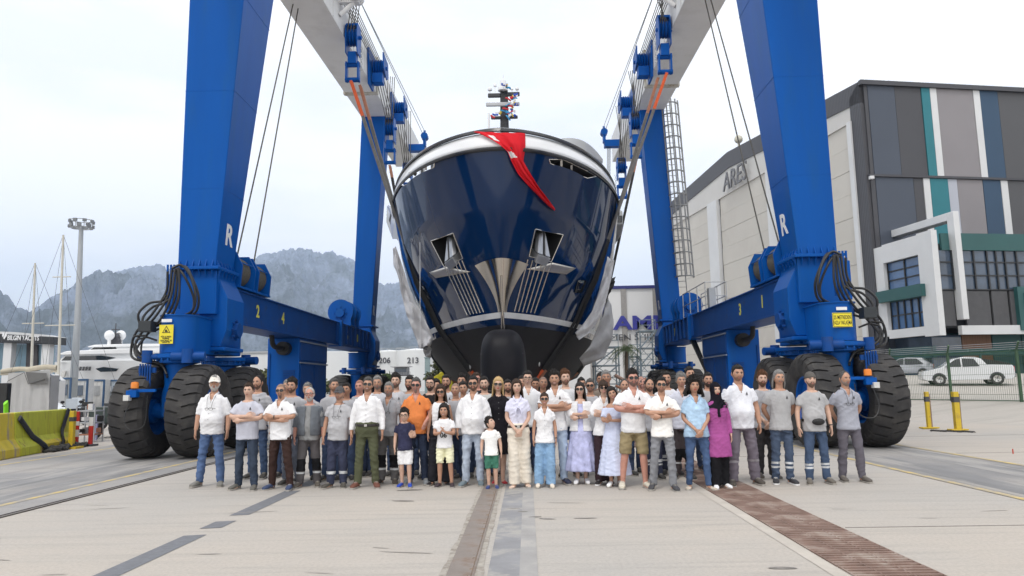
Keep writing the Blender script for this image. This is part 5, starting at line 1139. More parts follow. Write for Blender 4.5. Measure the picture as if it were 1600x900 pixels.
staging(1003, 1024, 516, 600, 70., 'tall narrow staging tower before the blue wall letters', 2, 4)
dm = thing('scrap_heap', tuple(W(1020, 590, 56.)[:2])+(0,), 'brown heap of pipes and boat gear below the staging tower', 'heap'); p = W(1018, 590, 56.); random.seed(12)
for k in range(26):
    q = MB(); c = V(p[0]+random.uniform(-2.2, 2.2), 56+random.uniform(-1, 1), .2+random.random()*1.6); d = V(random.uniform(-1, 1), random.uniform(-1, 1), random.uniform(-.6, .8)); q.tube([c-d*.7, c, c+d*.7+V(0, 0, random.uniform(-.2, .2))], random.uniform(.06, .16), 7); q.build('scrap_piece', (M_rust, M_hose, M_galv, M_slb)[k % 4], dm)
ym = thing('yellow_loader', tuple(W(692, 600, 48.)[:2])+(0,), 'yellow machine half hidden behind the heads below the left sling', 'machine'); p = W(692, 588, 48.)
MB().prism([(p[0]-.9, .6), (p[0]+.7, .6), (p[0]+.7, 2.2), (p[0]-.1, 2.5), (p[0]-.9, 1.5)], 'y', 47.5, 49).build('body', M_sign, ym, bevel=.05); MB().bar((p[0]-.6, 47.6, 2.0), (p[0]+1.0, 47.6, 2.9), .25).bar((p[0]-.4, 47.6, 2.0), (p[0]+.4, 47.6, .8), .2).build('boom', M_sign, ym, bevel=.02)
q = MB()
for sx in (-.5, .5): q.lathe([(.2, -.2), (.55, -.2), (.55, .2), (.2, .2)], (p[0]+sx, 47.4, .55), 'y', 18, closed=True)
q.build('wheels', M_rubber, ym, True, 40)
# ---- fence along the raised car park
M_fgreen = mat('fence_green', (.055, .11, .06), .55, 0, .1, 3); fence = thing('mesh_fence', (float(fA[0]), float(fA[1]), .6), 'green wire mesh fence along the raised car park', 'fence')
Lf = np.linalg.norm(fB-fA); fz = .58
for i, px in enumerate((1342, 1395, 1487, 1597, 1720)):
    t = None
    best = min(np.arange(-8, 16, .02), key=lambda t_: abs(float(((fA+fd*t_-CC)@CR)/((fA+fd*t_-CC)@CF))*FPX+800-px))
    c = fA+fd*best; q = MB(); q.box((c[0], c[1], fz+1.02), (.09, .09, 2.1)); q.bar((c[0], c[1], fz+2.05), (c[0]-.12, c[1]-.35, fz+2.35), .06); q.build('post', M_fgreen, fence)
tt = np.arange(-6, 14, .10); pn = 0
for a, b_ in ((-6, -1), (-1, 4), (4, 9), (9, 14)):
    q = MB()
    for t in np.arange(a, b_, .085):
        c = fA+fd*t; q.bar((c[0], c[1], fz+.06), (c[0], c[1], fz+2.0), .007)
    for z in (.06, .3, .7, 1.1, 1.5, 1.8, 2.0):
        c0, c1 = fA+fd*a, fA+fd*b_; q.bar((c0[0], c0[1]-.006, fz+z), (c1[0], c1[1]-.006, fz+z), .034 if z in (.06, 2.0) else .012)
    q.build('mesh_panel', M_fgreen, fence)
q = MB()
for k in range(4):
    c0, c1 = fA-fd*6, fA+fd*14; q.cyl((c0[0]-.03*k, c0[1]-.09*k, fz+2.08+.08*k), (c1[0]-.03*k, c1[1]-.09*k, fz+2.08+.08*k), .008, 4)
q.build('top_wire', M_galv, fence)
# ---- cars
def car(name, loc, rz, prof, glass, Lc_, wheels, m, lab, cover=None, Wc=1.68):
    c = thing(name, loc, lab, 'car', 'cars in the raised car park'); c.rotation_euler.z = rz
    def P(nm, mb_, mt, par=c, **k):
        o = mb_.build(nm, mt, None, **k); o.parent = par; return o
    pr = np.array(prof); ctr = V(pr[:, 0].mean(), .55); rings = []
    for y, s, dz in ((-.5, .93, 0), (-.485, .965, 0), (-.45, .99, 0), (-.3, 1, 0), (0, 1.005, .01), (.3, 1, 0), (.45, .99, 0), (.485, .965, 0), (.5, .93, 0)):
        r = []
        for (x, z) in pr:
            up = max(0, z-.92); yy = y*Wc*(1-.20*up/.5 if up > 0 else 1); r.append((ctr[0]+(x-ctr[0])*(1-(1-s)*.35), yy, ctr[1]+(z-ctr[1])*s))
        rings.append(r)
    b = MB(); b.loft(rings); P('body', b, m, smooth=True, ang=38)
    for s in (-1, 1):
        for gl in glass:
            q = MB(); q.loft([[(x, s*(Wc/2*(1-.20*max(0, z-.92)/.5)+.006), z) for x, z in gl], [(x, s*(Wc/2*(1-.20*max(0, z-.92)/.5)-.03), z) for x, z in gl]]); P('side_window', q, M_glassd)
        for x in wheels:
            w = MB(); w.lathe([(.18, -.09), (.27, -.10), (.31, -.06), (.31, .06), (.27, .10), (.18, .09)], (0, 0, 0), 'y', 22, closed=True); t = P('wheel', w, M_rubber, smooth=True); t.location = (x, s*(Wc/2-.08), .31)
            w = MB(); w.lathe([(.001, -.06), (.05, -.085), (.19, -.085), (.2, -.06), (.2, .06), (.19, .085), (.05, .085), (.001, .06)], (0, 0, 0), 'y', 22); r2 = P('rim', w, M_chrome_d, par=t, smooth=True)
            w = MB()
            for k in range(5): a = k*1.257; w.bar((.05*math.cos(a), -s*0+s*.088, .05*math.sin(a)), (.18*math.cos(a), s*.088, .18*math.sin(a)), .03, .01)
            P('spoke', w, M_gl, par=t)
            ar_ = MB(); a = np.linspace(0, math.pi, 12); ar_.loft([[(x+.345*math.cos(q), s*(Wc/2+.004), .31+.345*math.sin(q)) for q in a], [(x+.345*math.cos(q), s*(Wc/2-.2), .31+.345*math.sin(q)) for q in a]]); P('wheel_arch', ar_, M_gl)
        q = MB(); xr = pr[:, 0].max(); q.box((xr-.06, s*(Wc/2-.14), .80), (.10, .16, .28)); P('tail_light', q, mat('red_lens', (.35, .012, .012), .2))
        q = MB(); xf = pr[:, 0].min(); q.box((xf+.16, s*(Wc/2-.20), .68), (.16, .26, .14)); P('headlight', q, mat('clear_lens', (.55, .57, .6), .1))
        q = MB(); q.ell((glass[0][0][0]+.12, s*(Wc/2+.07), .95), (.07, .07, .06), 10, 6); P('mirror', q, m)
    if cover is not None: q = MB(); q.prism(cover, 'y', -Wc*.36, Wc*.36); P('load_cover', q, M_hose)
    q = MB(); q.box((pr[:, 0].max()-.02, 0, .46), (.10, Wc*.86, .16)); P('rear_bumper', q, mat('grey_plastic', (.12, .12, .125), .6))
    q = MB(); q.box((pr[:, 0].max()+.035, 0, .52), (.02, .5, .11)); P('number_plate', q, M_letter)
    return c
M_carw = mat('white_car_paint', (.62, .63, .64), .22, 0, .02, 1, coat=.5); M_cars = mat('silver_car_paint', (.38, .39, .41), .25, .5, .03, 1, coat=.5)
pc1 = W(1509, 601, 39.6); zc1 = float(pc1[2])
car('pickup_car', (pc1[0], 39.6, zc1-.02), R_(-20), [(-2.1, .32), (-2.12, .55), (-2.02, .74), (-1.2, .92), (-.55, 1.38), (-.1, 1.47), (.45, 1.45), (.68, 1.36), (.90, 1.05), (2.0, 1.0), (2.08, .90), (2.1, .42), (1.95, .27), (-1.9, .25)], [[(-1.02, .95), (-.52, 1.34), (-.28, 1.38), (-.28, .95)], [(-.2, .95), (-.2, 1.38), (.34, 1.36), (.55, .97)]], 4.2, (-1.32, 1.28), M_carw, 'white pickup car parked behind the mesh fence', cover=[(.72, 1.36), (1.0, 1.30), (1.5, 1.20), (1.95, 1.08), (1.95, 1.0), (.8, 1.0)])
pc2 = W(1418, 587, 58.)
car('hatchback_car', (pc2[0], 58, float(pc2[2])-.1), R_(-38), [(-1.95, .32), (-1.98, .55), (-1.85, .76), (-1.05, .95), (-.4, 1.42), (.2, 1.50), (1.2, 1.45), (1.75, 1.02), (1.95, .95), (1.98, .45), (1.85, .27), (-1.8, .25)], [[(-.88, .97), (-.38, 1.36), (-.05, 1.41), (-.05, .97)], [(.03, .97), (.03, 1.41), (.85, 1.38), (1.3, 1.0)]], 4.0, (-1.22, 1.22), M_cars, 'silver hatchback parked by the office left of the white car')
rw = MB(); rw.prism([(.86, 1.36), (1.16, 1.42), (1.66, 1.06)], 'y', -.55, .55)
# ---- yellow barrier posts with chain on the right
M_ypost = mat('yellow_post_paint', (.62, .44, .025), .5, 0, .08, 2, dirt=(.40, .26, .05), dscale=4)
for (px, yb, yt, w_, lab) in ((1452, 670, 612, .11, 'thinner yellow barrier post left of the other yellow post'), (1497, 673, 612, .155, 'thicker yellow barrier post with black band, right of the thinner one')):
    g = G(px, yb); yy = g[1]; h = W(px, yt, yy)[2]; t = thing('barrier_post', (g[0], yy, 0), lab, 'post', 'yellow barrier posts'); MB().box((g[0], yy, h/2), (w_, w_, h)).build('post', M_ypost, t, bevel=.008)
    MB().box((g[0], yy, .035), (.52, .26, .04)).build('foot_plate', M_ypost, t, bevel=.008); MB().box((g[0], yy, h*.80), (w_+.012, w_+.012, .16)).build('black_band', M_gl, t)
    MB().box((g[0]+w_/2+.02, yy-.02, h*.5), (.04, .05, h*.9)).build('latch_strip', M_rust, t)
ga, gb = G(1455, 674), G(1520, 676); cn = thing('chain', (float(ga[0]), float(ga[1]), 0), 'dark chain lying on the concrete between the yellow posts', 'chain'); n_ = 46
lk = MB(); a = np.linspace(0, 2*math.pi, 10, endpoint=False); lk.tube([(.045*math.cos(q), .026*math.sin(q), 0) for q in np.append(a, a[0])], .010, 5); lkm = lk.mesh('link', [M_hose])
for i in range(n_):
    f = i/n_; p = ga*(1-f)+gb*f; o = put('link', lkm, cn, loc=(p[0], p[1]+.10*math.sin(f*17), .02)); o.rotation_euler = (1.2*(i % 2), 0, math.cos(f*17)*.8)
nl = MB(); g = G(1583, 709); nl.cyl(g, g+V(0, 0, .10), .012, 6); tag(nl.build('red_peg', mat('red_peg', (.5, .06, .03), .6)), 'tiny red peg standing in the concrete at far right', 'peg')
# ================================================================ things behind the left wheels
random.seed(21)
# ---- floodlight tower
fy_ = 85.; pb = W(118, 600, fy_); pt = W(127, 356, fy_); fl = thing('floodlight_tower', (pb[0], fy_, 0), 'tall grey floodlight mast with ringed lamp head at far left', 'light mast')
mtw = mat('tower_grey', (.36, .38, .40), .5, .3, .06, 1)
MB().tube([(pb[0]-.2, fy_, 0), (lerp(pb, pt, .5)[0], fy_, pt[2]/2), (pt[0], fy_, pt[2])], [.46, .36, .24], 14).build('pole', mtw, fl, True, 50)
q = MB(); a = np.linspace(0, 2*math.pi, 25); c = V(pt[0], fy_, pt[2])
for r, dz in ((1.15, 0), (1.15, .9), (.7, 0)): q.tube([c+V(r*math.cos(t), r*math.sin(t), dz) for t in a], .05, 6)
for t in a[::3]: q.cyl(c+V(1.15*math.cos(t), 1.15*math.sin(t), 0), c+V(1.15*math.cos(t), 1.15*math.sin(t), .9), .04, 6); q.cyl(c, c+V(1.15*math.cos(t), 1.15*math.sin(t), 0), .04, 6)
q.build('head_ring', mtw, fl)
for k in range(16):
    t = k*2*math.pi/16; z = .15 if k % 2 else .75; p = c+V(1.28*math.cos(t), 1.28*math.sin(t), z)
    MB().box(p, (.42, .22, .34), rz=t+math.pi/2).build('lamp', mat('lamp_grey', (.16, .17, .18), .35), fl)
# ---- sailing yachts
def sail_boat(pxb, pxt, ytop, ybase, Y, lab, hullc, spread, L=9):
    b = W(pxb, ybase, Y); t = W(pxt, ytop, Y); bt = thing('sailing_yacht', (b[0], Y, 0), lab, 'sailing yacht', 'sailing yachts in the marina')
    M_m = mat('pale_mast', (.50, .485, .43), .5)
    MB().tube([(b[0], Y, 1.2), (t[0], Y, t[2])], [.13, .085], 8).build('mast', M_m, bt, True, 60)
    for f, w_ in spread: z = 1.2+(t[2]-1.2)*f; x = b[0]+(t[0]-b[0])*f; MB().cyl((x-w_, Y, z-.06), (x+w_, Y, z-.06), .05, 6).build('spreader', M_m, bt)
    r_ = MB()
    for dx in (-L*.5, L*.55, -1.3, 1.3): r_.cyl((t[0], Y, t[2]), (b[0]+dx, Y, 2.2), .014, 5)
    r_.build('rigging', M_gl, bt)
    MB().tube([(b[0], Y, 3.4), (b[0]-L*.32, Y, 3.3)], [.10, .09], 8).tube(bez([(b[0]-.2, Y, 3.7), (b[0]-L*.15, Y, 3.75), (b[0]-L*.31, Y, 3.55)], 5), .22, 8).build('boom', mat('sail_cover', (.42, .38, .30), .8), bt, True, 60)
    h = MB(); rings = []
    for f in np.linspace(0, 1, 14):
        w_ = 1.5*math.sin(math.pi*min(.98, .12+f*.86))**.6; x = b[0]-L*.55+f*L*1.15; rings.append([(x, Y-w_, 2.1+.35*f), (x, Y-w_*.8, 1.0), (x, Y, .5), (x, Y+w_*.8, 1.0), (x, Y+w_, 2.1+.35*f)])
    h.loft(rings); h.build('hull', hullc, bt, True, 40); MB().prism([(b[0]-L*.2, 2.2), (b[0]-L*.15, 2.75), (b[0]+L*.15, 2.75), (b[0]+L*.28, 2.3)], 'y', Y-.8, Y+.8).build('cabin', M_gel, bt, bevel=.05)
sail_boat(93, 99, 367, 570, 62, 'sailing yacht with the taller mast, beside the floodlight mast', M_gel, ((.44, 1.3), (.74, .8)), 9)
sail_boat(51, 55, 411, 570, 66, 'sailing yacht with the shorter mast, left of the taller mast', mat('grey_yacht_hull', (.20, .21, .22), .3), ((.55, 1.0),), 9)
# ---- white superyacht in the marina
sy = thing('white_superyacht', (W(150, 590, 95.)[0], 95, 0), 'white superyacht with two radar domes in the marina at left', 'yacht'); Ys = 95.
def sp2(px, py, Y=Ys): p = W(px, py, Y); return (p[0], p[2])
def slab(name, pts, y0, y1, m, bev=.08): return MB().prism([sp2(*p) for p in pts], 'y', y0, y1).build(name, m, sy, bevel=bev)
hb_ = MB(); rings = []
for px, ytop, ybot, hw in ((82, 566.5, 569, .1), (90, 566.5, 579, .9), (98, 566.5, 592, 1.8), (110, 566.5, 600, 2.6), (130, 566.5, 602, 3.4), (160, 566, 602, 3.9), (215, 565, 602, 4.1), (330, 564, 602, 4.1)):
    a = sp2(px, ytop); b_ = sp2(px, ybot); rings.append([(a[0], Ys-hw, a[1]), (b_[0], Ys-hw*.75, b_[1]), (b_[0], Ys+hw*.75, b_[1]), (a[0], Ys+hw, a[1])])
hb_.loft(rings); hb_.build('hull', M_gel, sy, True, 30)
slab('upper_deck', [(121, 561), (130, 555), (212, 552), (330, 552), (330, 567), (118, 568)], Ys-3.4, Ys+3.4, M_gel); slab('deck_glass', [(128, 558.5), (182, 557), (204, 560.5), (190, 564), (122, 564.5)], Ys-3.45, Ys-3.38, M_glassd, 0); slab('deck_roof', [(119, 555), (132, 550.5), (215, 547), (330, 547), (330, 552), (124, 556.5)], Ys-3.8, Ys+3.8, M_gel)
slab('bridge', [(156, 549), (164, 544), (222, 542), (330, 542), (330, 549), (156, 550)], Ys-2.7, Ys+2.7, M_gel); slab('bridge_glass', [(161, 547.5), (166, 544.5), (198, 543.5), (201, 547)], Ys-2.75, Ys-2.68, M_glassd, 0); slab('bridge_roof', [(157, 543.5), (168, 540.5), (225, 539), (330, 539), (330, 542), (160, 544.5)], Ys-3.0, Ys+3.0, M_gel); slab('hull_glass', [(178, 577), (190, 574.5), (212, 577), (209, 581), (186, 582)], Ys-4.15, Ys-4.02, M_glassd, 0)
for k in range(4): slab('porthole', [(153.5+k*4.6, 574), (156.5+k*4.6, 574), (155.5+k*4.6, 580), (152.5+k*4.6, 580)], Ys-4.05, Ys-3.92, M_glassd, 0)
slab('anchor_pocket', [(121, 581), (127, 580), (125, 589), (119, 591)], Ys-3.3, Ys-3.0, M_chrome_d, 0)
for px in (171, 189): q = MB(); p = W(px, 524, Ys-1 if px < 180 else Ys+1); q.ell(p, (.62, .62, .66), 16, 10); q.cyl(p-V(0, 0, 1.9), p-V(0, 0, .6), .22, 10); q.build('radar_dome', M_gel, sy, True, 60)
q = MB(); p = W(180, 528, Ys); q.prism([sp2(173, 541), sp2(189, 541), sp2(184, 522), sp2(178, 522)], 'y', Ys-.4, Ys+.4); q.cyl((p[0], Ys, p[2]), (p[0], Ys, W(181, 505, Ys)[2]), .06, 6)
for k in range(4): q.box((p[0], Ys, p[2]-.4+k*.5), (1.7-.25*k, .3, .09))
q.build('radar_mast', M_gl, sy)
rl = MB()
for k in range(14): x, z = sp2(88+k*3, 566.5); rl.cyl((x, Ys-2, z), (x, Ys-2, z+.75), .02, 4)
x0_, z0_ = sp2(86, 566.5); x1_, z1_ = sp2(130, 566.3); rl.cyl((x0_, Ys-2, z0_+.75), (x1_, Ys-2, z1_+.75), .025, 4); rl.build('bow_rail', M_galv, sy)
# ---- pavilion with lettering
pv_ = thing('marina_pavilion', (W(40, 580, 78.)[0], 78, 0), 'white columned pavilion with dark lettered roof band at far left', 'building'); Yp = 78.
def pp(px, py, Y=Yp): p = W(px, py, Y); return (p[0], p[2])
MB().prism([pp(-60, 518), pp(84, 526.5), pp(84, 538), pp(-60, 533)], 'y', Yp, Yp+2.2).build('roof_band', M_mull, pv_, bevel=.05); MB().prism([pp(-60, 515), pp(20, 518.5), pp(60, 522), pp(84, 526), pp(-60, 520)], 'y', Yp+.6, Yp+2.6).build('roof', M_whc, pv_)
for px in (2, 62, -40): a = pp(px, 533); b_ = pp(px+9, 585); MB().box(((a[0]+b_[0])/2, Yp+.8, a[1]/2), (b_[0]-a[0], .8, a[1])).build('column', M_whc, pv_, bevel=.03)
MB().prism([pp(-60, 534), pp(66, 538), pp(64, 590), pp(-60, 590)], 'y', Yp+2, Yp+2.2).build('glass_wall', mat('pale_glass', (.30, .45, .55), .1, 0, .2, .3), pv_)
MB().prism([pp(25, 536), pp(42, 537), pp(42, 580), pp(23, 580)], 'y', Yp+1.7, Yp+1.9).build('poster', mat('dark_poster', (.05, .045, .05), .5, 0, .5, .8), pv_)
ax, az_ = pp(37, 527.4); put_text('band_letters', 'BILGIN YACHTS', .72, (ax, Yp-.05, az_-.05), (1, 0, -.035), (.035, 0, 1), M_letter, pv_, depth=.06, width=pp(61, 527)[0]-pp(12, 527)[0], bold=.01)
q = MB(); cx, cz = pp(7.5, 524.7); q.add([(cx-.22, Yp-.06, cz+.35), (cx-.1, Yp-.06, cz+.35), (cx, Yp-.06, cz+.1), (cx+.1, Yp-.06, cz+.35), (cx+.22, Yp-.06, cz+.35), (cx+.26, Yp-.06, cz), (cx, Yp-.06, cz-.4), (cx-.26, Yp-.06, cz)], [(0, 1, 2, 7), (2, 3, 4, 5), (2, 5, 6, 7)]); q.build('band_emblem', M_letter, pv_, fixn=False)
# ---- containers
def container(pxa, pxb, yt, yb, Y, lab, m, blue=True):
    a = W(pxa, yb, Y); b_ = W(pxb, yt, Y); w_ = b_[0]-a[0]; z1 = b_[2]; c = thing('site_container', (a[0]+w_/2, Y, 0), lab, 'container', 'site containers on the quay')
    MB().box((a[0]+w_/2, Y+.45, z1/2), (w_, .9, z1)).build('walls', m, c); fr_ = MB(); F = mat('blue_container_frame', (.03, .08, .17), .5)
    for x in (a[0], b_[0]): fr_.box((x, Y, z1/2), (.12, .12, z1))
    for z in (.08, z1-.06): fr_.box((a[0]+w_/2, Y-.005, z), (w_, .13, .14))
    fr_.build('frame', F, c)
    for k in range(int(w_/.35)): MB().box((a[0]+.2+k*.35, Y-.01, z1/2), (.07, .05, z1-.3)).build('wall_rib', m, c)
    MB().box((a[0]+w_*.55, Y-.04, z1*.66), (w_*.4, .06, z1*.3)).build('window', M_wind if blue else M_galv, c); MB().box((a[0]+w_*.16, Y-.05, z1*.72), (w_*.18, .05, z1*.18)).build('notice_board', M_letter, c)
container(92, 111, 590, 640, 55, 'grey site container left of the two people in black', mat('container_grey', (.30, .32, .33), .6)); container(111, 137, 592, 640, 57, 'white framed site container behind the scooters', mat('container_white', (.52, .53, .54), .6)); container(138, 163, 593, 640, 59, 'white site container with pale window beside the people in black', mat('container_pale', (.56, .56, .55), .6), False); container(164, 200, 593, 640, 60, 'blue framed site container behind the outer left tyre', mat('container_blue', (.40, .45, .50), .6))
sh = thing('white_shed', (W(82, 610, 52.)[0], 52, 0), 'small white gabled shed left of the grey container', 'shed'); a = W(72, 640, 52.); b_ = W(92, 590, 52.); MB().prism([(a[0], 0), (b_[0], 0), (b_[0], b_[2]-.2), (a[0]+.2, b_[2]+.25), (a[0], b_[2]+.2)], 'y', 52, 52.8).build('wall', M_whc, sh); MB().bar((b_[0]+.15, 51.9, b_[2]-.2), (a[0]-.1, 51.9, b_[2]+.36), .1, .1).build('roof_edge', mat('blue_container_frame', (.03, .08, .17), .5), sh)
# ---- white car nose behind the cover
vc = W(84, 634, 40.)
car('parked_car', (vc[0]-1.2, 40, 0), R_(180), [(-2.1, .32), (-2.12, .55), (-2.02, .74), (-1.2, .92), (-.55, 1.38), (-.1, 1.47), (.9, 1.45), (1.6, 1.05), (2.08, .90), (2.1, .42), (1.95, .27), (-1.9, .25)], [[(-1.02, .95), (-.52, 1.34), (-.28, 1.38), (-.28, .95)], [(-.2, .95), (-.2, 1.38), (.8, 1.36), (1.2, .97)]], 4.2, (-1.32, 1.28), M_carw, 'white car half hidden behind the grey covered block at left')
# ---- grey covered block, black panel
cv_ = thing('covered_block', (W(40, 650, 27.)[0], 27, 0), 'block under a pale grey tarpaulin behind the yellow barrier', 'covered block'); g = []
a = W(9, 650, 26.); b_ = W(75, 650, 26.); zT = W(40, 583, 26.)[2]; nx, nz = 40, 26
for i in range(nx+1):
    for j in range(nz+1):
        u, v = i/nx, j/nz; x = a[0]+(b_[0]-a[0])*u; z = zT*v+(.10*u if v > .95 else 0); f = fbm(np.array([u*9.]), np.array([v*2.+4]), 4, seed=8)[0]-.5
        g.append((x+.02*math.sin(v*5), 26+.22*f*(1.2-v)-.03*math.sin(u*40)*(1-v), z))
q = MB(); q.add(g, [(i*(nz+1)+j, (i+1)*(nz+1)+j, (i+1)*(nz+1)+j+1, i*(nz+1)+j+1) for i in range(nx) for j in range(nz)]); q.box(((a[0]+b_[0])/2, 26.35, zT/2-.04), (b_[0]-a[0]-.1, .5, zT-.1)); M_tarp = mat('grey_tarpaulin', (.40, .40, .40), .75, 0, .1, 1.5, .2, 6); q.build('tarpaulin', M_tarp, cv_, True, 60, fixn=False)
q = MB(); m0, m1 = W(40, 581, 25.9), W(73, 600, 25.9); q.add([m0, W(73, 583, 25.9), m1, W(45, 600, 25.9)], [(0, 1, 2, 3)]); q.tube([W(13, 595, 25.88), W(38, 582, 25.88), W(44, 600, 25.88), W(70, 592, 25.88)], .015, 5); q.build('net_patch', mat('dark_net', (.14, .14, .14), .9), cv_, fixn=False)
p = W(4, 650, 22.); bp_ = MB(); bp_.box((p[0]-.35, 22, .95), (1.0, .2, 1.62+.32)); o = bp_.build('black_panel', M_hose, bevel=.02); tag(o, 'black upright panel at the left edge behind the yellow barrier', 'panel')
p = W(9, 634, 20.6); q = MB(); q.tube(bez([(p[0], 20.6, .3), (p[0]+.02, 20.6, .9), (p[0]+.04, 20.55, 1.28), (p[0]+.06, 20.5, 1.36)], 5), .09, 10, flat=.4); tag(q.build('neon_strap', mat('neon_green', (.25, .75, .03), .6)), 'neon green strap hanging over the left end of the barrier', 'strap')
# ---- yellow concrete barrier with black rubber strips and a heap of rope
br_ = thing('concrete_barrier', (-13.4, 20.3, 0), 'worn yellow concrete barrier with black rubber strips at the left edge', 'barrier')
M_yb = mat('worn_yellow_concrete', (.60, .47, .04), .75, 0, .15, 1.5, .3, 20, dirt=(.33, .27, .20), dscale=1.6, dlo=.54, dhi=.66, stretch=(2.5, 2.5, .6)); M_yg = mat('yellow_green_paint', (.48, .50, .04), .7, 0, .12, 2, .2, 20, dirt=(.22, .14, .04), dscale=2.5, dlo=.55, dhi=.70, stretch=(4, 4, .5))
pa_, pb_ = G(-30, 722), G(103, 698); ax_ = (pb_-pa_)/np.linalg.norm(pb_-pa_); nx_ = V(ax_[1], -ax_[0], 0); Lb = np.linalg.norm(pb_-pa_); hB = 1.12
def sect(c, e=0): return [c+nx_*w_+V(0, 0, z) for w_, z in ((.30, 0), (.30, .22), (.14, .46), (.09, hB), (-.09, hB), (-.14, .46), (-.30, .22), (-.30, 0))]
q = MB(); q.loft([sect(pa_), sect(pa_+ax_*Lb*.27)]); q.build('barrier_unit', M_yb, br_, bevel=.03); q = MB(); q.loft([sect(pa_+ax_*(Lb*.27+.04)), sect(pb_)]); q.build('barrier_unit', M_yg, br_, bevel=.03)
q = MB(); q.loft([[c+nx_*w_+V(0, 0, z) for w_, z in ((.31, .0), (.31, .23), (.20, .36), (.20, .0))] for c in (pa_+ax_*Lb*.5, pb_+ax_*.01)]); q.build('yellow_kerb_face', M_yb, br_)
for (t0, z0, t1, z1) in ((.30, .98, .56, .06), (.93, 1.10, .76, .10)):
    pts = []
    for f in np.linspace(0, 1, 8):
        z = z0+(z1-z0)*f; w_ = np.interp(z, [0, .22, .46, hB], [.36, .35, .19, .14]); pts.append(pa_+ax_*Lb*(t0+(t1-t0)*f)+nx_*w_+V(0, 0, z))
    MB().tube(pts, .085, 10, flat=.45, up=nx_).build('rubber_strip', mat('navy_black_rubber', (.012, .014, .022), .6), br_, True, 60)
rp2 = thing('rope_heap', tuple(pa_+ax_*Lb*.7+nx_*.45), 'heap of thick dark rope at the foot of the yellow barrier', 'rope')
for k in range(11):
    c = pa_+ax_*Lb*(.55+.04*k)+nx_*(.42+.12*random.random()); r_ = random.uniform(.07, .15); a = np.linspace(0, 2*math.pi, 14); MB().tube([c+ax_*r_*1.5*math.cos(t)+nx_*r_*math.sin(t)+V(0, 0, .05+.03*(k % 3)+.02*math.sin(3*t)) for t in a], .045, 7).build('rope_coil', mat('dark_rope', (.05, .048, .045), .9, 0, .2, 20, .8, 60), rp2, True, 60)
# ---- posts and boards beside the barrier
g = G(111, 701); t = thing('barrier_post', (g[0], g[1], 0), 'yellow post with black band at the end of the concrete barrier', 'post', 'yellow barrier posts'); h = W(111, 642, g[1])[2]; MB().box((g[0], g[1], h/2), (.13, .13, h)).build('post', M_ypost, t, bevel=.01); MB().box((g[0], g[1], .03), (.5, .4, .06)).build('foot_plate', M_ypost, t); MB().box((g[0], g[1], h*.78), (.14, .14, .12)).build('black_band', M_gl, t)
def banded(px, yb, yt, w_, lab, seq, dy=0):
    g = G(px, yb); h = W(px, yt, g[1])[2]; t = thing('delineator_board', (g[0], g[1], 0), lab, 'board', 'red and white boards'); z = 0
    for i, (f, m) in enumerate(seq): MB().box((g[0], g[1], z+h*f/2), (w_, .05, h*f)).build('band', m, t); z += h*f
    MB().box((g[0], g[1], .03), (w_+.2, .3, .06)).build('foot', M_gl, t)
M_rd = mat('red_board', (.50, .025, .02), .55); M_wt = mat('white_board', (.62, .62, .62), .6)
banded(118, 698, 643, .14, 'red and white banded board right of the yellow post', ((.28, M_rd), (.2, M_wt), (.12, M_rd), (.12, M_wt), (.28, M_rd))); banded(141, 697, 652, .12, 'plain red board right of the banded board', ((.7, M_rd), (.3, M_wt)))
tr = thing('tool_trolley', tuple(G(130, 692)), 'low metal trolley with clutter between the red boards', 'trolley'); g = G(130, 692)
for z in (.25, .62, 1.0): MB().box((g[0], g[1]+.3, z), (.62, .5, .04)).build('shelf', M_galv if z > .3 else M_slb, tr)
q = MB()
for sx in (-.3, .3):
    for sy in (.05, .55): q.bar((g[0]+sx, g[1]+sy, 0), (g[0]+sx, g[1]+sy, 1.15), .035)
q.build('frame', M_galv, tr)
for k in range(7): q = MB(); q.box((g[0]+random.uniform(-.25, .25), g[1]+random.uniform(.1, .5), .27+.38*(k % 3)+.1), (random.uniform(.08, .2), .2, random.uniform(.1, .22)), rz=random.random()); q.build('box', (M_hose, M_wt, M_slb, M_tarp)[k % 4], tr)
g = G(100, 689); cn = thing('hanging_chain', (g[0], g[1], 0), 'pale chain hanging from the end of the barrier', 'chain')
for k in range(12): o = put('link', lkm, cn, loc=(g[0]+.1+.35*(k/11), g[1]+.1, .98-.55*math.sin(k/11*math.pi))); o.rotation_euler = (1.57*(k % 2), .6, 0); o.scale = (1.5, 1.5, 1.5)
g = G(149, 688); bd_ = MB(); h = W(149, 648, g[1])[2]; bd_.box((g[0], g[1], h/2), (.10, .06, h)); tag(bd_.build('lilac_board', mat('lilac_board', (.28, .28, .42), .6)), 'narrow lilac board right of the red board', 'board')
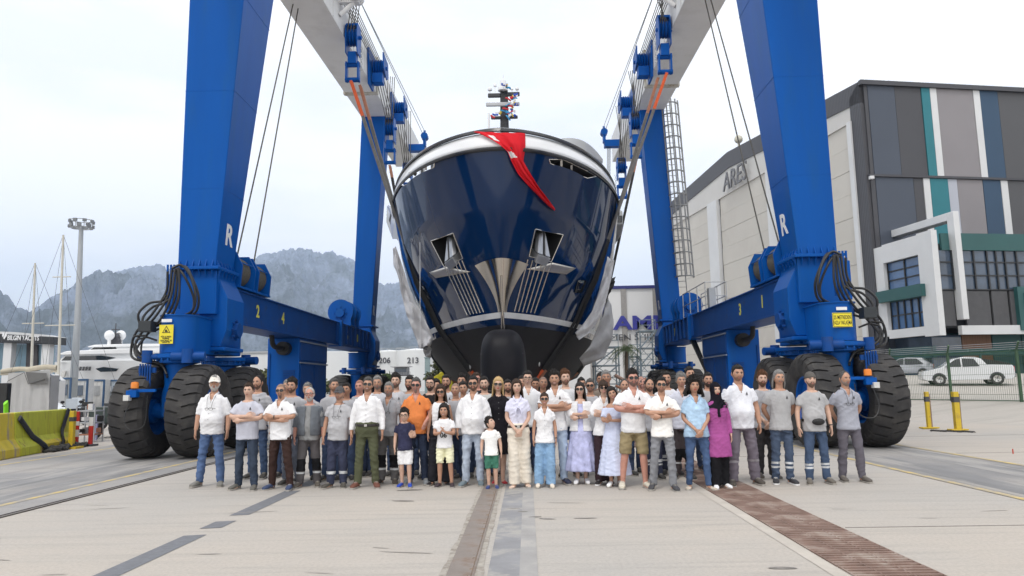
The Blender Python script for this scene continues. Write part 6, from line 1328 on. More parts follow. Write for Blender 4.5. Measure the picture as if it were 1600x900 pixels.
# ---- motor scooters and a dark trailer
def scooter(px, yb, Y, lab, mcol, rz):
    g = W(px, yb, Y); t = thing('motor_scooter', (g[0], Y, 0), lab, 'scooter', 'motor scooters'); t.rotation_euler.z = rz
    def P(nm, b, m): o = b.build(nm, m, None, True, 45); o.parent = t
    for x in (-.6, .6): b = MB(); b.lathe([(.14, -.05), (.25, -.05), (.28, 0), (.25, .05), (.14, .05)], (x, 0, .28), 'y', 18, closed=True); P('wheel', b, M_rubber); b = MB(); b.lathe([(.001, -.03), (.15, -.03), (.15, .03), (.001, .03)], (x, 0, .28), 'y', 14); P('rim', b, M_galv)
    b = MB(); b.loft([[(-.75, w_*.1, .42), (-.2, w_*.13, .35), (-.15, w_*.13, .62), (-.8, w_*.10, .72)] for w_ in (-1, 1)]); b.loft([[(-.2, w_*.15, .30), (.3, w_*.15, .30), (.42, w_*.17, .92), (.34, w_*.17, .92), (.24, w_*.15, .40), (-.2, w_*.15, .40)] for w_ in (-1, 1)]); P('fairing', b, mcol)
    b = MB(); b.ell((-.45, 0, .80), (.42, .15, .10), 14, 8); P('seat', b, M_hose); b = MB(); b.bar((.6, 0, .28), (.4, 0, 1.0), .06); b.cyl((.38, -.34, 1.05), (.38, .34, 1.05), .025, 8)
    for s in (-1, 1): b.ell((.42, s*.32, 1.22), (.02, .08, .06), 8, 6); b.cyl((.38, s*.28, 1.05), (.42, s*.32, 1.2), .012, 5)
    P('steering', b, M_hose); b = MB(); b.loft([[(.45, w_, .95), (.40, w_*.9, 1.35), (.38, w_*.9, 1.35), (.43, w_, .95)] for w_ in (-.22, .22)]); P('windscreen', b, mat('pale_screen', (.45, .5, .55), .1)); b = MB(); b.box((-.95, 0, .95), (.36, .4, .32)); P('top_box', b, M_hose)
scooter(112, 640, 30, 'dark scooter with pale windscreen left of the other scooter', M_hose, R_(-60)); scooter(138, 642, 31, 'black scooter with top box beside the dark trailer', mat('dark_grey_fairing', (.06, .065, .07), .3), R_(-120)); scooter(124, 636, 36, 'third scooter partly hidden between the other two', mat('grey_fairing', (.2, .2, .21), .3), R_(-80))
g = G(158, 685); tl = thing('dark_trailer', (g[0], g[1], 0), 'dark green box trailer partly hidden by the outer left tyre', 'trailer'); h = W(158, 640, g[1])[2]
MB().box((g[0]+.1, g[1]+1, (h+.5)/2+.05), (1.1, 2.2, h-.42)).build('box', mat('dark_green_box', (.03, .045, .04), .5, 0, .2, 2), tl, bevel=.03); q = MB()
for sx in (-.1, .5): q.lathe([(.12, -.09), (.30, -.09), (.33, 0), (.30, .09), (.12, .09)], (g[0]+sx, g[1]-.1+sx, .33), 'x', 18, closed=True)
q.build('wheel', M_rubber, tl, True, 45); MB().box((g[0]-.35, g[1]-.12, .4), (.05, .05, .6)).build('support_leg', M_galv, tl)
# ================================================================ people: builders
def sring(c, rx, ry, n=18, e=1.0, front=0., rot=0.):
    a = np.linspace(0, 2*math.pi, n, endpoint=False); ca, sa = np.cos(a), np.sin(a)
    x = rx*np.sign(ca)*abs(ca)**e; y = ry*np.sign(sa)*abs(sa)**e
    y = np.where(sa < 0, y*(1+front), y)
    return np.stack((c[0]+x, c[1]+y, np.full(n, c[2])), 1)
def sub3(P0, P1, P2, n=18, k=.22):
    """arm line: straight upper arm and forearm with a rounded elbow"""
    P0, P1, P2 = V(*P0), V(*P1), V(*P2); a = P1+(P0-P1)*k; b = P1+(P2-P1)*k; pts = [P0+(a-P0)*t for t in np.linspace(0, 1, n//3, endpoint=False)]
    for t in np.linspace(0, 1, n//3, endpoint=False): pts.append(a*(1-t)**2+2*P1*t*(1-t)+b*t*t)
    pts += [b+(P2-b)*t for t in np.linspace(0, 1, n//3)]; return np.array(pts)
def arclen(p): d = np.linalg.norm(np.diff(p, axis=0), axis=1); s = np.concatenate(([0], np.cumsum(d))); return s/s[-1]
POSES = {  # elbow, wrist, hand direction, palm normal for the right arm (x<0) and the left arm (x>0)
 'down': (((-.245, .03, 1.13), (-.262, -.03, .885), (-.02, -.10, -1), (1, .1, 0)), ((.245, .03, 1.13), (.262, -.03, .885), (.02, -.10, -1), (-1, .1, 0))),
 'crossed': (((-.27, -.07, 1.185), (.045, -.205, 1.205), (1, .05, .22), (0, 1, 0)), ((.27, -.06, 1.175), (-.06, -.185, 1.135), (-1, .25, .12), (0, 1, 0))),
 'crossed2': (((-.27, -.06, 1.175), (.06, -.185, 1.14), (1, .25, .1), (0, 1, 0)), ((.27, -.07, 1.185), (-.05, -.205, 1.205), (-1, .05, .25), (0, 1, 0))),
 'clasp': (((-.235, .0, 1.12), (-.055, -.185, .935), (.62, -.15, -.75), (.3, 1, 0)), ((.235, .0, 1.12), (.05, -.20, .925), (-.62, -.05, -.75), (-.3, 1, 0))),
 'back': (((-.255, .09, 1.14), (-.10, .17, .93), (.9, .1, -.4), (0, -1, 0)), ((.255, .09, 1.14), (.10, .17, .93), (-.9, .1, -.4), (0, -1, 0))),
 'cheer': (((-.225, -.04, 1.12), (-.06, -.23, 1.15), (.5, -.1, .75), (.9, 0, 0)), ((.225, -.04, 1.12), (.06, -.23, 1.16), (-.5, -.1, .7), (-.9, 0, 0))),
 'wave': (((-.235, .03, 1.13), (-.25, -.03, .885), (-.02, -.10, -1), (1, .1, 0)), ((.24, -.02, 1.13), (.17, -.20, 1.13), (.15, -.25, .9), (0, 1, 0))),
 'reach': (((-.245, .03, 1.13), (-.262, -.03, .885), (-.02, -.10, -1), (1, .1, 0)), ((.25, -.02, 1.13), (.20, -.26, 1.03), (-.25, -.5, -.8), (-.7, .5, 0))),
 'lean': (((-.235, -.05, 1.15), (-.05, -.22, 1.17), (-.2, -.2, .4), (0, 1, 0)), ((.235, -.05, 1.15), (-.07, -.19, 1.16), (-1, .1, .2), (0, 1, 0)))}
HSX = {'m': .170, 'f': .145}
def arm_path(sex, pose, i, fat=0):
    el, wr, hd_, pn_ = POSES[pose][i]; s = -1 if i == 0 else 1; k = HSX[sex]/.180
    return sub3((s*HSX[sex]*.93, .0, 1.392), (el[0]*k+s*fat*.25, el[1]-fat*.2*(pose.startswith('cross')), el[2]), (wr[0]*k+s*fat*.15*(pose in ('down', 'wave')), wr[1]-fat*(.9 if pose not in ('down', 'back') else 0), wr[2])), V(*hd_), V(*pn_)
TORSO = {'m': ([.80, .88, .96, 1.05, 1.15, 1.25, 1.34, 1.405, 1.445, 1.475], [.160, .160, .153, .146, .149, .160, .165, .150, .112, .066], [.112, .112, .107, .105, .110, .116, .111, .094, .076, .062]),
         'f': ([.80, .88, .96, 1.05, 1.15, 1.25, 1.34, 1.405, 1.445, 1.475], [.172, .170, .152, .134, .136, .150, .152, .138, .096, .056], [.118, .116, .102, .094, .102, .122, .104, .086, .068, .054])}
def torso_rings(sex, grow, belly=0, z0=.80, flare=0, n=20, ztop=1.462):
    Z, RX, RY = TORSO[sex]; out_ = []
    for z in np.concatenate((np.linspace(z0, 1.32, 9), [1.36, 1.39, 1.415, 1.44, ztop])):
        rx = np.interp(z, Z, RX)+grow; ry = np.interp(z, Z, RY)+grow; b = belly*math.exp(-((z-1.06)/.13)**2); fl_ = flare*max(0, (1.0-z)/.2)
        out_.append(sring((0, -b*.35, z), rx+b*.45+fl_, ry+b*.75+fl_, n, .90, front=0))
    return out_
def add_hand(mb, w, d, pn, sc=1.0, curl=.5, mi=0):
    d = d/np.linalg.norm(d); pn = pn-d*(pn@d); pn /= np.linalg.norm(pn); sd = np.cross(d, pn); a = np.linspace(0, 2*math.pi, 10, endpoint=False)
    def ring(t, wd, th): return w+d*t*sc+(np.cos(a)[:, None]*sd*wd+np.sin(a)[:, None]*pn*th)*sc
    mb.loft([ring(-.01, .026, .020), ring(.02, .032, .018), ring(.055, .041, .015), ring(.088, .040, .012)], mi)
    for k, (o, l) in enumerate(((-.030, .070), (-.010, .080), (.010, .075), (.030, .058))):
        b = w+(d*.085+sd*o)*sc; pts = [b-d*.015]
        for t, c in ((.4, .25), (.72, .62), (1.0, 1.0)): pts.append(b+(d*l*(t-.25*c*curl)+pn*l*.55*c*c*curl)*sc)
        mb.tube(pts, [.0098*sc, .0092*sc, .0085*sc, .0062*sc], 6, mi)
    b = w+(d*.015+sd*.026)*sc; mb.tube([b, b+(d*.03+sd*.022+pn*.01)*sc, b+(d*.062+sd*.026+pn*.022)*sc, b+(d*.082+sd*.020+pn*.028)*sc], [.014*sc, .012*sc, .0105*sc, .0075*sc], 6, mi)
HG_U, HG_V = 46, 36
def head_dirs(nu=HG_U, nv=HG_V):
    u = np.linspace(-1, 1, nu, endpoint=False); th = math.pi*(.55*u+.45*u**3); v = np.linspace(.02, .98, nv); ph = math.pi*v; return th, ph
def head_pt(th, ph, feat=True, sex='m'):
    """point of the head for an angle from the front (th) and from the crown (ph); the face looks along -y"""
    sx = np.sin(ph)*np.sin(th); sy = -np.sin(ph)*np.cos(th); sz = np.cos(ph)
    t = np.clip(-sz, 0, 1); jaw = 1-(.30 if sex == 'm' else .36)*t**1.5
    x = .0755*sx*jaw*(1+.05*np.clip(sz, 0, 1)); y = np.where(sy < 0, .094*sy*(1-.06*t), .102*sy*(1-.62*t**1.3)); z = .118*sz
    y = y+.006*np.clip(sz, 0, 1)
    if feat:
        w = np.clip((-sy-.25)/.35, 0, 1); ax = abs(x)
        g = lambda c, s, q: np.exp(-((q-c)/s)**2)
        d = .020*g(-.022, .017, z)*g(0, .0115, x)+.011*g(.004, .02, z)*g(0, .010, x)-.0085*g(.031, .015, ax)*g(.013, .010, z)+.0045*g(.032, .009, z)*g(.02, .03, ax)
        d += .0055*g(0, .021, x)*g(-.055, .010, z)-.003*g(-.040, .005, z)*g(0, .02, x)+.007*g(0, .022, x)*g(-.092, .016, z)+.004*g(.042, .018, ax)*g(-.022, .02, z)-.004*g(.02, .008, ax)*g(-.03, .008, z)
        y = y-d*w
    return np.stack((x, y, z), -1)
def add_head(mb, M, sex, smile=False, mats=(0, 1, 2, 3, 4)):
    th, ph = head_dirs(); T, P = np.meshgrid(th, ph, indexing='xy'); pts = head_pt(T, P, True, sex).reshape(-1, 3); nu, nv = HG_U, HG_V
    f = [(j*nu+i, j*nu+(i+1) % nu, (j+1)*nu+(i+1) % nu, (j+1)*nu+i) for j in range(nv-1) for i in range(nu)]+[tuple(range(nu-1, -1, -1)), tuple(range((nv-1)*nu, nv*nu))]
    X4 = lambda p: np.asarray(p)@M[:3, :3].T+M[:3, 3]
    mb.add(X4(pts), f, mats[0])
    loc = MB()
    for s in (-1, 1):
        loc.ell((s*.0745, .008, -.004), (.010, .020, .031), 10, 8, mats[0]); loc.ell((s*.031, -.0755, .013), (.0145, .0105, .0085), 10, 7, mats[1]); loc.ell((s*.031, -.0838, .0125), (.0062, .0035, .0068), 8, 6, mats[2])
        loc.tube([(s*.011, -.0935, .029), (s*.030, -.0905, .0335), (s*.050, -.078, .028)], [.0042, .0048, .0028], 6, mats[3], flat=.8)
        loc.tube([(s*.017, -.0835, .0185), (s*.031, -.087, .0215), (s*.046, -.078, .017)], .0022, 5, mats[3])
    wm = .027 if smile else .022; up = .007 if smile else -.001
    loc.tube([(x, -.0985+.014*(x/.026)**2, -.052+up*(x/wm)**2) for x in np.linspace(-wm, wm, 7)], [.001, .0036, .0042, .0036, .0042, .0036, .001], 6, mats[4])
    if smile: loc.tube([(x, -.1015+.014*(x/.026)**2, -.0555+up*(x/wm)**2) for x in np.linspace(-wm*.75, wm*.75, 5)], [.001, .0028, .003, .0028, .001], 6, mats[1])
    loc.tube([(x, -.0985+.014*(x/.024)**2, -.061+up*(x/wm)**2) for x in np.linspace(-wm*.8, wm*.8, 7)], [.001, .003, .0042, .0046, .0042, .003, .001], 6, mats[4])
    o = 0
    for v in loc.v: pass
    vv = np.concatenate(loc.v); base = mb.n; mb.v.append(X4(vv)); mb.n += len(vv); mb.f.extend([tuple(i+base for i in q) for q in loc.f]); mb.m.extend(loc.m)
def smooth_(a, b, x): t = np.clip((x-a)/(b-a), 0, 1); return t*t*(3-2*t)
def hairline(th):                                       # height of the hair's lower edge for an angle from the front, short hair
    a = np.degrees(abs(th)); return np.interp(a, [0, 25, 45, 60, 72, 82, 98, 112, 140, 180], [.070, .072, .068, .046, .004, -.020, .022, -.030, -.062, -.070])
def shell_mesh(name, mask, thick, mat_, nu=56, nv=40, sex='m', nscale=30, namp=.3, seed=1, jag=.016, tuft=0, tl=.02, td=-1.0):
    """shell grown out of the head where mask>0; thick is a function of (th, z)"""
    u = np.linspace(-1, 1, nu, endpoint=False); th = math.pi*u; ph = math.pi*np.linspace(.015, .985, nv); T, P = np.meshgrid(th, ph); p = head_pt(T, P, False, sex); n = p/np.linalg.norm(p, axis=-1, keepdims=True)
    mk = mask(T, p[..., 2])+jag*(fbm(T*9+50, P*6, 2, seed=seed+3)-.5); edge = smooth_(0, .014, mk); nz_ = fbm(T*nscale/6, P*nscale/4, 3, seed=seed)-.5
    off = np.where(mk > 0, .0015+thick(T, p[..., 2])*edge*(1+namp*2*nz_), -.006); q = p+n*off[..., None]
    idx = lambda j, i: j*nu+i % nu; f = []
    for j in range(nv-1):
        for i in range(nu):
            if max(mk[j, i], mk[j, (i+1) % nu], mk[j+1, (i+1) % nu], mk[j+1, i]) > 0: f.append((idx(j, i), idx(j, i+1), idx(j+1, i+1), idx(j+1, i)))
    m = MB(); m.add(q.reshape(-1, 3), f)
    if tuft:
        r = np.random.default_rng(seed+8); jj, ii = np.where(mk > .006); pick = r.integers(0, len(jj), tuft); vs_ = []; fs_ = []
        for k, c in enumerate(pick):
            b = q[jj[c], ii[c]]; nn = n[jj[c], ii[c]]; d = nn*.55+V(0, 0, td)*.5*r.random()+r.normal(size=3)*.45; d /= np.linalg.norm(d); s1 = np.cross(d, nn+.01); s1 /= np.linalg.norm(s1)+1e-9; s2 = np.cross(d, s1); w = tl*.28
            vs_ += [b-nn*.004+s1*w, b-nn*.004-s1*w*.5+s2*w*.8, b-nn*.004-s1*w*.5-s2*w*.8, b+d*tl*(.5+.8*r.random())]; fs_ += [(4*k, 4*k+1, 4*k+3), (4*k+1, 4*k+2, 4*k+3), (4*k+2, 4*k, 4*k+3)]
        m.add(vs_, fs_)
    if p[0, 0, 2] > 0 and mk[0].min() > 0: m.f.append(tuple(range(nu-1, -1, -1))); m.m.append(0)
    return m
_cache = {}
def acc(kind, sex='m'):
    """hair, beards, glasses, caps: one shared mesh for each kind, in head coordinates"""
    key = (kind, sex)
    if key in _cache: return _cache[key]
    sm = True; base = lambda th, z: z-hairline(th); m = None
    if kind == 'short': m = shell_mesh(kind, base, lambda th, z: .004+.014*smooth_(.03, .1, z)*(1+.35*np.cos(th)), None, sex=sex, tuft=260, tl=.016)
    elif kind == 'thick': m = shell_mesh(kind, lambda th, z: z-hairline(th)+.004, lambda th, z: .005+.026*smooth_(.03, .1, z)*(1+.25*np.cos(th)), None, sex=sex, namp=.6, nscale=40, tuft=320, tl=.022)
    elif kind == 'buzz': m = shell_mesh(kind, base, lambda th, z: .0025+.002*(z > .05), None, sex=sex)
    elif kind == 'receding': m = shell_mesh(kind, lambda th, z: z-hairline(th)-.035*np.exp(-(th/.8)**2), lambda th, z: .004+.007*smooth_(.02, .1, z), None, sex=sex, tuft=220, tl=.012)
    elif kind == 'fringe': m = shell_mesh(kind, lambda th, z: np.minimum(z-hairline(th), .062-z)*(abs(th) > 1.0), lambda th, z: .010, None, sex=sex)
    elif kind in ('long', 'curly', 'mid', 'bun', 'bangs'):
        wid = {'long': .016, 'curly': .040, 'mid': .020, 'bun': .010, 'bangs': .014}[kind]
        fr_ = {'bangs': -.030}.get(kind, .0)
        m = shell_mesh(kind, lambda th, z: z-np.interp(np.degrees(abs(th)), [0, 20, 42, 58, 75, 90, 130, 180], [.064+fr_, .062+fr_, .052+fr_*.8, .010 if kind != 'bun' else .04, -.05 if kind != 'bun' else -.0, -.085 if kind != 'bun' else -.02, -.09 if kind != 'bun' else -.06, -.09 if kind != 'bun' else -.07]), lambda th, z: wid*(.7+.5*smooth_(0, .1, z)), None, sex=sex, namp=.7 if kind == 'curly' else .35, nscale=60 if kind == 'curly' else 34, tuft=500 if kind == 'curly' else 120, tl=.035 if kind == 'curly' else .018)
        Lh = {'long': .30, 'curly': .16, 'mid': .19}.get(kind, 0)
        if Lh:
            nth = 40; rows = []; ths = np.linspace(R_(62), R_(298), nth)
            for k in range(12):
                t = k/11; z = .01-t*Lh; rr = []
                for th in ths:
                    side = abs(math.sin(th)); bx_ = (.078+wid*.9+.018*t*(1 if kind != 'curly' else 2)); by = (.098+wid)*(1-.22*t)
                    wv = (.012 if kind != 'curly' else .028)*math.sin(th*9+t*7)*(.3+t)
                    rr.append((-bx_*math.sin(th)*(1+wv*3), -by*math.cos(th)*(1+wv*2)+.012*t, z+.02*math.sin(th*5)*t))
                rows.append(rr)
            inner = [[(x*.86, y*.86, z) for x, y, z in r] for r in rows]; g = np.array(rows).reshape(-1, 3); gi = np.array(inner).reshape(-1, 3)
            f = [(a*nth+b, a*nth+b+1, (a+1)*nth+b+1, (a+1)*nth+b) for a in range(11) for b in range(nth-1)]; m.add(g, f); m.add(gi, f); m.add(np.concatenate((g, gi)), [(11*nth+b, 11*nth+b+1, 23*nth+b+1, 23*nth+b) for b in range(nth-1)]+[(a*nth+e, (a+1)*nth+e, (12+a+1)*nth+e, (12+a)*nth+e) for a in range(11) for e in (0, nth-1)])
        if kind == 'bun': m.ell((0, .115, .01), (.035, .03, .035), 12, 8)
    elif kind == 'mane':
        m = shell_mesh(kind, base, lambda th, z: .012+.010*smooth_(.02, .1, z), None, sex=sex)
        for k in range(22):
            th = R_(98)+(R_(164))*k/21; x, y = -.082*math.sin(th), -.10*math.cos(th); m.tube([(x, y, .01), (x*1.12, y*1.08, -.06), (x*1.10, y*1.0+.01, -.125), (x*1.0, y*.9+.01, -.165)], [.014, .016, .013, .004], 6)
    elif kind in ('beard', 'stubble', 'fullbeard', 'goatee', 'moustache'):
        th_ = {'beard': .006, 'stubble': .0018, 'fullbeard': .013, 'goatee': .008, 'moustache': .008}[kind]
        def bm_(th, z):
            a = np.degrees(abs(th)); lo = np.interp(a, [0, 30, 50, 70, 85], [-.125, -.125, -.12, -.10, -.02]); hi = np.interp(a, [0, 12, 22, 35, 55, 68, 80, 88], [-.030, -.030, -.034, -.052, -.046, -.02, .005, .005]); r = np.minimum(z-lo, hi-z); lip = np.maximum(abs(th)-.27, abs(z+.054)-.0105); r = np.minimum(r, lip*.9)
            r = np.where(a > 86, -1, r)
            if kind == 'goatee': r = np.where((a > 30), -1, r)
            if kind == 'moustache': r = np.where((a > 24) | (z < -.047), -1, r)
            return r
        m = shell_mesh(kind, bm_, lambda th, z: th_*(.55+.6*smooth_(-.05, -.11, z)), None, nu=84, nv=60, sex=sex, namp=.4, nscale=60, jag=.010, tuft=0 if kind == 'stubble' else 200, tl=.009)
        # follow the nose and lips outwards a little
        for v in m.v: v[:, 1] -= .004*np.exp(-(v[:, 0]/.03)**2)*(v[:, 1] < 0)
    elif kind in ('cap', 'cap_back'):
        m = shell_mesh(kind, lambda th, z: z-np.interp(abs(th), [0, 1.2, 2, 3.2], [.035, .028, .01, -.01])*1.0, lambda th, z: .012+.010*smooth_(.04, .11, z), None, sex=sex, namp=.03, jag=0)
        s_ = -1 if kind == 'cap' else 1; rows = []
        for t in np.linspace(0, 1, 6): rows.append([(x*.082*(1-.10*t*t), s_*(.085*math.sqrt(max(0, 1-(x*.82)**2))+.075*t*(1-.35*x*x)), .048-.020*t-.018*x*x*(.5+.5*t)) for x in np.linspace(-1, 1, 13)])
        g = np.array(rows).reshape(-1, 3); n_ = 13; f = [(a*n_+b, a*n_+b+1, (a+1)*n_+b+1, (a+1)*n_+b) for a in range(5) for b in range(12)]; m.add(g, f); m.add(g+V(0, 0, .006), f); m.add(np.concatenate((g, g+V(0, 0, .006))), [(5*n_+b, 5*n_+b+1, 11*n_+b+1, 11*n_+b) for b in range(12)])
        if kind == 'cap': m.ell((0, -.112, .075), (.016, .006, .014), 8, 6, 1)
    elif kind in ('sunglasses', 'glasses', 'headglasses'):
        m = MB(); a = np.linspace(0, 2*math.pi, 18, endpoint=False); zc, yo = (.010, 0.) if kind != 'headglasses' else (.098, .055)
        for s in (-1, 1):
            ring = lambda r, y: np.stack((s*.033+r*.029*np.sign(np.cos(a))*abs(np.cos(a))**.7, np.full(18, y+yo)+.010*(abs(s*.033+r*.029*np.cos(a))/.06)**2, zc-.002+r*.0215*np.sign(np.sin(a))*abs(np.sin(a))**.7), 1)
            if kind == 'glasses': m.loft([ring(1.0, -.104), ring(.82, -.104), ring(.82, -.1005), ring(1.0, -.1005)], 0, False, True)
            else: m.loft([ring(1.0, -.106), ring(1.0, -.101)])
            m.bar((s*.060, -.094+yo, zc+.008), (s*.080, -.02+yo, zc+.006), .004, .006); m.bar((s*.080, -.02+yo, zc+.006), (s*.079, .012+yo, zc-.002), .004, .005)
        m.bar((-.008, -.108+yo, zc+.006), (.008, -.108+yo, zc+.006), .004, .005); sm = False
    elif kind == 'hijab':
        m = shell_mesh(kind, lambda th, z: np.where(abs(th) < .95, np.maximum(np.maximum(z-.055, -.098-z), (abs(th)-.62)*.1), .1), lambda th, z: .016+.004*np.sin(th*3), None, sex=sex, namp=.2, jag=0)
        for r, z, y in ((0, 0, 0),): pass
        rings = []
        for k, (z, rx, ry) in enumerate(((-.05, .088, .098), (-.10, .086, .095), (-.15, .092, .098), (-.19, .125, .11), (-.235, .165, .125), (-.29, .18, .135))): rings.append(sring((0, .004, z), rx, ry, 26)*V(1, 1, 1)+np.stack((np.zeros(26), np.zeros(26), .012*np.sin(np.arange(26)*1.3+k)), 1))
        m.loft(rings, 0, False)
        m.tube(bez([(-.10, -.10, -.17), (-.02, -.125, -.24), (.03, -.14, -.32), (.02, -.15, -.42)], 5), [.05]*4+[.045]*4+[.038]*7+[.02], 9, flat=.3) if False else m.tube(bez([(.08, -.10, -.16), (.0, -.13, -.24), (-.03, -.14, -.33), (-.02, -.145, -.43)], 5), .034, 10, flat=.35)
        m.tube(bez([(.12, .02, -.20), (.165, .02, -.32), (.18, .03, -.45), (.17, .03, -.58)], 5), .040, 10, flat=.5)
    me = m.mesh(kind, [None], sm, 60)
    bm = bmesh.new(); bm.from_mesh(me); bmesh.ops.recalc_face_normals(bm, faces=bm.faces)
    bm.to_mesh(me); bm.free()
    _cache[key] = me; return me
def remesh(mb, vox, name, mats, folds=.004, seed=0, zones=None, fscale=1.0, smooth_it=2, neck=None):
    me = mb.mesh(name, []); o = bpy.data.objects.new('tmp', me)
    md = o.modifiers.new('r', 'REMESH'); md.mode = 'VOXEL'; md.voxel_size = vox; md.use_smooth_shade = True
    sm = o.modifiers.new('s', 'SMOOTH'); sm.factor = .5; sm.iterations = smooth_it
    nm = evaluate(o); bpy.data.objects.remove(o); bpy.data.meshes.remove(me)
    n = len(nm.vertices); a = np.zeros(n*3); nm.vertices.foreach_get('co', a); a = a.reshape(-1, 3); nr = np.zeros(n*3); nm.vertex_normals.foreach_get('vector', nr); nr = nr.reshape(-1, 3)
    if folds:
        r = np.random.default_rng(seed); d = np.zeros(n)
        for k in range(7):                              # creases: warped ridges running mostly across the body, patchy
            w = r.normal(size=3)*V(13, 9, 22)*fscale; ph = r.random()*6; w2 = r.normal(size=3)*10; rid = 1-abs(np.sin(a@w+ph+1.6*np.sin(a@w2+ph)))
            d += (rid**2-.35)*np.clip(.35+np.sin(a@(r.normal(size=3)*7)+ph), 0, 1.2)
        a = a+nr*(d*folds*.9)[:, None]; nm.vertices.foreach_set('co', a.ravel())
    if neck:                                            # neck opening: a V for collared shirts, a round scoop for T-shirts
        b = bmesh.new(); b.from_mesh(nm); kill = []
        for f in b.faces:
            c = f.calc_center_median()
            if c.y < .03 and ((neck == 'v' and abs(c.x) < (c.z-1.335)*.52 and c.z > 1.345) or c.z > 1.452 or (neck == 'o' and c.z > 1.428+2.2*c.x*c.x and c.y < -.02)): kill.append(f)
        bmesh.ops.delete(b, geom=kill, context='FACES'); b.to_mesh(nm); b.free()
    for m in mats: nm.materials.append(m)
    if zones:
        pc = np.zeros(len(nm.polygons)*3); nm.polygons.foreach_get('center', pc); pc = pc.reshape(-1, 3); mi_ = np.zeros(len(nm.polygons), int)
        for (z0, z1, k) in zones: mi_[(pc[:, 2] > z0) & (pc[:, 2] < z1)] = k
        nm.polygons.foreach_set('material_index', mi_)
    nm.shade_smooth(); nm.update(); return nm
def cloth(rgb, rough=.85, w=.10):
    g = sum(rgb)/3; den = rgb[2] > rgb[0]*1.2 and g < 190; k = .64 if den else .84; c = tuple(v*k+g*(1-k) for v in rgb)
    return mat('cloth_%d_%d_%d' % rgb, srgb(*c), rough, 0, .22 if den else w, 5 if den else 9, .22, 26, spec=.12, col2=tuple(min(1, v*(1.35 if den else 1.0)) for v in srgb(*c)))
SKIN = {'light': (.56, .36, .27), 'tan': (.44, .245, .165), 'brown': (.34, .18, .115), 'ruddy': (.50, .25, .19), 'dark': (.25, .13, .085)}
HAIR = {'black': (.016, .013, .012), 'brown': (.040, .022, .013), 'grey': (.20, .195, .19), 'white': (.46, .45, .43), 'blonde': (.50, .34, .16), 'auburn': (.10, .042, .018), 'dgrey': (.075, .072, .07)}
def skin_m(k): return mat('skin_'+k, SKIN[k], .5, 0, .08, 14, .05, 90, spec=.4, col2=tuple(min(1, c*1.04) for c in SKIN[k]))
def hair_m(k): return mat('hair_'+k, HAIR[k], .55, 0, .35, 60, .5, 160, spec=.3)
M_eye = mat('eye_white', (.60, .57, .54), .3); M_iris = mat('dark_iris', (.02, .012, .008), .2); M_lip = mat('lips', (.33, .12, .10), .5); M_lipr = mat('red_lips', (.42, .05, .05), .4); M_lens = mat('sunglass_lens', (.006, .006, .007), .06, spec=.7); M_frame = mat('spectacle_frame', (.03, .028, .026), .3)
M_refl = mat('reflective_tape', (.62, .64, .66), .35, .2, .05, 6); M_sole = mat('shoe_sole', (.35, .33, .30), .8)
def shoe_mesh(kind):
    if ('shoe', kind) in _cache: return _cache['shoe', kind]
    m = MB(); hi = {'sneaker': .075, 'boot': .10, 'flat': .035, 'sandal': .06}[kind]; secs = ((.075, .026, hi), (.055, .036, hi+.01), (.01, .038, hi+.012), (-.05, .040, .075 if kind != 'flat' else .035), (-.11, .047, .058 if kind != 'flat' else .034), (-.165, .043, .046 if kind != 'flat' else .030), (-.195, .024, .034))
    rings = []; rs = []
    for y, w, h in secs:
        a = np.linspace(0, 2*math.pi, 14, endpoint=False); ca, sa = np.cos(a), np.sin(a); rings.append(np.stack((w*np.sign(ca)*abs(ca)**.75, np.full(14, y), .016+h/2+(h/2)*np.sign(sa)*abs(sa)**.8), 1)); rs.append(np.stack((w*1.10*np.sign(ca)*abs(ca)**.6, np.full(14, y*1.03), .011+.011*np.sign(sa)*abs(sa)**.5), 1))
    m.loft(rings, 0); m.loft(rs, 1)
    if kind in ('sneaker', 'boot'):
        for k in range(3): y = -.045-k*.026; m.tube([(-.024, y, .088-k*.010), (0, y, .096-k*.011), (.024, y, .088-k*.010)], .004, 5, 1)
    me = m.mesh('shoe', [None, None], True, 45); bm = bmesh.new(); bm.from_mesh(me); bmesh.ops.recalc_face_normals(bm, faces=bm.faces); bm.to_mesh(me); bm.free(); _cache['shoe', kind] = me; return me
def button_me():
    if 'btn' not in _cache: _cache['btn'] = MB().cyl((0, .004, 0), (0, -.004, 0), .006, 8).mesh('button', [mat('shirt_button', (.25, .25, .26), .4)])
    return _cache['btn']
def attach(o, root, M=None):
    o.parent = root
    if M is not None: o.matrix_basis = M
    return o
def obj_mat(o, *ms):
    for i, m in enumerate(ms):
        if i < len(o.material_slots): o.material_slots[i].link = 'OBJECT'; o.material_slots[i].material = m
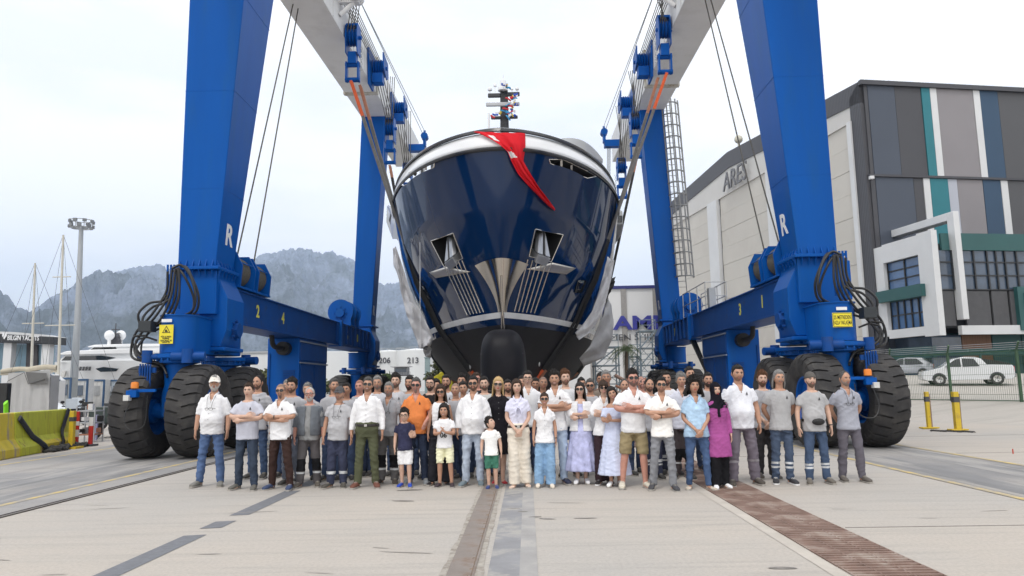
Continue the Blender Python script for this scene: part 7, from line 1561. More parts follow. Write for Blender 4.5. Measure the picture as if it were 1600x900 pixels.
def person(loc, H, label, sex='m', pose='down', top=('tee', (176, 176, 180)), bot=('trousers', (50, 70, 110)), shoes=('sneaker', (60, 58, 55)), hair=('short', 'black'), beard=None, glasses=None, skin='tan', belly=0., yaw=0, hyaw=0, hpitch=0, htilt=0, stance=.10, low=False, seed=0, smile=False, child=False, extras=(), wide=1.0, zones=None, zmats=(), group='people posing in front of the yacht'):
    root = thing('person', loc, label, 'person', group); sc = H/1.755; root.scale = (sc*wide, sc*wide, sc); root.rotation_euler.z = R_(yaw)
    vox = .024 if low else .0155; sk = skin_m(skin); rnd = random.Random(seed)
    root.rotation_euler = (0, R_(rnd.uniform(-1.3, 1.3)), R_(yaw+rnd.uniform(-7, 7))); hyaw += rnd.uniform(-6, 6); htilt += rnd.uniform(-4, 4); hpitch += rnd.uniform(-3, 4); stp = rnd.uniform(-.06, .06)
    mb = MB(); mb.loft(torso_rings(sex, -.012, belly*.8, n=16), 0)
    mb.tube([(0, .012, 1.42), (0, .008, 1.50), (0, -.005, 1.57)], [.062, .056, .054] if sex == 'm' else [.05, .044, .044], 14, 0)
    hipx = .088; fx = stance; legs = []
    for i, s in enumerate((-1, 1)):
        ap_, hd_, pn_ = arm_path(sex, pose, i, belly*.6); t = arclen(ap_); r = np.interp(t, [0, .12, .3, .5, .6, .75, 1], [.024, .032, .045, .040, .042, .035, .0265] if sex == 'm' else ([.022, .028, .036, .033, .034, .029, .022] if top[0] not in ('tank', 'dress') else [.040, .042, .038, .033, .034, .029, .022]))
        mb.tube(ap_, r*(1.1 if belly > .05 else 1), 12, 0); add_hand(mb, ap_[-1], hd_, pn_, 1.0 if sex == 'm' else .88, .5 if pose == 'down' else .35)
        q_ = s*stp; lp = np.array([(s*hipx, 0, .90), (s*(hipx+(fx-hipx)*.3), -.005+q_*.25, .70), (s*(hipx+(fx-hipx)*.6), -.014+q_*.55, .48), (s*(hipx+(fx-hipx)*.8), .012+q_*.8, .32), (s*fx, .02+q_, .09), (s*fx, .02+q_, .03)]); lp = bez(lp, 4)
        rl = np.interp(arclen(lp), [0, .22, .46, .62, .9, 1], [.088, .078, .054, .054, .036, .034] if sex == 'm' else [.09, .078, .052, .05, .032, .030]); legs.append((lp, rl)); bk0 = bot[0] if bot else None; cov = (lp[:, 2] > (.50 if bk0 in ('shorts', 'skirt') else .06)) if bk0 else lp[:, 2] > .25; mb.tube(lp, rl*np.where(cov, .66, 1.0), 12, 0)
        ft = [(s*fx, .05+q_, .04), (s*fx, .0+q_, .045), (s*(fx+.01), -.06+q_, .032), (s*(fx+.015), -.13+q_, .024)]; mb.tube(ft, [.02, .026, .024, .012], 10, 0, flat=.7)
    hs_ = 1.03 if not child else 1.28
    Mh = np.array(Matrix.Translation((0, -.006, 1.622 if not child else 1.600))@Euler((R_(hpitch), R_(htilt), R_(hyaw))).to_matrix().to_4x4()@Matrix.Diagonal((hs_, hs_, hs_*.985, 1)))
    add_head(mb, Mh, sex, smile)
    hk = hair[1] if hair else 'black'
    bm_ = mb.mesh('body', [sk, M_eye, M_iris, hair_m(hk), M_lipr if sex == 'f' and not child else M_lip], True, 70)
    b_ = bmesh.new(); b_.from_mesh(bm_); bmesh.ops.recalc_face_normals(b_, faces=b_.faces); b_.to_mesh(bm_); b_.free()
    def add(name, me, *ms, M=None, parent=root):
        o = bpy.data.objects.new(name, me); COL.objects.link(o); attach(o, parent, M); 
        if ms: obj_mat(o, *ms)
        return o
    add('body', bm_)
    MH = Matrix(Mh.tolist())
    # ---- upper clothing
    kind, col = top[0], top[1]; mt = cloth(col); g = MB(); untuck = kind in ('tee', 'polo', 'shirt_out', 'blouse_out', 'tank_out', 'rolled', 'tunic', 'dress')
    z0 = .815 if untuck else .93
    if kind == 'polo_in' or kind == 'shirt': z0 = .90
    if kind == 'dress':
        n = 40; rings = []
        for z, rx, ry in ((top[2] if len(top) > 2 else .22, .30, .25), (.40, .265, .22), (.60, .235, .19), (.78, .205, .165), (.90, .182, .14), (1.0, .152, .116)):
            rg = sring((0, 0, z), rx, ry, n, 1.0); k = (np.arange(n)*2*math.pi/n); amp = .09*max(0, (1.0-z)); rg[:, :2] *= (1+amp*np.sin(k*11)[:, None]); rings.append(rg)
        g.loft(rings+[r for r in [sring((0, 0, z), np.interp(z, *TORSO[sex][:2])+.012, np.interp(z, TORSO[sex][0], TORSO[sex][2])+.012, n) for z in (1.08, 1.16, 1.25, 1.33, 1.38)]])
    elif kind == 'tunic': g.loft([sring((0, 0, z), rx, ry, 22) for z, rx, ry in ((.52, .225, .17), (.70, .21, .16), (.86, .195, .145))]+torso_rings(sex, .018, belly, .93, 0))
    else: g.loft(torso_rings(sex, .013 if not kind.startswith('shirt') else .018, belly, z0, .012 if untuck else 0))
    sl = {'tee': .34, 'polo': .36, 'polo_in': .36, 'shirt': .97, 'shirt_out': .97, 'blouse': .30, 'blouse_out': .30, 'rolled': .55, 'dress': .25, 'tunic': .98, 'tank': 0, 'tank_out': 0, 'black_dress': 0, 'jacket': .97}.get(kind, .34)
    if kind == 'dress' and len(top) > 3: sl = top[3]
    if sl:
        for i in (0, 1):
            ap_ = arm_path(sex, pose, i, belly*.6)[0]; t = arclen(ap_); k = np.searchsorted(t, sl); pth = np.concatenate((ap_[:k], [[np.interp(sl, t, ap_[:, j]) for j in range(3)]])); tt_ = np.linspace(0, 1, len(pth)); b0 = .064 if sex == 'm' else .053
            r_ = np.interp(tt_, [0, .3, 1], [b0*.74, b0*.98, b0*1.06 if sl < .5 else b0*(.66 if sl > .9 else .85)]); g.tube(pth, r_*(1.1 if belly > .05 else 1), 12)
    if kind == 'shirt_out' or kind == 'rolled': pass
    add('dress' if kind == 'dress' else 'tunic' if kind == 'tunic' else 'shirt', remesh(g, vox, 'shirt', [mt], .0058 if kind != 'dress' else .005, seed, neck='v' if kind in ('polo', 'polo_in', 'shirt', 'shirt_out', 'rolled', 'blouse_out') else 'o' if kind in ('tee', 'tank', 'blouse') else None))
    if kind in ('polo', 'polo_in', 'shirt', 'shirt_out', 'blouse', 'blouse_out', 'rolled'):
        cg = MB()
        for s in (-1, 1):
            pts = [V(s*.030, -.104, 1.388), V(s*.056, -.074, 1.440), V(s*.066, -.01, 1.470), V(s*.045, .052, 1.484), V(0, .066, 1.488)]; cg.tube(bez(pts, 4), [.006]*2+[.011]*6+[.011]*9, 8, flat=1.7, up=V(0, 0, 1))
        cm = cg.mesh('collar', [mt], True, 60); add('collar', cm)
        pk = MB(); pk.box((0, -.127-belly*.3, 1.345), (.028, .012, .17)); 
        if kind in ('shirt', 'shirt_out', 'rolled', 'blouse', 'blouse_out'):
            if not low:
                for k in range(4): z = 1.33-k*.09; yy = -(np.interp(z, TORSO[sex][0], TORSO[sex][2])+.024+belly*1.1*math.exp(-((z-1.06)/.13)**2)); o = add('button', button_me()); o.location = (0, yy, z)
    if 'badge' in extras:
        z = 1.335; x = .072; yy = -(np.interp(z, TORSO[sex][0], TORSO[sex][2])*(1-(x/.20)**2)**.5+.021)-belly*.1; bt = MB()
        bt.add([(x-.014, yy+.004, z-.02), (x+.014, yy+.007, z-.02), (x+.002, yy, z+.024)], [(0, 1, 2)]); bt.box((x, yy+.003, z-.026), (.034, .004, .007)); add('badge', bt.mesh('badge', [mat('badge_print', (.03, .03, .035), .6)]))
    # ---- lower clothing
    bk, bc = (bot[0], bot[1]) if bot else (None, None)
    if bk in ('trousers', 'jeans', 'work', 'wide', 'shorts', 'slim'):
        g = MB(); zc = {'shorts': .50}.get(bk, .055); top_z = 1.0 if kind not in ('blouse', 'polo_in', 'tank', 'shirt') else 1.04
        Z, RX, RY = TORSO[sex]; g.loft([sring((0, 0 if z > .85 else .005, z), np.interp(z, Z, RX)+(.006 if untuck or z < .86 else .026)-(.02 if z < .82 else 0)+belly*.35*(z > .9), np.interp(z, Z, RY)+(.010 if untuck or z < .86 else .028)+belly*.75*(z > .9), 20, .86) for z in ((.79, .83, .88, .93, top_z) if not untuck else (.79, .82, .85, .88))])
        for (lp, rl) in legs:
            sel = lp[lp[:, 2] > zc]; last = sel[-1].copy(); last[2] = zc; sel = np.concatenate((sel, [last])); add_ = {'slim': [.004, .005, .006, .008, .012], 'jeans': [.004, .008, .013, .019, .024], 'trousers': [.004, .010, .016, .021, .026], 'work': [.006, .014, .024, .030, .034], 'wide': [.006, .022, .036, .046, .058], 'shorts': [.006, .022, .03, .04, .04]}[bk]
            rr = np.interp(sel[:, 2], [.05, .3, .5, .7, .9], [np.interp(q, [.05, .3, .5, .7, .9], [.036, .052, .056, .078, .088])+e for q, e in zip((.05, .3, .5, .7, .9), add_[::-1])]); g.tube(sel, rr, 14)
        zn = None; ms = [cloth(bc)]
        if zones: zn = zones; ms += list(zmats)
        add({'shorts': 'shorts', 'jeans': 'jeans'}.get(bk, 'trousers'), remesh(g, vox*1.05, 'trousers', ms, .0085 if bk != 'wide' else .006, seed+50, zn, 1.15))
    elif bk == 'skirt':
        g = MB(); g.loft([sring((0, 0, z), rx, ry, 30) for z, rx, ry in ((bot[2], .20, .16), (.7, .195, .15), (.88, .18, .13), (1.0, .15, .11))]); add('skirt', remesh(g, vox, 'skirt', [cloth(bc)], .004, seed+9))
    if 'belt' in extras:
        Z, RX, RY = TORSO[sex]; a = np.linspace(0, 2*math.pi, 40); g = MB(); rg = sring((0, 0, 0), np.interp(.99, Z, RX)+.030+belly*.36, np.interp(.99, Z, RY)+.033+belly*.78, 40, .88)
        g.loft([rg+V(0, 0, .965), rg*V(1.01, 1.01, 1)+V(0, 0, .972), rg*V(1.01, 1.01, 1)+V(0, 0, .998), rg+V(0, 0, 1.005)], 0, False); g.box((0, rg[:, 1].min()-.004, .985), (.045, .012, .036), mi=1); add('belt', g.mesh('belt', [mat('black_belt', (.02, .016, .014), .4), M_chrome_d], True, 40))
    # ---- shoes
    for s in (-1, 1):
        o = add('shoe', shoe_mesh(shoes[0]), mat('shoe_%d_%d_%d' % shoes[1], srgb(*shoes[1]), .6, 0, .12, 20, .1, 40), cloth(shoes[2]) if len(shoes) > 2 else M_sole); o.location = (s*(fx+.012), s*stp, .0); o.rotation_euler.z = s*R_(9+rnd.uniform(-4, 9)); o.scale = (1.06, 1.06, 1) if sex == 'm' else (.92, .92, .95)
    # ---- hair, beard, glasses
    if hair and hair[0]: add({'hijab': 'headscarf', 'cap': 'hair', 'cap_back': 'hair'}.get(hair[0], 'hair'), acc(hair[0], sex), (mat('cropped_%s_%s' % (hair[1], skin), tuple(a*.6+b*.4 for a, b in zip(HAIR[hair[1]], SKIN[skin])), .75, 0, .3, 60) if hair[0] == 'buzz' else hair_m(hair[1])) if hair[0] != 'hijab' else cloth((24, 22, 34)), M=MH)
    f_ = {'stubble': .42, 'beard': .72, 'goatee': .75}.get(beard[0], .88) if beard else 0
    if beard: add('beard', acc(beard[0], sex), mat('%s_%s_%s' % (beard[0], beard[1], skin), tuple(a*f_+b*(1-f_) for a, b in zip(HAIR[beard[1]], SKIN[skin])), .8, 0, .3, 60) if beard[0] != 'moustache' else hair_m(beard[1]), M=MH)
    if glasses: add({'glasses': 'spectacles'}.get(glasses, 'sunglasses'), acc(glasses, sex), M_lens if glasses != 'glasses' else M_frame, M=MH)
    for e in extras:
        if isinstance(e, tuple) and e[0] == 'cap': add('cap', acc(e[1], sex), cloth(e[2]), M=MH)
        if isinstance(e, tuple) and e[0] == 'lanyard':
            g = MB(); zb = 1.22 if e[1] == 'glasses' else 1.25
            for s in (-1, 1): g.tube(bez([(s*.062, -.01, 1.49), (s*.06, -.10, 1.42), (s*.045, -.142-belly*.3, 1.33), (s*.03, -.146-belly*.6, zb)], 4), .003, 5)
            add('cord', g.mesh('cord', [M_frame])); gl_ = add('spectacles', acc('glasses', 'm'), M_frame, M=Matrix.Translation((0, -.048-belly*.7, zb-.005)))
        if e == 'watch':
            ap_ = arm_path(sex, pose, 1, belly*.6)[0]; p = ap_[-1]; d = ap_[-1]-ap_[-3]; d /= np.linalg.norm(d); g = MB(); g.tube([p-d*.03, p-d*.012], .031 if sex == 'm' else .026, 14); add('watch', g.mesh('watch', [M_frame], True, 40))
        if isinstance(e, tuple) and e[0] == 'number':
            me = text_mesh(e[1], .15, .003, bold=.004); me.materials.clear(); me.materials.append(M_black); a_ = np.zeros(len(me.vertices)*3); me.vertices.foreach_get('co', a_); a_ = a_.reshape(-1, 3); yy = -(.150-.9*a_[:, 0]**2); nv_ = np.stack((a_[:, 0], yy-a_[:, 2], a_[:, 1]+1.10), 1); me.vertices.foreach_set('co', nv_.ravel()); add('shirt_number', me)
        if e == 'fannypack':
            g = MB(); g.ell((.02, -.155, .97), (.10, .045, .055), 16, 10); g.box((.02, -.20, .98), (.13, .008, .012)); rg = sring((0, 0, 0), .182, .128, 36, .86); g.loft([rg+V(0, 0, .975), rg*V(1.03, 1.03, 1)+V(0, 0, .985), rg*V(1.03, 1.03, 1)+V(0, 0, 1.012), rg+V(0, 0, 1.02)], 0, False); add('belt_bag', g.mesh('bag', [mat('black_nylon', (.015, .015, .016), .6, 0, .2, 9, .2, 30)], True, 50))
        if e == 'overshirt':
            g = MB(); k_ = 18
            for s in (-1, 1):
                rings = []
                for z in (.90, 1.0, 1.12, 1.24, 1.34, 1.42):
                    rx = np.interp(z, TORSO[sex][0], TORSO[sex][1])+.040+belly*.45*math.exp(-((z-1.06)/.13)**2); ry = np.interp(z, TORSO[sex][0], TORSO[sex][2])+.042+belly*1.1*math.exp(-((z-1.06)/.13)**2); a = np.linspace(-math.pi*.42, math.pi/2, k_) if s > 0 else np.linspace(math.pi*1.42, math.pi/2, k_)
                    o_ = [(rx*math.cos(t), ry*math.sin(t), z) for t in a]; i_ = [(x*.80, y*.80, z_) for x, y, z_ in o_]; rings.append(o_+i_[::-1])
                g.loft(rings)
                ap_ = arm_path(sex, pose, 0 if s < 0 else 1, belly*.6)[0]; t = arclen(ap_); kk = np.searchsorted(t, .72); g.tube(ap_[:kk], np.linspace(.074 if sex == 'm' else .062, .058 if sex == 'm' else .048, kk), 12)
            add('overshirt', remesh(g, .013, 'overshirt', [cloth(top[4] if len(top) > 4 else (225, 225, 228))], .004, seed+3))
        if e == 'bow':
            g = MB(); g.ell((0, -.135, 1.30), (.022, .014, .02), 10, 6); g.tube(bez([(0, -.14, 1.30), (.05, -.15, 1.25), (.06, -.15, 1.18)], 4), [.018]*4+[.03]*5, 8, flat=.4); g.tube(bez([(0, -.14, 1.30), (-.035, -.15, 1.24), (-.03, -.15, 1.17)], 4), [.018]*4+[.03]*5, 8, flat=.4); add('tied_bow', g.mesh('bow', [mt], True, 60))
    return root
# ================================================================ the crowd, from the photograph's left to right
ROWY = {2: 12.75, 3: 13.25, 4: 13.75, 5: 14.25}
GREY = (172, 172, 177); LGREY = (196, 197, 203); WHT = (228, 228, 231); JEAN = (52, 78, 124); DJEAN = (40, 52, 78); LJEAN = (140, 160, 190); WORKG = (88, 84, 86); NAVYW = (48, 54, 82)
Z_navy = ([(.24, .275, 1), (.30, .335, 1)], (M_refl,)); Z_knee = ([(.28, .50, 1), (.235, .275, 2)], (cloth((30, 30, 33)), M_refl))
def P(px, ytop, yf=None, row=None, label='', capz=0., **k):
    if yf: g = G(px, yf); x, Y = g[0], g[1]+.10
    else: Y = ROWY[row]; x = W(px, ytop, Y)[0]
    H = W(px, ytop, Y)[2]-capz; x = W(px, (ytop+(yf or 760))/2, Y)[0]
    if k.get('top', ('tee',))[0] in ('tee', 'polo') and 'badge' not in k.get('extras', ()) and not k.get('child') and int(px) % 3: k['extras'] = tuple(k.get('extras', ()))+('badge',)
    k.setdefault('seed', int(px)); k.setdefault('low', yf is None)
    return person((x, Y, 0), H, label, **k)
tee, polo = 'tee', 'polo'
P(330, 584, 761, label='man in white cap and loose white shirt, leftmost of the group', top=('rolled', WHT), bot=('jeans', (62, 92, 145)), shoes=('sandal', (120, 118, 112)), hair=('short', 'grey'), beard=('fullbeard', 'white'), belly=.07, stance=.16, extras=(('cap', 'cap', (228, 222, 212)), ('lanyard', 'glasses')), capz=.03, hyaw=10)
P(386, 598, 766, label='man in lilac grey shirt with crossed arms and dark jeans, second from left', pose='crossed', top=(tee, (190, 192, 206)), bot=('jeans', (46, 60, 82)), shoes=('sandal', (100, 98, 92)), hair=('short', 'brown'), belly=.05, stance=.15, skin='light')
P(404, 586, 748, label='bearded man in grey shirt behind the lilac grey shirt man', top=(tee, GREY), bot=('jeans', (48, 72, 112)), shoes=('boot', (70, 66, 60)), hair=('receding', 'black'), beard=('beard', 'black'), extras=('badge',), stance=.12)
P(440, 599, 766, label='man in white polo and brown trousers, sunglasses, arms crossed', pose='crossed2', top=('polo', WHT), bot=('trousers', (62, 44, 40)), shoes=('sneaker', (58, 72, 104)), hair=('buzz', 'dgrey'), beard=('goatee', 'dgrey'), glasses='sunglasses', belly=.03, stance=.18, extras=('badge', 'watch'), hyaw=12)
P(458, 591, row=2, label='black haired bearded man in grey behind the brown trousers man', top=(tee, GREY), bot=('work', (86, 94, 112)), hair=('thick', 'black'), beard=('beard', 'black'))
P(446, 593, row=4, label='grey haired man almost hidden behind the brown trousers man', top=(tee, GREY), hair=('short', 'grey'))
P(483, 605, 762, label='white bearded man in spectacles and open grey work jacket', top=(tee, (140, 141, 142), 0, 0, (104, 110, 118)), bot=('work', WORKG), zones=Z_knee[0], zmats=Z_knee[1], shoes=('boot', (92, 86, 78)), hair=('receding', 'white'), beard=('fullbeard', 'white'), glasses='glasses', skin='ruddy', belly=.06, stance=.14, extras=('overshirt',))
P(480, 598, row=3, label='man with sunglasses pushed up on grey hair behind the white bearded man', top=(tee, GREY), hair=('short', 'grey'), glasses='headglasses')
P(518, 591, row=3, label='grey shirted man behind the dark cap man, leaning to the left', top=(tee, GREY), hair=('short', 'dgrey'), beard=('stubble', 'black'), skin='tan', hyaw=25)
P(526.6, 601, 763, label='man in dark grey cap, grey shirt and navy work trousers', top=(tee, (178, 178, 182)), bot=('work', NAVYW), zones=[(.235, .285, 1)], zmats=(M_refl,), shoes=('boot', (78, 74, 68)), hair=('buzz', 'dgrey'), beard=('stubble', 'dgrey'), belly=.05, stance=.10, extras=(('cap', 'cap', (86, 84, 86)), ('lanyard', 'glasses')), capz=.03)
P(540, 598, row=3, label='dark haired man peering out right of the dark cap man', top=(tee, GREY), hair=('short', 'black'), skin='brown')
P(560, 593, row=4, label='man with close cropped reddish hair behind the white shirt olive trousers man', top=(tee, GREY), hair=('buzz', 'auburn'), skin='ruddy')
P(573, 589, 763, label='smiling man in white long sleeved shirt and olive trousers', top=('shirt', WHT), bot=('trousers', (86, 90, 66)), shoes=('sneaker', (110, 70, 58)), hair=('short', 'dgrey'), beard=('stubble', 'black'), glasses='sunglasses', belly=.02, stance=.14, extras=('belt',), smile=True)
P(588, 587, row=4, label='grey bearded man in grey between white shirt and grey polo men', top=(tee, LGREY), hair=('short', 'grey'), beard=('beard', 'grey'))
P(606, 597, 757, label='grey haired man with moustache in grey work polo, left of the orange polo', top=('polo', (150, 152, 158)), bot=('work', (100, 98, 98)), zones=Z_knee[0], zmats=Z_knee[1], shoes=('boot', (70, 62, 56)), hair=('short', 'grey'), beard=('beard', 'grey'), skin='brown', stance=.12, extras=(('lanyard', 'glasses'),))
P(620, 584, row=4, label='tall young man with dark beard in light shirt behind the grey polo man', top=(tee, LGREY), hair=('thick', 'black'), beard=('beard', 'black'), skin='light')
P(641, 587, row=4, label='bearded man half hidden behind the left shoulder of the orange polo man', top=(tee, GREY), hair=('short', 'black'), beard=('fullbeard', 'black'))
P(652.6, 590, 757, label='man in bright orange polo and sunglasses', pose='reach', top=('polo', (240, 134, 66)), bot=('jeans', (38, 50, 78)), shoes=('sneaker', (128, 132, 136)), hair=('short', 'dgrey'), beard=('goatee', 'grey'), glasses='sunglasses', skin='ruddy', belly=.05, stance=.13)
P(634, 639, 762, label='boy in navy shirt and white shorts before the orange polo man', pose='wave', top=(tee, (42, 44, 78)), bot=('shorts', (232, 232, 234)), shoes=('sneaker', (40, 72, 172)), hair=('thick', 'black'), glasses='glasses', skin='light', child=True, stance=.09, smile=True)
P(671, 588, row=3, label='man in spectacles and black shirt right of the orange polo man', top=(tee, (46, 44, 46)), hair=('short', 'black'), beard=('fullbeard', 'black'), glasses='glasses', skin='light')
P(683, 592, row=4, label='dark haired man mostly hidden behind the white tank top woman', top=(tee, (90, 90, 92)), hair=('short', 'black'))
P(686, 601, 759, label='woman in white tank top, sunglasses and black wide trousers', sex='f', top=('tank', WHT), bot=('wide', (36, 36, 44)), shoes=('flat', (40, 36, 40)), hair=('mid', 'brown'), glasses='sunglasses', skin='tan', smile=True, stance=.12)
P(700, 585, row=4, label='bearded man in pale shirt above the white tank top woman', top=(tee, LGREY), hair=('short', 'black'), beard=('fullbeard', 'black'))
P(696, 631, 762, label='child in white shirt with number and pale yellow shorts', pose='cheer', top=(tee, WHT), bot=('shorts', (238, 236, 196)), shoes=('sandal', (60, 50, 56)), hair=('mid', 'black'), skin='tan', child=True, stance=.13, extras=(('number', '06'),), smile=True)
P(713, 598, row=2, label='nearly bald man in grey shirt left of the open white shirt man', top=(tee, GREY), hair=('buzz', 'dgrey'), skin='tan')
P(725, 584, row=5, label='dark haired man in the back row, upper of two behind the open white shirt man', top=(tee, GREY), hair=('thick', 'black'), skin='tan')
P(726, 596, row=3, label='dark haired man close behind the left shoulder of the open white shirt man', top=(tee, GREY), hair=('short', 'black'), skin='tan')
P(738, 587, 760, label='stout man in untucked white long sleeved shirt and pale jeans', top=('shirt_out', WHT), bot=('jeans', (150, 166, 190)), shoes=('sneaker', (110, 124, 132)), hair=('short', 'black'), beard=('beard', 'black'), glasses='sunglasses', belly=.07, stance=.11, skin='tan')
P(748, 582, row=5, label='man in spectacles and dark shirt behind the stout white shirt man', top=(tee, (50, 50, 56)), hair=('short', 'brown'), glasses='glasses', skin='ruddy')
P(760, 588, row=3, label='bearded man left of the blonde woman', top=(tee, (190, 192, 190)), hair=('short', 'black'), beard=('beard', 'black'), skin='light')
P(779, 589, 757, label='blonde woman in black dress with large sunglasses', sex='f', pose='down', top=('blouse', (34, 32, 38)), bot=('skirt', (32, 30, 36), .48), shoes=('flat', (170, 40, 50)), hair=('long', 'blonde'), glasses='sunglasses', skin='light', stance=.06)
P(793, 593, row=4, label='man whose face shows between blonde and lilac bloused women', top=(tee, GREY), hair=('short', 'black'), beard=('beard', 'black'))
P(769, 652, 765, label='small boy in white shirt and green shorts looking up', pose='down', top=(tee, (240, 240, 238)), bot=('shorts', (46, 118, 92)), shoes=('sneaker', (48, 66, 120)), hair=('thick', 'black'), skin='light', child=True, hyaw=55, hpitch=-28, stance=.09)
P(812, 592, 763, label='woman in pale lilac blouse and wide cream trousers at the centre', sex='f', pose='clasp', top=('blouse', (214, 214, 236)), bot=('wide', (226, 216, 200)), shoes=('flat', (222, 196, 178)), hair=('long', 'brown'), skin='light', smile=True, extras=('bow', 'belt'), stance=.10)
P(815, 587, row=5, label='dark hair showing just behind the central woman', top=(tee, GREY), hair=('short', 'black'))
P(828, 579, row=3, label='tall man in spectacles and white shirt right behind the central woman', top=('polo', WHT), hair=('short', 'black'), glasses='glasses', skin='light', smile=True)
P(838, 590, row=5, label='dark faced man in the back row behind the tall spectacled man', top=(tee, GREY), hair=('short', 'black'), skin='brown')
P(848, 588, row=4, label='tanned man with shaved head behind the blue trousers woman', top=(tee, (120, 104, 96)), hair=('buzz', 'dgrey'), skin='brown')
P(850, 613, 763, label='woman in white blouse and blue striped trousers with sunglasses', sex='f', top=('blouse_out', WHT), bot=('wide', (104, 152, 200)), shoes=('sneaker', (224, 212, 196)), hair=('bun', 'brown'), glasses='sunglasses', skin='tan', smile=True, extras=('watch',), stance=.11)
P(870, 579, 757, label='smiling dark haired man in white polo and light jeans, arms crossed', pose='crossed', top=('polo', WHT), bot=('jeans', (168, 188, 214)), shoes=('sneaker', (44, 48, 70)), hair=('thick', 'black'), beard=('stubble', 'black'), skin='tan', smile=True, extras=('badge',))
P(888, 578, row=3, label='man with auburn beard in pale shirt right of the smiling polo man', top=(tee, (206, 206, 208)), hair=('thick', 'auburn'), beard=('beard', 'auburn'), skin='light')
P(907, 597, 757, label='long haired woman in lilac dress and white overshirt, sunglasses, arms crossed', sex='f', pose='crossed', top=('dress', (160, 164, 214), .22, 0), bot=None, shoes=('sneaker', (238, 238, 240)), hair=('long', 'black'), glasses='sunglasses', skin='light', extras=('overshirt', 'watch'), stance=.07)
P(911, 590, row=5, label='man whose hair and brow show above the lilac dress woman', top=(tee, GREY), hair=('short', 'black'))
P(924, 592, row=3, label='man in sunglasses and grey shirt right of the lilac dress woman', top=(tee, GREY), hair=('short', 'dgrey'), beard=('stubble', 'black'), glasses='sunglasses')
P(939, 582, row=5, label='dark man in the back row left of the tall grey haired man', top=(tee, (110, 92, 84)), hair=('short', 'black'), skin='brown')
P(953, 579, row=4, label='tall grey haired man with brown face in the back row', top=(tee, (130, 116, 104)), hair=('short', 'grey'), skin='brown', wide=1.08)
P(942, 594, 758, label='woman in white shirt and dark brown wide trousers with sunglasses', sex='f', pose='crossed2', top=('rolled', WHT), bot=('wide', (58, 42, 48)), shoes=('sneaker', (40, 36, 38), (225, 225, 225)), hair=('bangs', 'brown'), glasses='sunglasses', skin='light', smile=True, stance=.07)
P(959, 604, 761, label='woman in pale striped long dress leaning on the next man', sex='f', pose='lean', top=('dress', (196, 204, 232), .20, .42), bot=None, shoes=('sneaker', (240, 240, 240)), hair=('mid', 'black'), skin='tan', smile=True, htilt=-12, stance=.07)
P(976, 592, row=3, label='man half hidden behind the khaki shorts man, on his left', top=(tee, GREY), hair=('receding', 'dgrey'), beard=('stubble', 'grey'))
P(988, 578, 764, label='big man in white polo and khaki shorts, arms crossed', pose='crossed2', top=('polo', WHT), bot=('shorts', (150, 134, 98)), shoes=('sneaker', (206, 200, 184)), hair=('thick', 'black'), beard=('beard', 'dgrey'), glasses='sunglasses', skin='ruddy', belly=.06, stance=.16, extras=('badge',), wide=1.04)
P(1005, 587, row=4, label='ruddy balding man smiling behind the khaki shorts man', top=(tee, GREY), hair=('fringe', 'dgrey'), skin='ruddy', smile=True)
P(1018, 590, row=2, label='bearded man in grey between khaki shorts and grey jeans men', top=(tee, GREY), bot=('work', NAVYW), zones=Z_navy[0], zmats=Z_navy[1], hair=('receding', 'black'), beard=('beard', 'black'))
P(1033, 589, 767, label='man in white polo and grey jeans, sunglasses, arms crossed', pose='crossed', top=('polo', (240, 238, 234)), bot=('jeans', (134, 136, 142)), shoes=('boot', (66, 66, 70)), hair=('short', 'black'), beard=('stubble', 'black'), glasses='sunglasses', skin='tan', stance=.15, extras=('watch', 'badge'))
P(1047, 580, row=3, label='young bearded man in white shirt behind the grey jeans man', top=(tee, (222, 222, 228)), bot=('work', NAVYW), zones=Z_navy[0], zmats=Z_navy[1], hair=('short', 'black'), beard=('beard', 'black'))
P(1065, 583, row=2, label='grey haired man in pale zipped polo left of the light blue polo woman', top=('polo', (206, 208, 222)), bot=('work', (74, 66, 68)), zones=Z_knee[0], zmats=Z_knee[1], hair=('thick', 'grey'), skin='tan')
P(1083.6, 573, row=4, label='tallest man of the back row, above the light blue polo woman', top=(tee, (214, 214, 220)), hair=('short', 'black'), beard=('stubble', 'black'))
P(1089, 590, 766, label='woman in light blue polo and blue jeans, hands clasped', sex='f', pose='clasp', top=('polo', (142, 182, 222)), bot=('slim', (54, 84, 134)), shoes=('flat', (206, 194, 178)), hair=('curly', 'black'), skin='tan', belly=.03, stance=.13, wide=1.06)
P(1110, 582, row=3, label='black bearded man in grey behind the headscarf woman', top=(tee, GREY), bot=('work', NAVYW), zones=Z_navy[0], zmats=Z_navy[1], hair=('short', 'black'), beard=('fullbeard', 'black'))
P(1122, 597, 765, label='woman in dark headscarf and magenta tunic', sex='f', top=('tunic', (168, 74, 146)), bot=('wide', (28, 28, 32)), shoes=('sneaker', (236, 236, 238)), hair=('hijab', 'black'), skin='light', stance=.08)
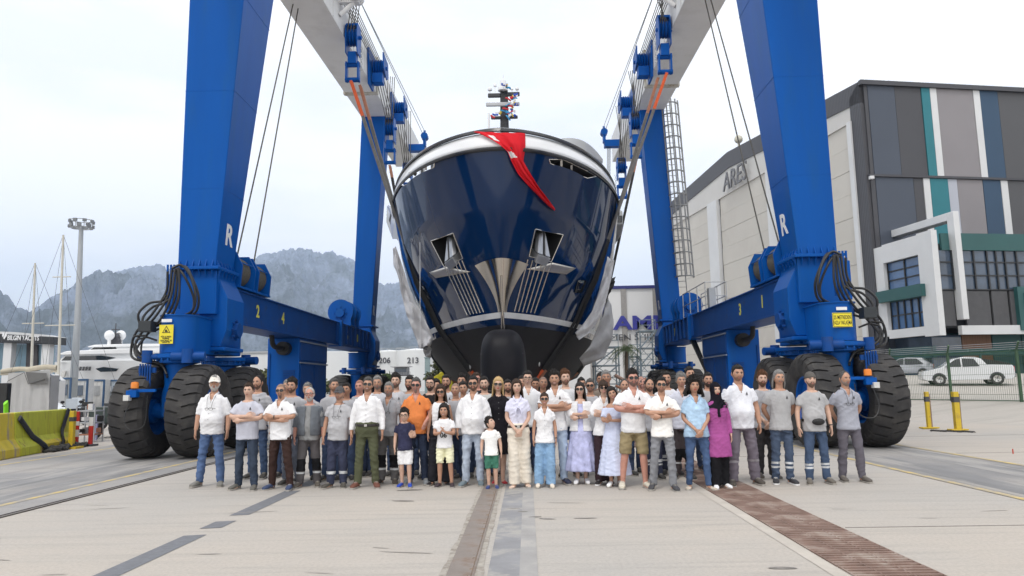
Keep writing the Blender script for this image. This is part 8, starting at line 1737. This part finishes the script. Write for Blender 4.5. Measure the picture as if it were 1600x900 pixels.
P(1159, 570, 759, label='tall stout man in white polo and purple grey work trousers', top=('polo', (222, 224, 232)), bot=('work', (112, 104, 116)), zones=[(.33, .36, 1)], zmats=(cloth((150, 146, 152)),), shoes=('boot', (78, 72, 66)), hair=('short', 'black'), beard=('stubble', 'black'), skin='tan', belly=.07, stance=.17, extras=('badge',), wide=1.06)
P(1194, 580, 749, label='man with auburn beard in grey behind the long grey haired man', pose='clasp', top=(tee, GREY), bot=('work', (60, 58, 60)), shoes=('boot', (84, 78, 72)), hair=('thick', 'auburn'), beard=('fullbeard', 'auburn'), skin='light')
P(1219, 578, 757, label='man with long grey hair and moustache, hands behind his back', pose='back', top=(tee, (170, 170, 172)), bot=('jeans', (58, 76, 106)), zones=Z_navy[0], zmats=Z_navy[1], shoes=('sneaker', (50, 50, 54), (220, 220, 220)), hair=('mane', 'grey'), beard=('moustache', 'grey'), skin='tan', extras=('badge',))
P(1274, 579, 757, label='man in backward grey cap with black belt bag', top=(tee, (172, 172, 174)), bot=('jeans', (54, 76, 112)), zones=[(.235, .265, 1), (.285, .315, 1)], zmats=(M_refl,), shoes=('boot', (104, 98, 90)), hair=('buzz', 'black'), beard=('beard', 'black'), skin='light', belly=.05, stance=.14, extras=(('cap', 'cap_back', (96, 92, 88)), 'fannypack', 'badge', 'watch'), capz=.02)
P(1327, 579, 754, label='man in grey polo, hands behind his back, rightmost of the group', pose='back', top=('polo', (160, 163, 176)), bot=('trousers', (100, 96, 106)), shoes=('boot', (92, 86, 80)), hair=('receding', 'dgrey'), beard=('beard', 'grey'), skin='tan', stance=.13, extras=(('lanyard', 'glasses'),), hyaw=12)
for (px, yt, Y, lab, pz, yw) in ((158.5, 606, 62, 'distant person in black shirt, left of the pair by the containers', 'down', 160), (167.5, 605.5, 64, 'distant person in black shirt, right of the pair by the containers', 'down', 190), (116, 605, 58, 'distant person in black bending near the scooters', 'cheer', 60)):
    g = W(px, yt, Y); person((g[0], Y, 0), max(1.6, min(1.85, g[2])), lab, pose=pz, top=(tee, (26, 26, 28)), bot=('shorts', (30, 30, 34)), yaw=yw, low=True, group='distant people in black', hair=('short', 'black'))
bpy.data.scenes.remove(TMP)
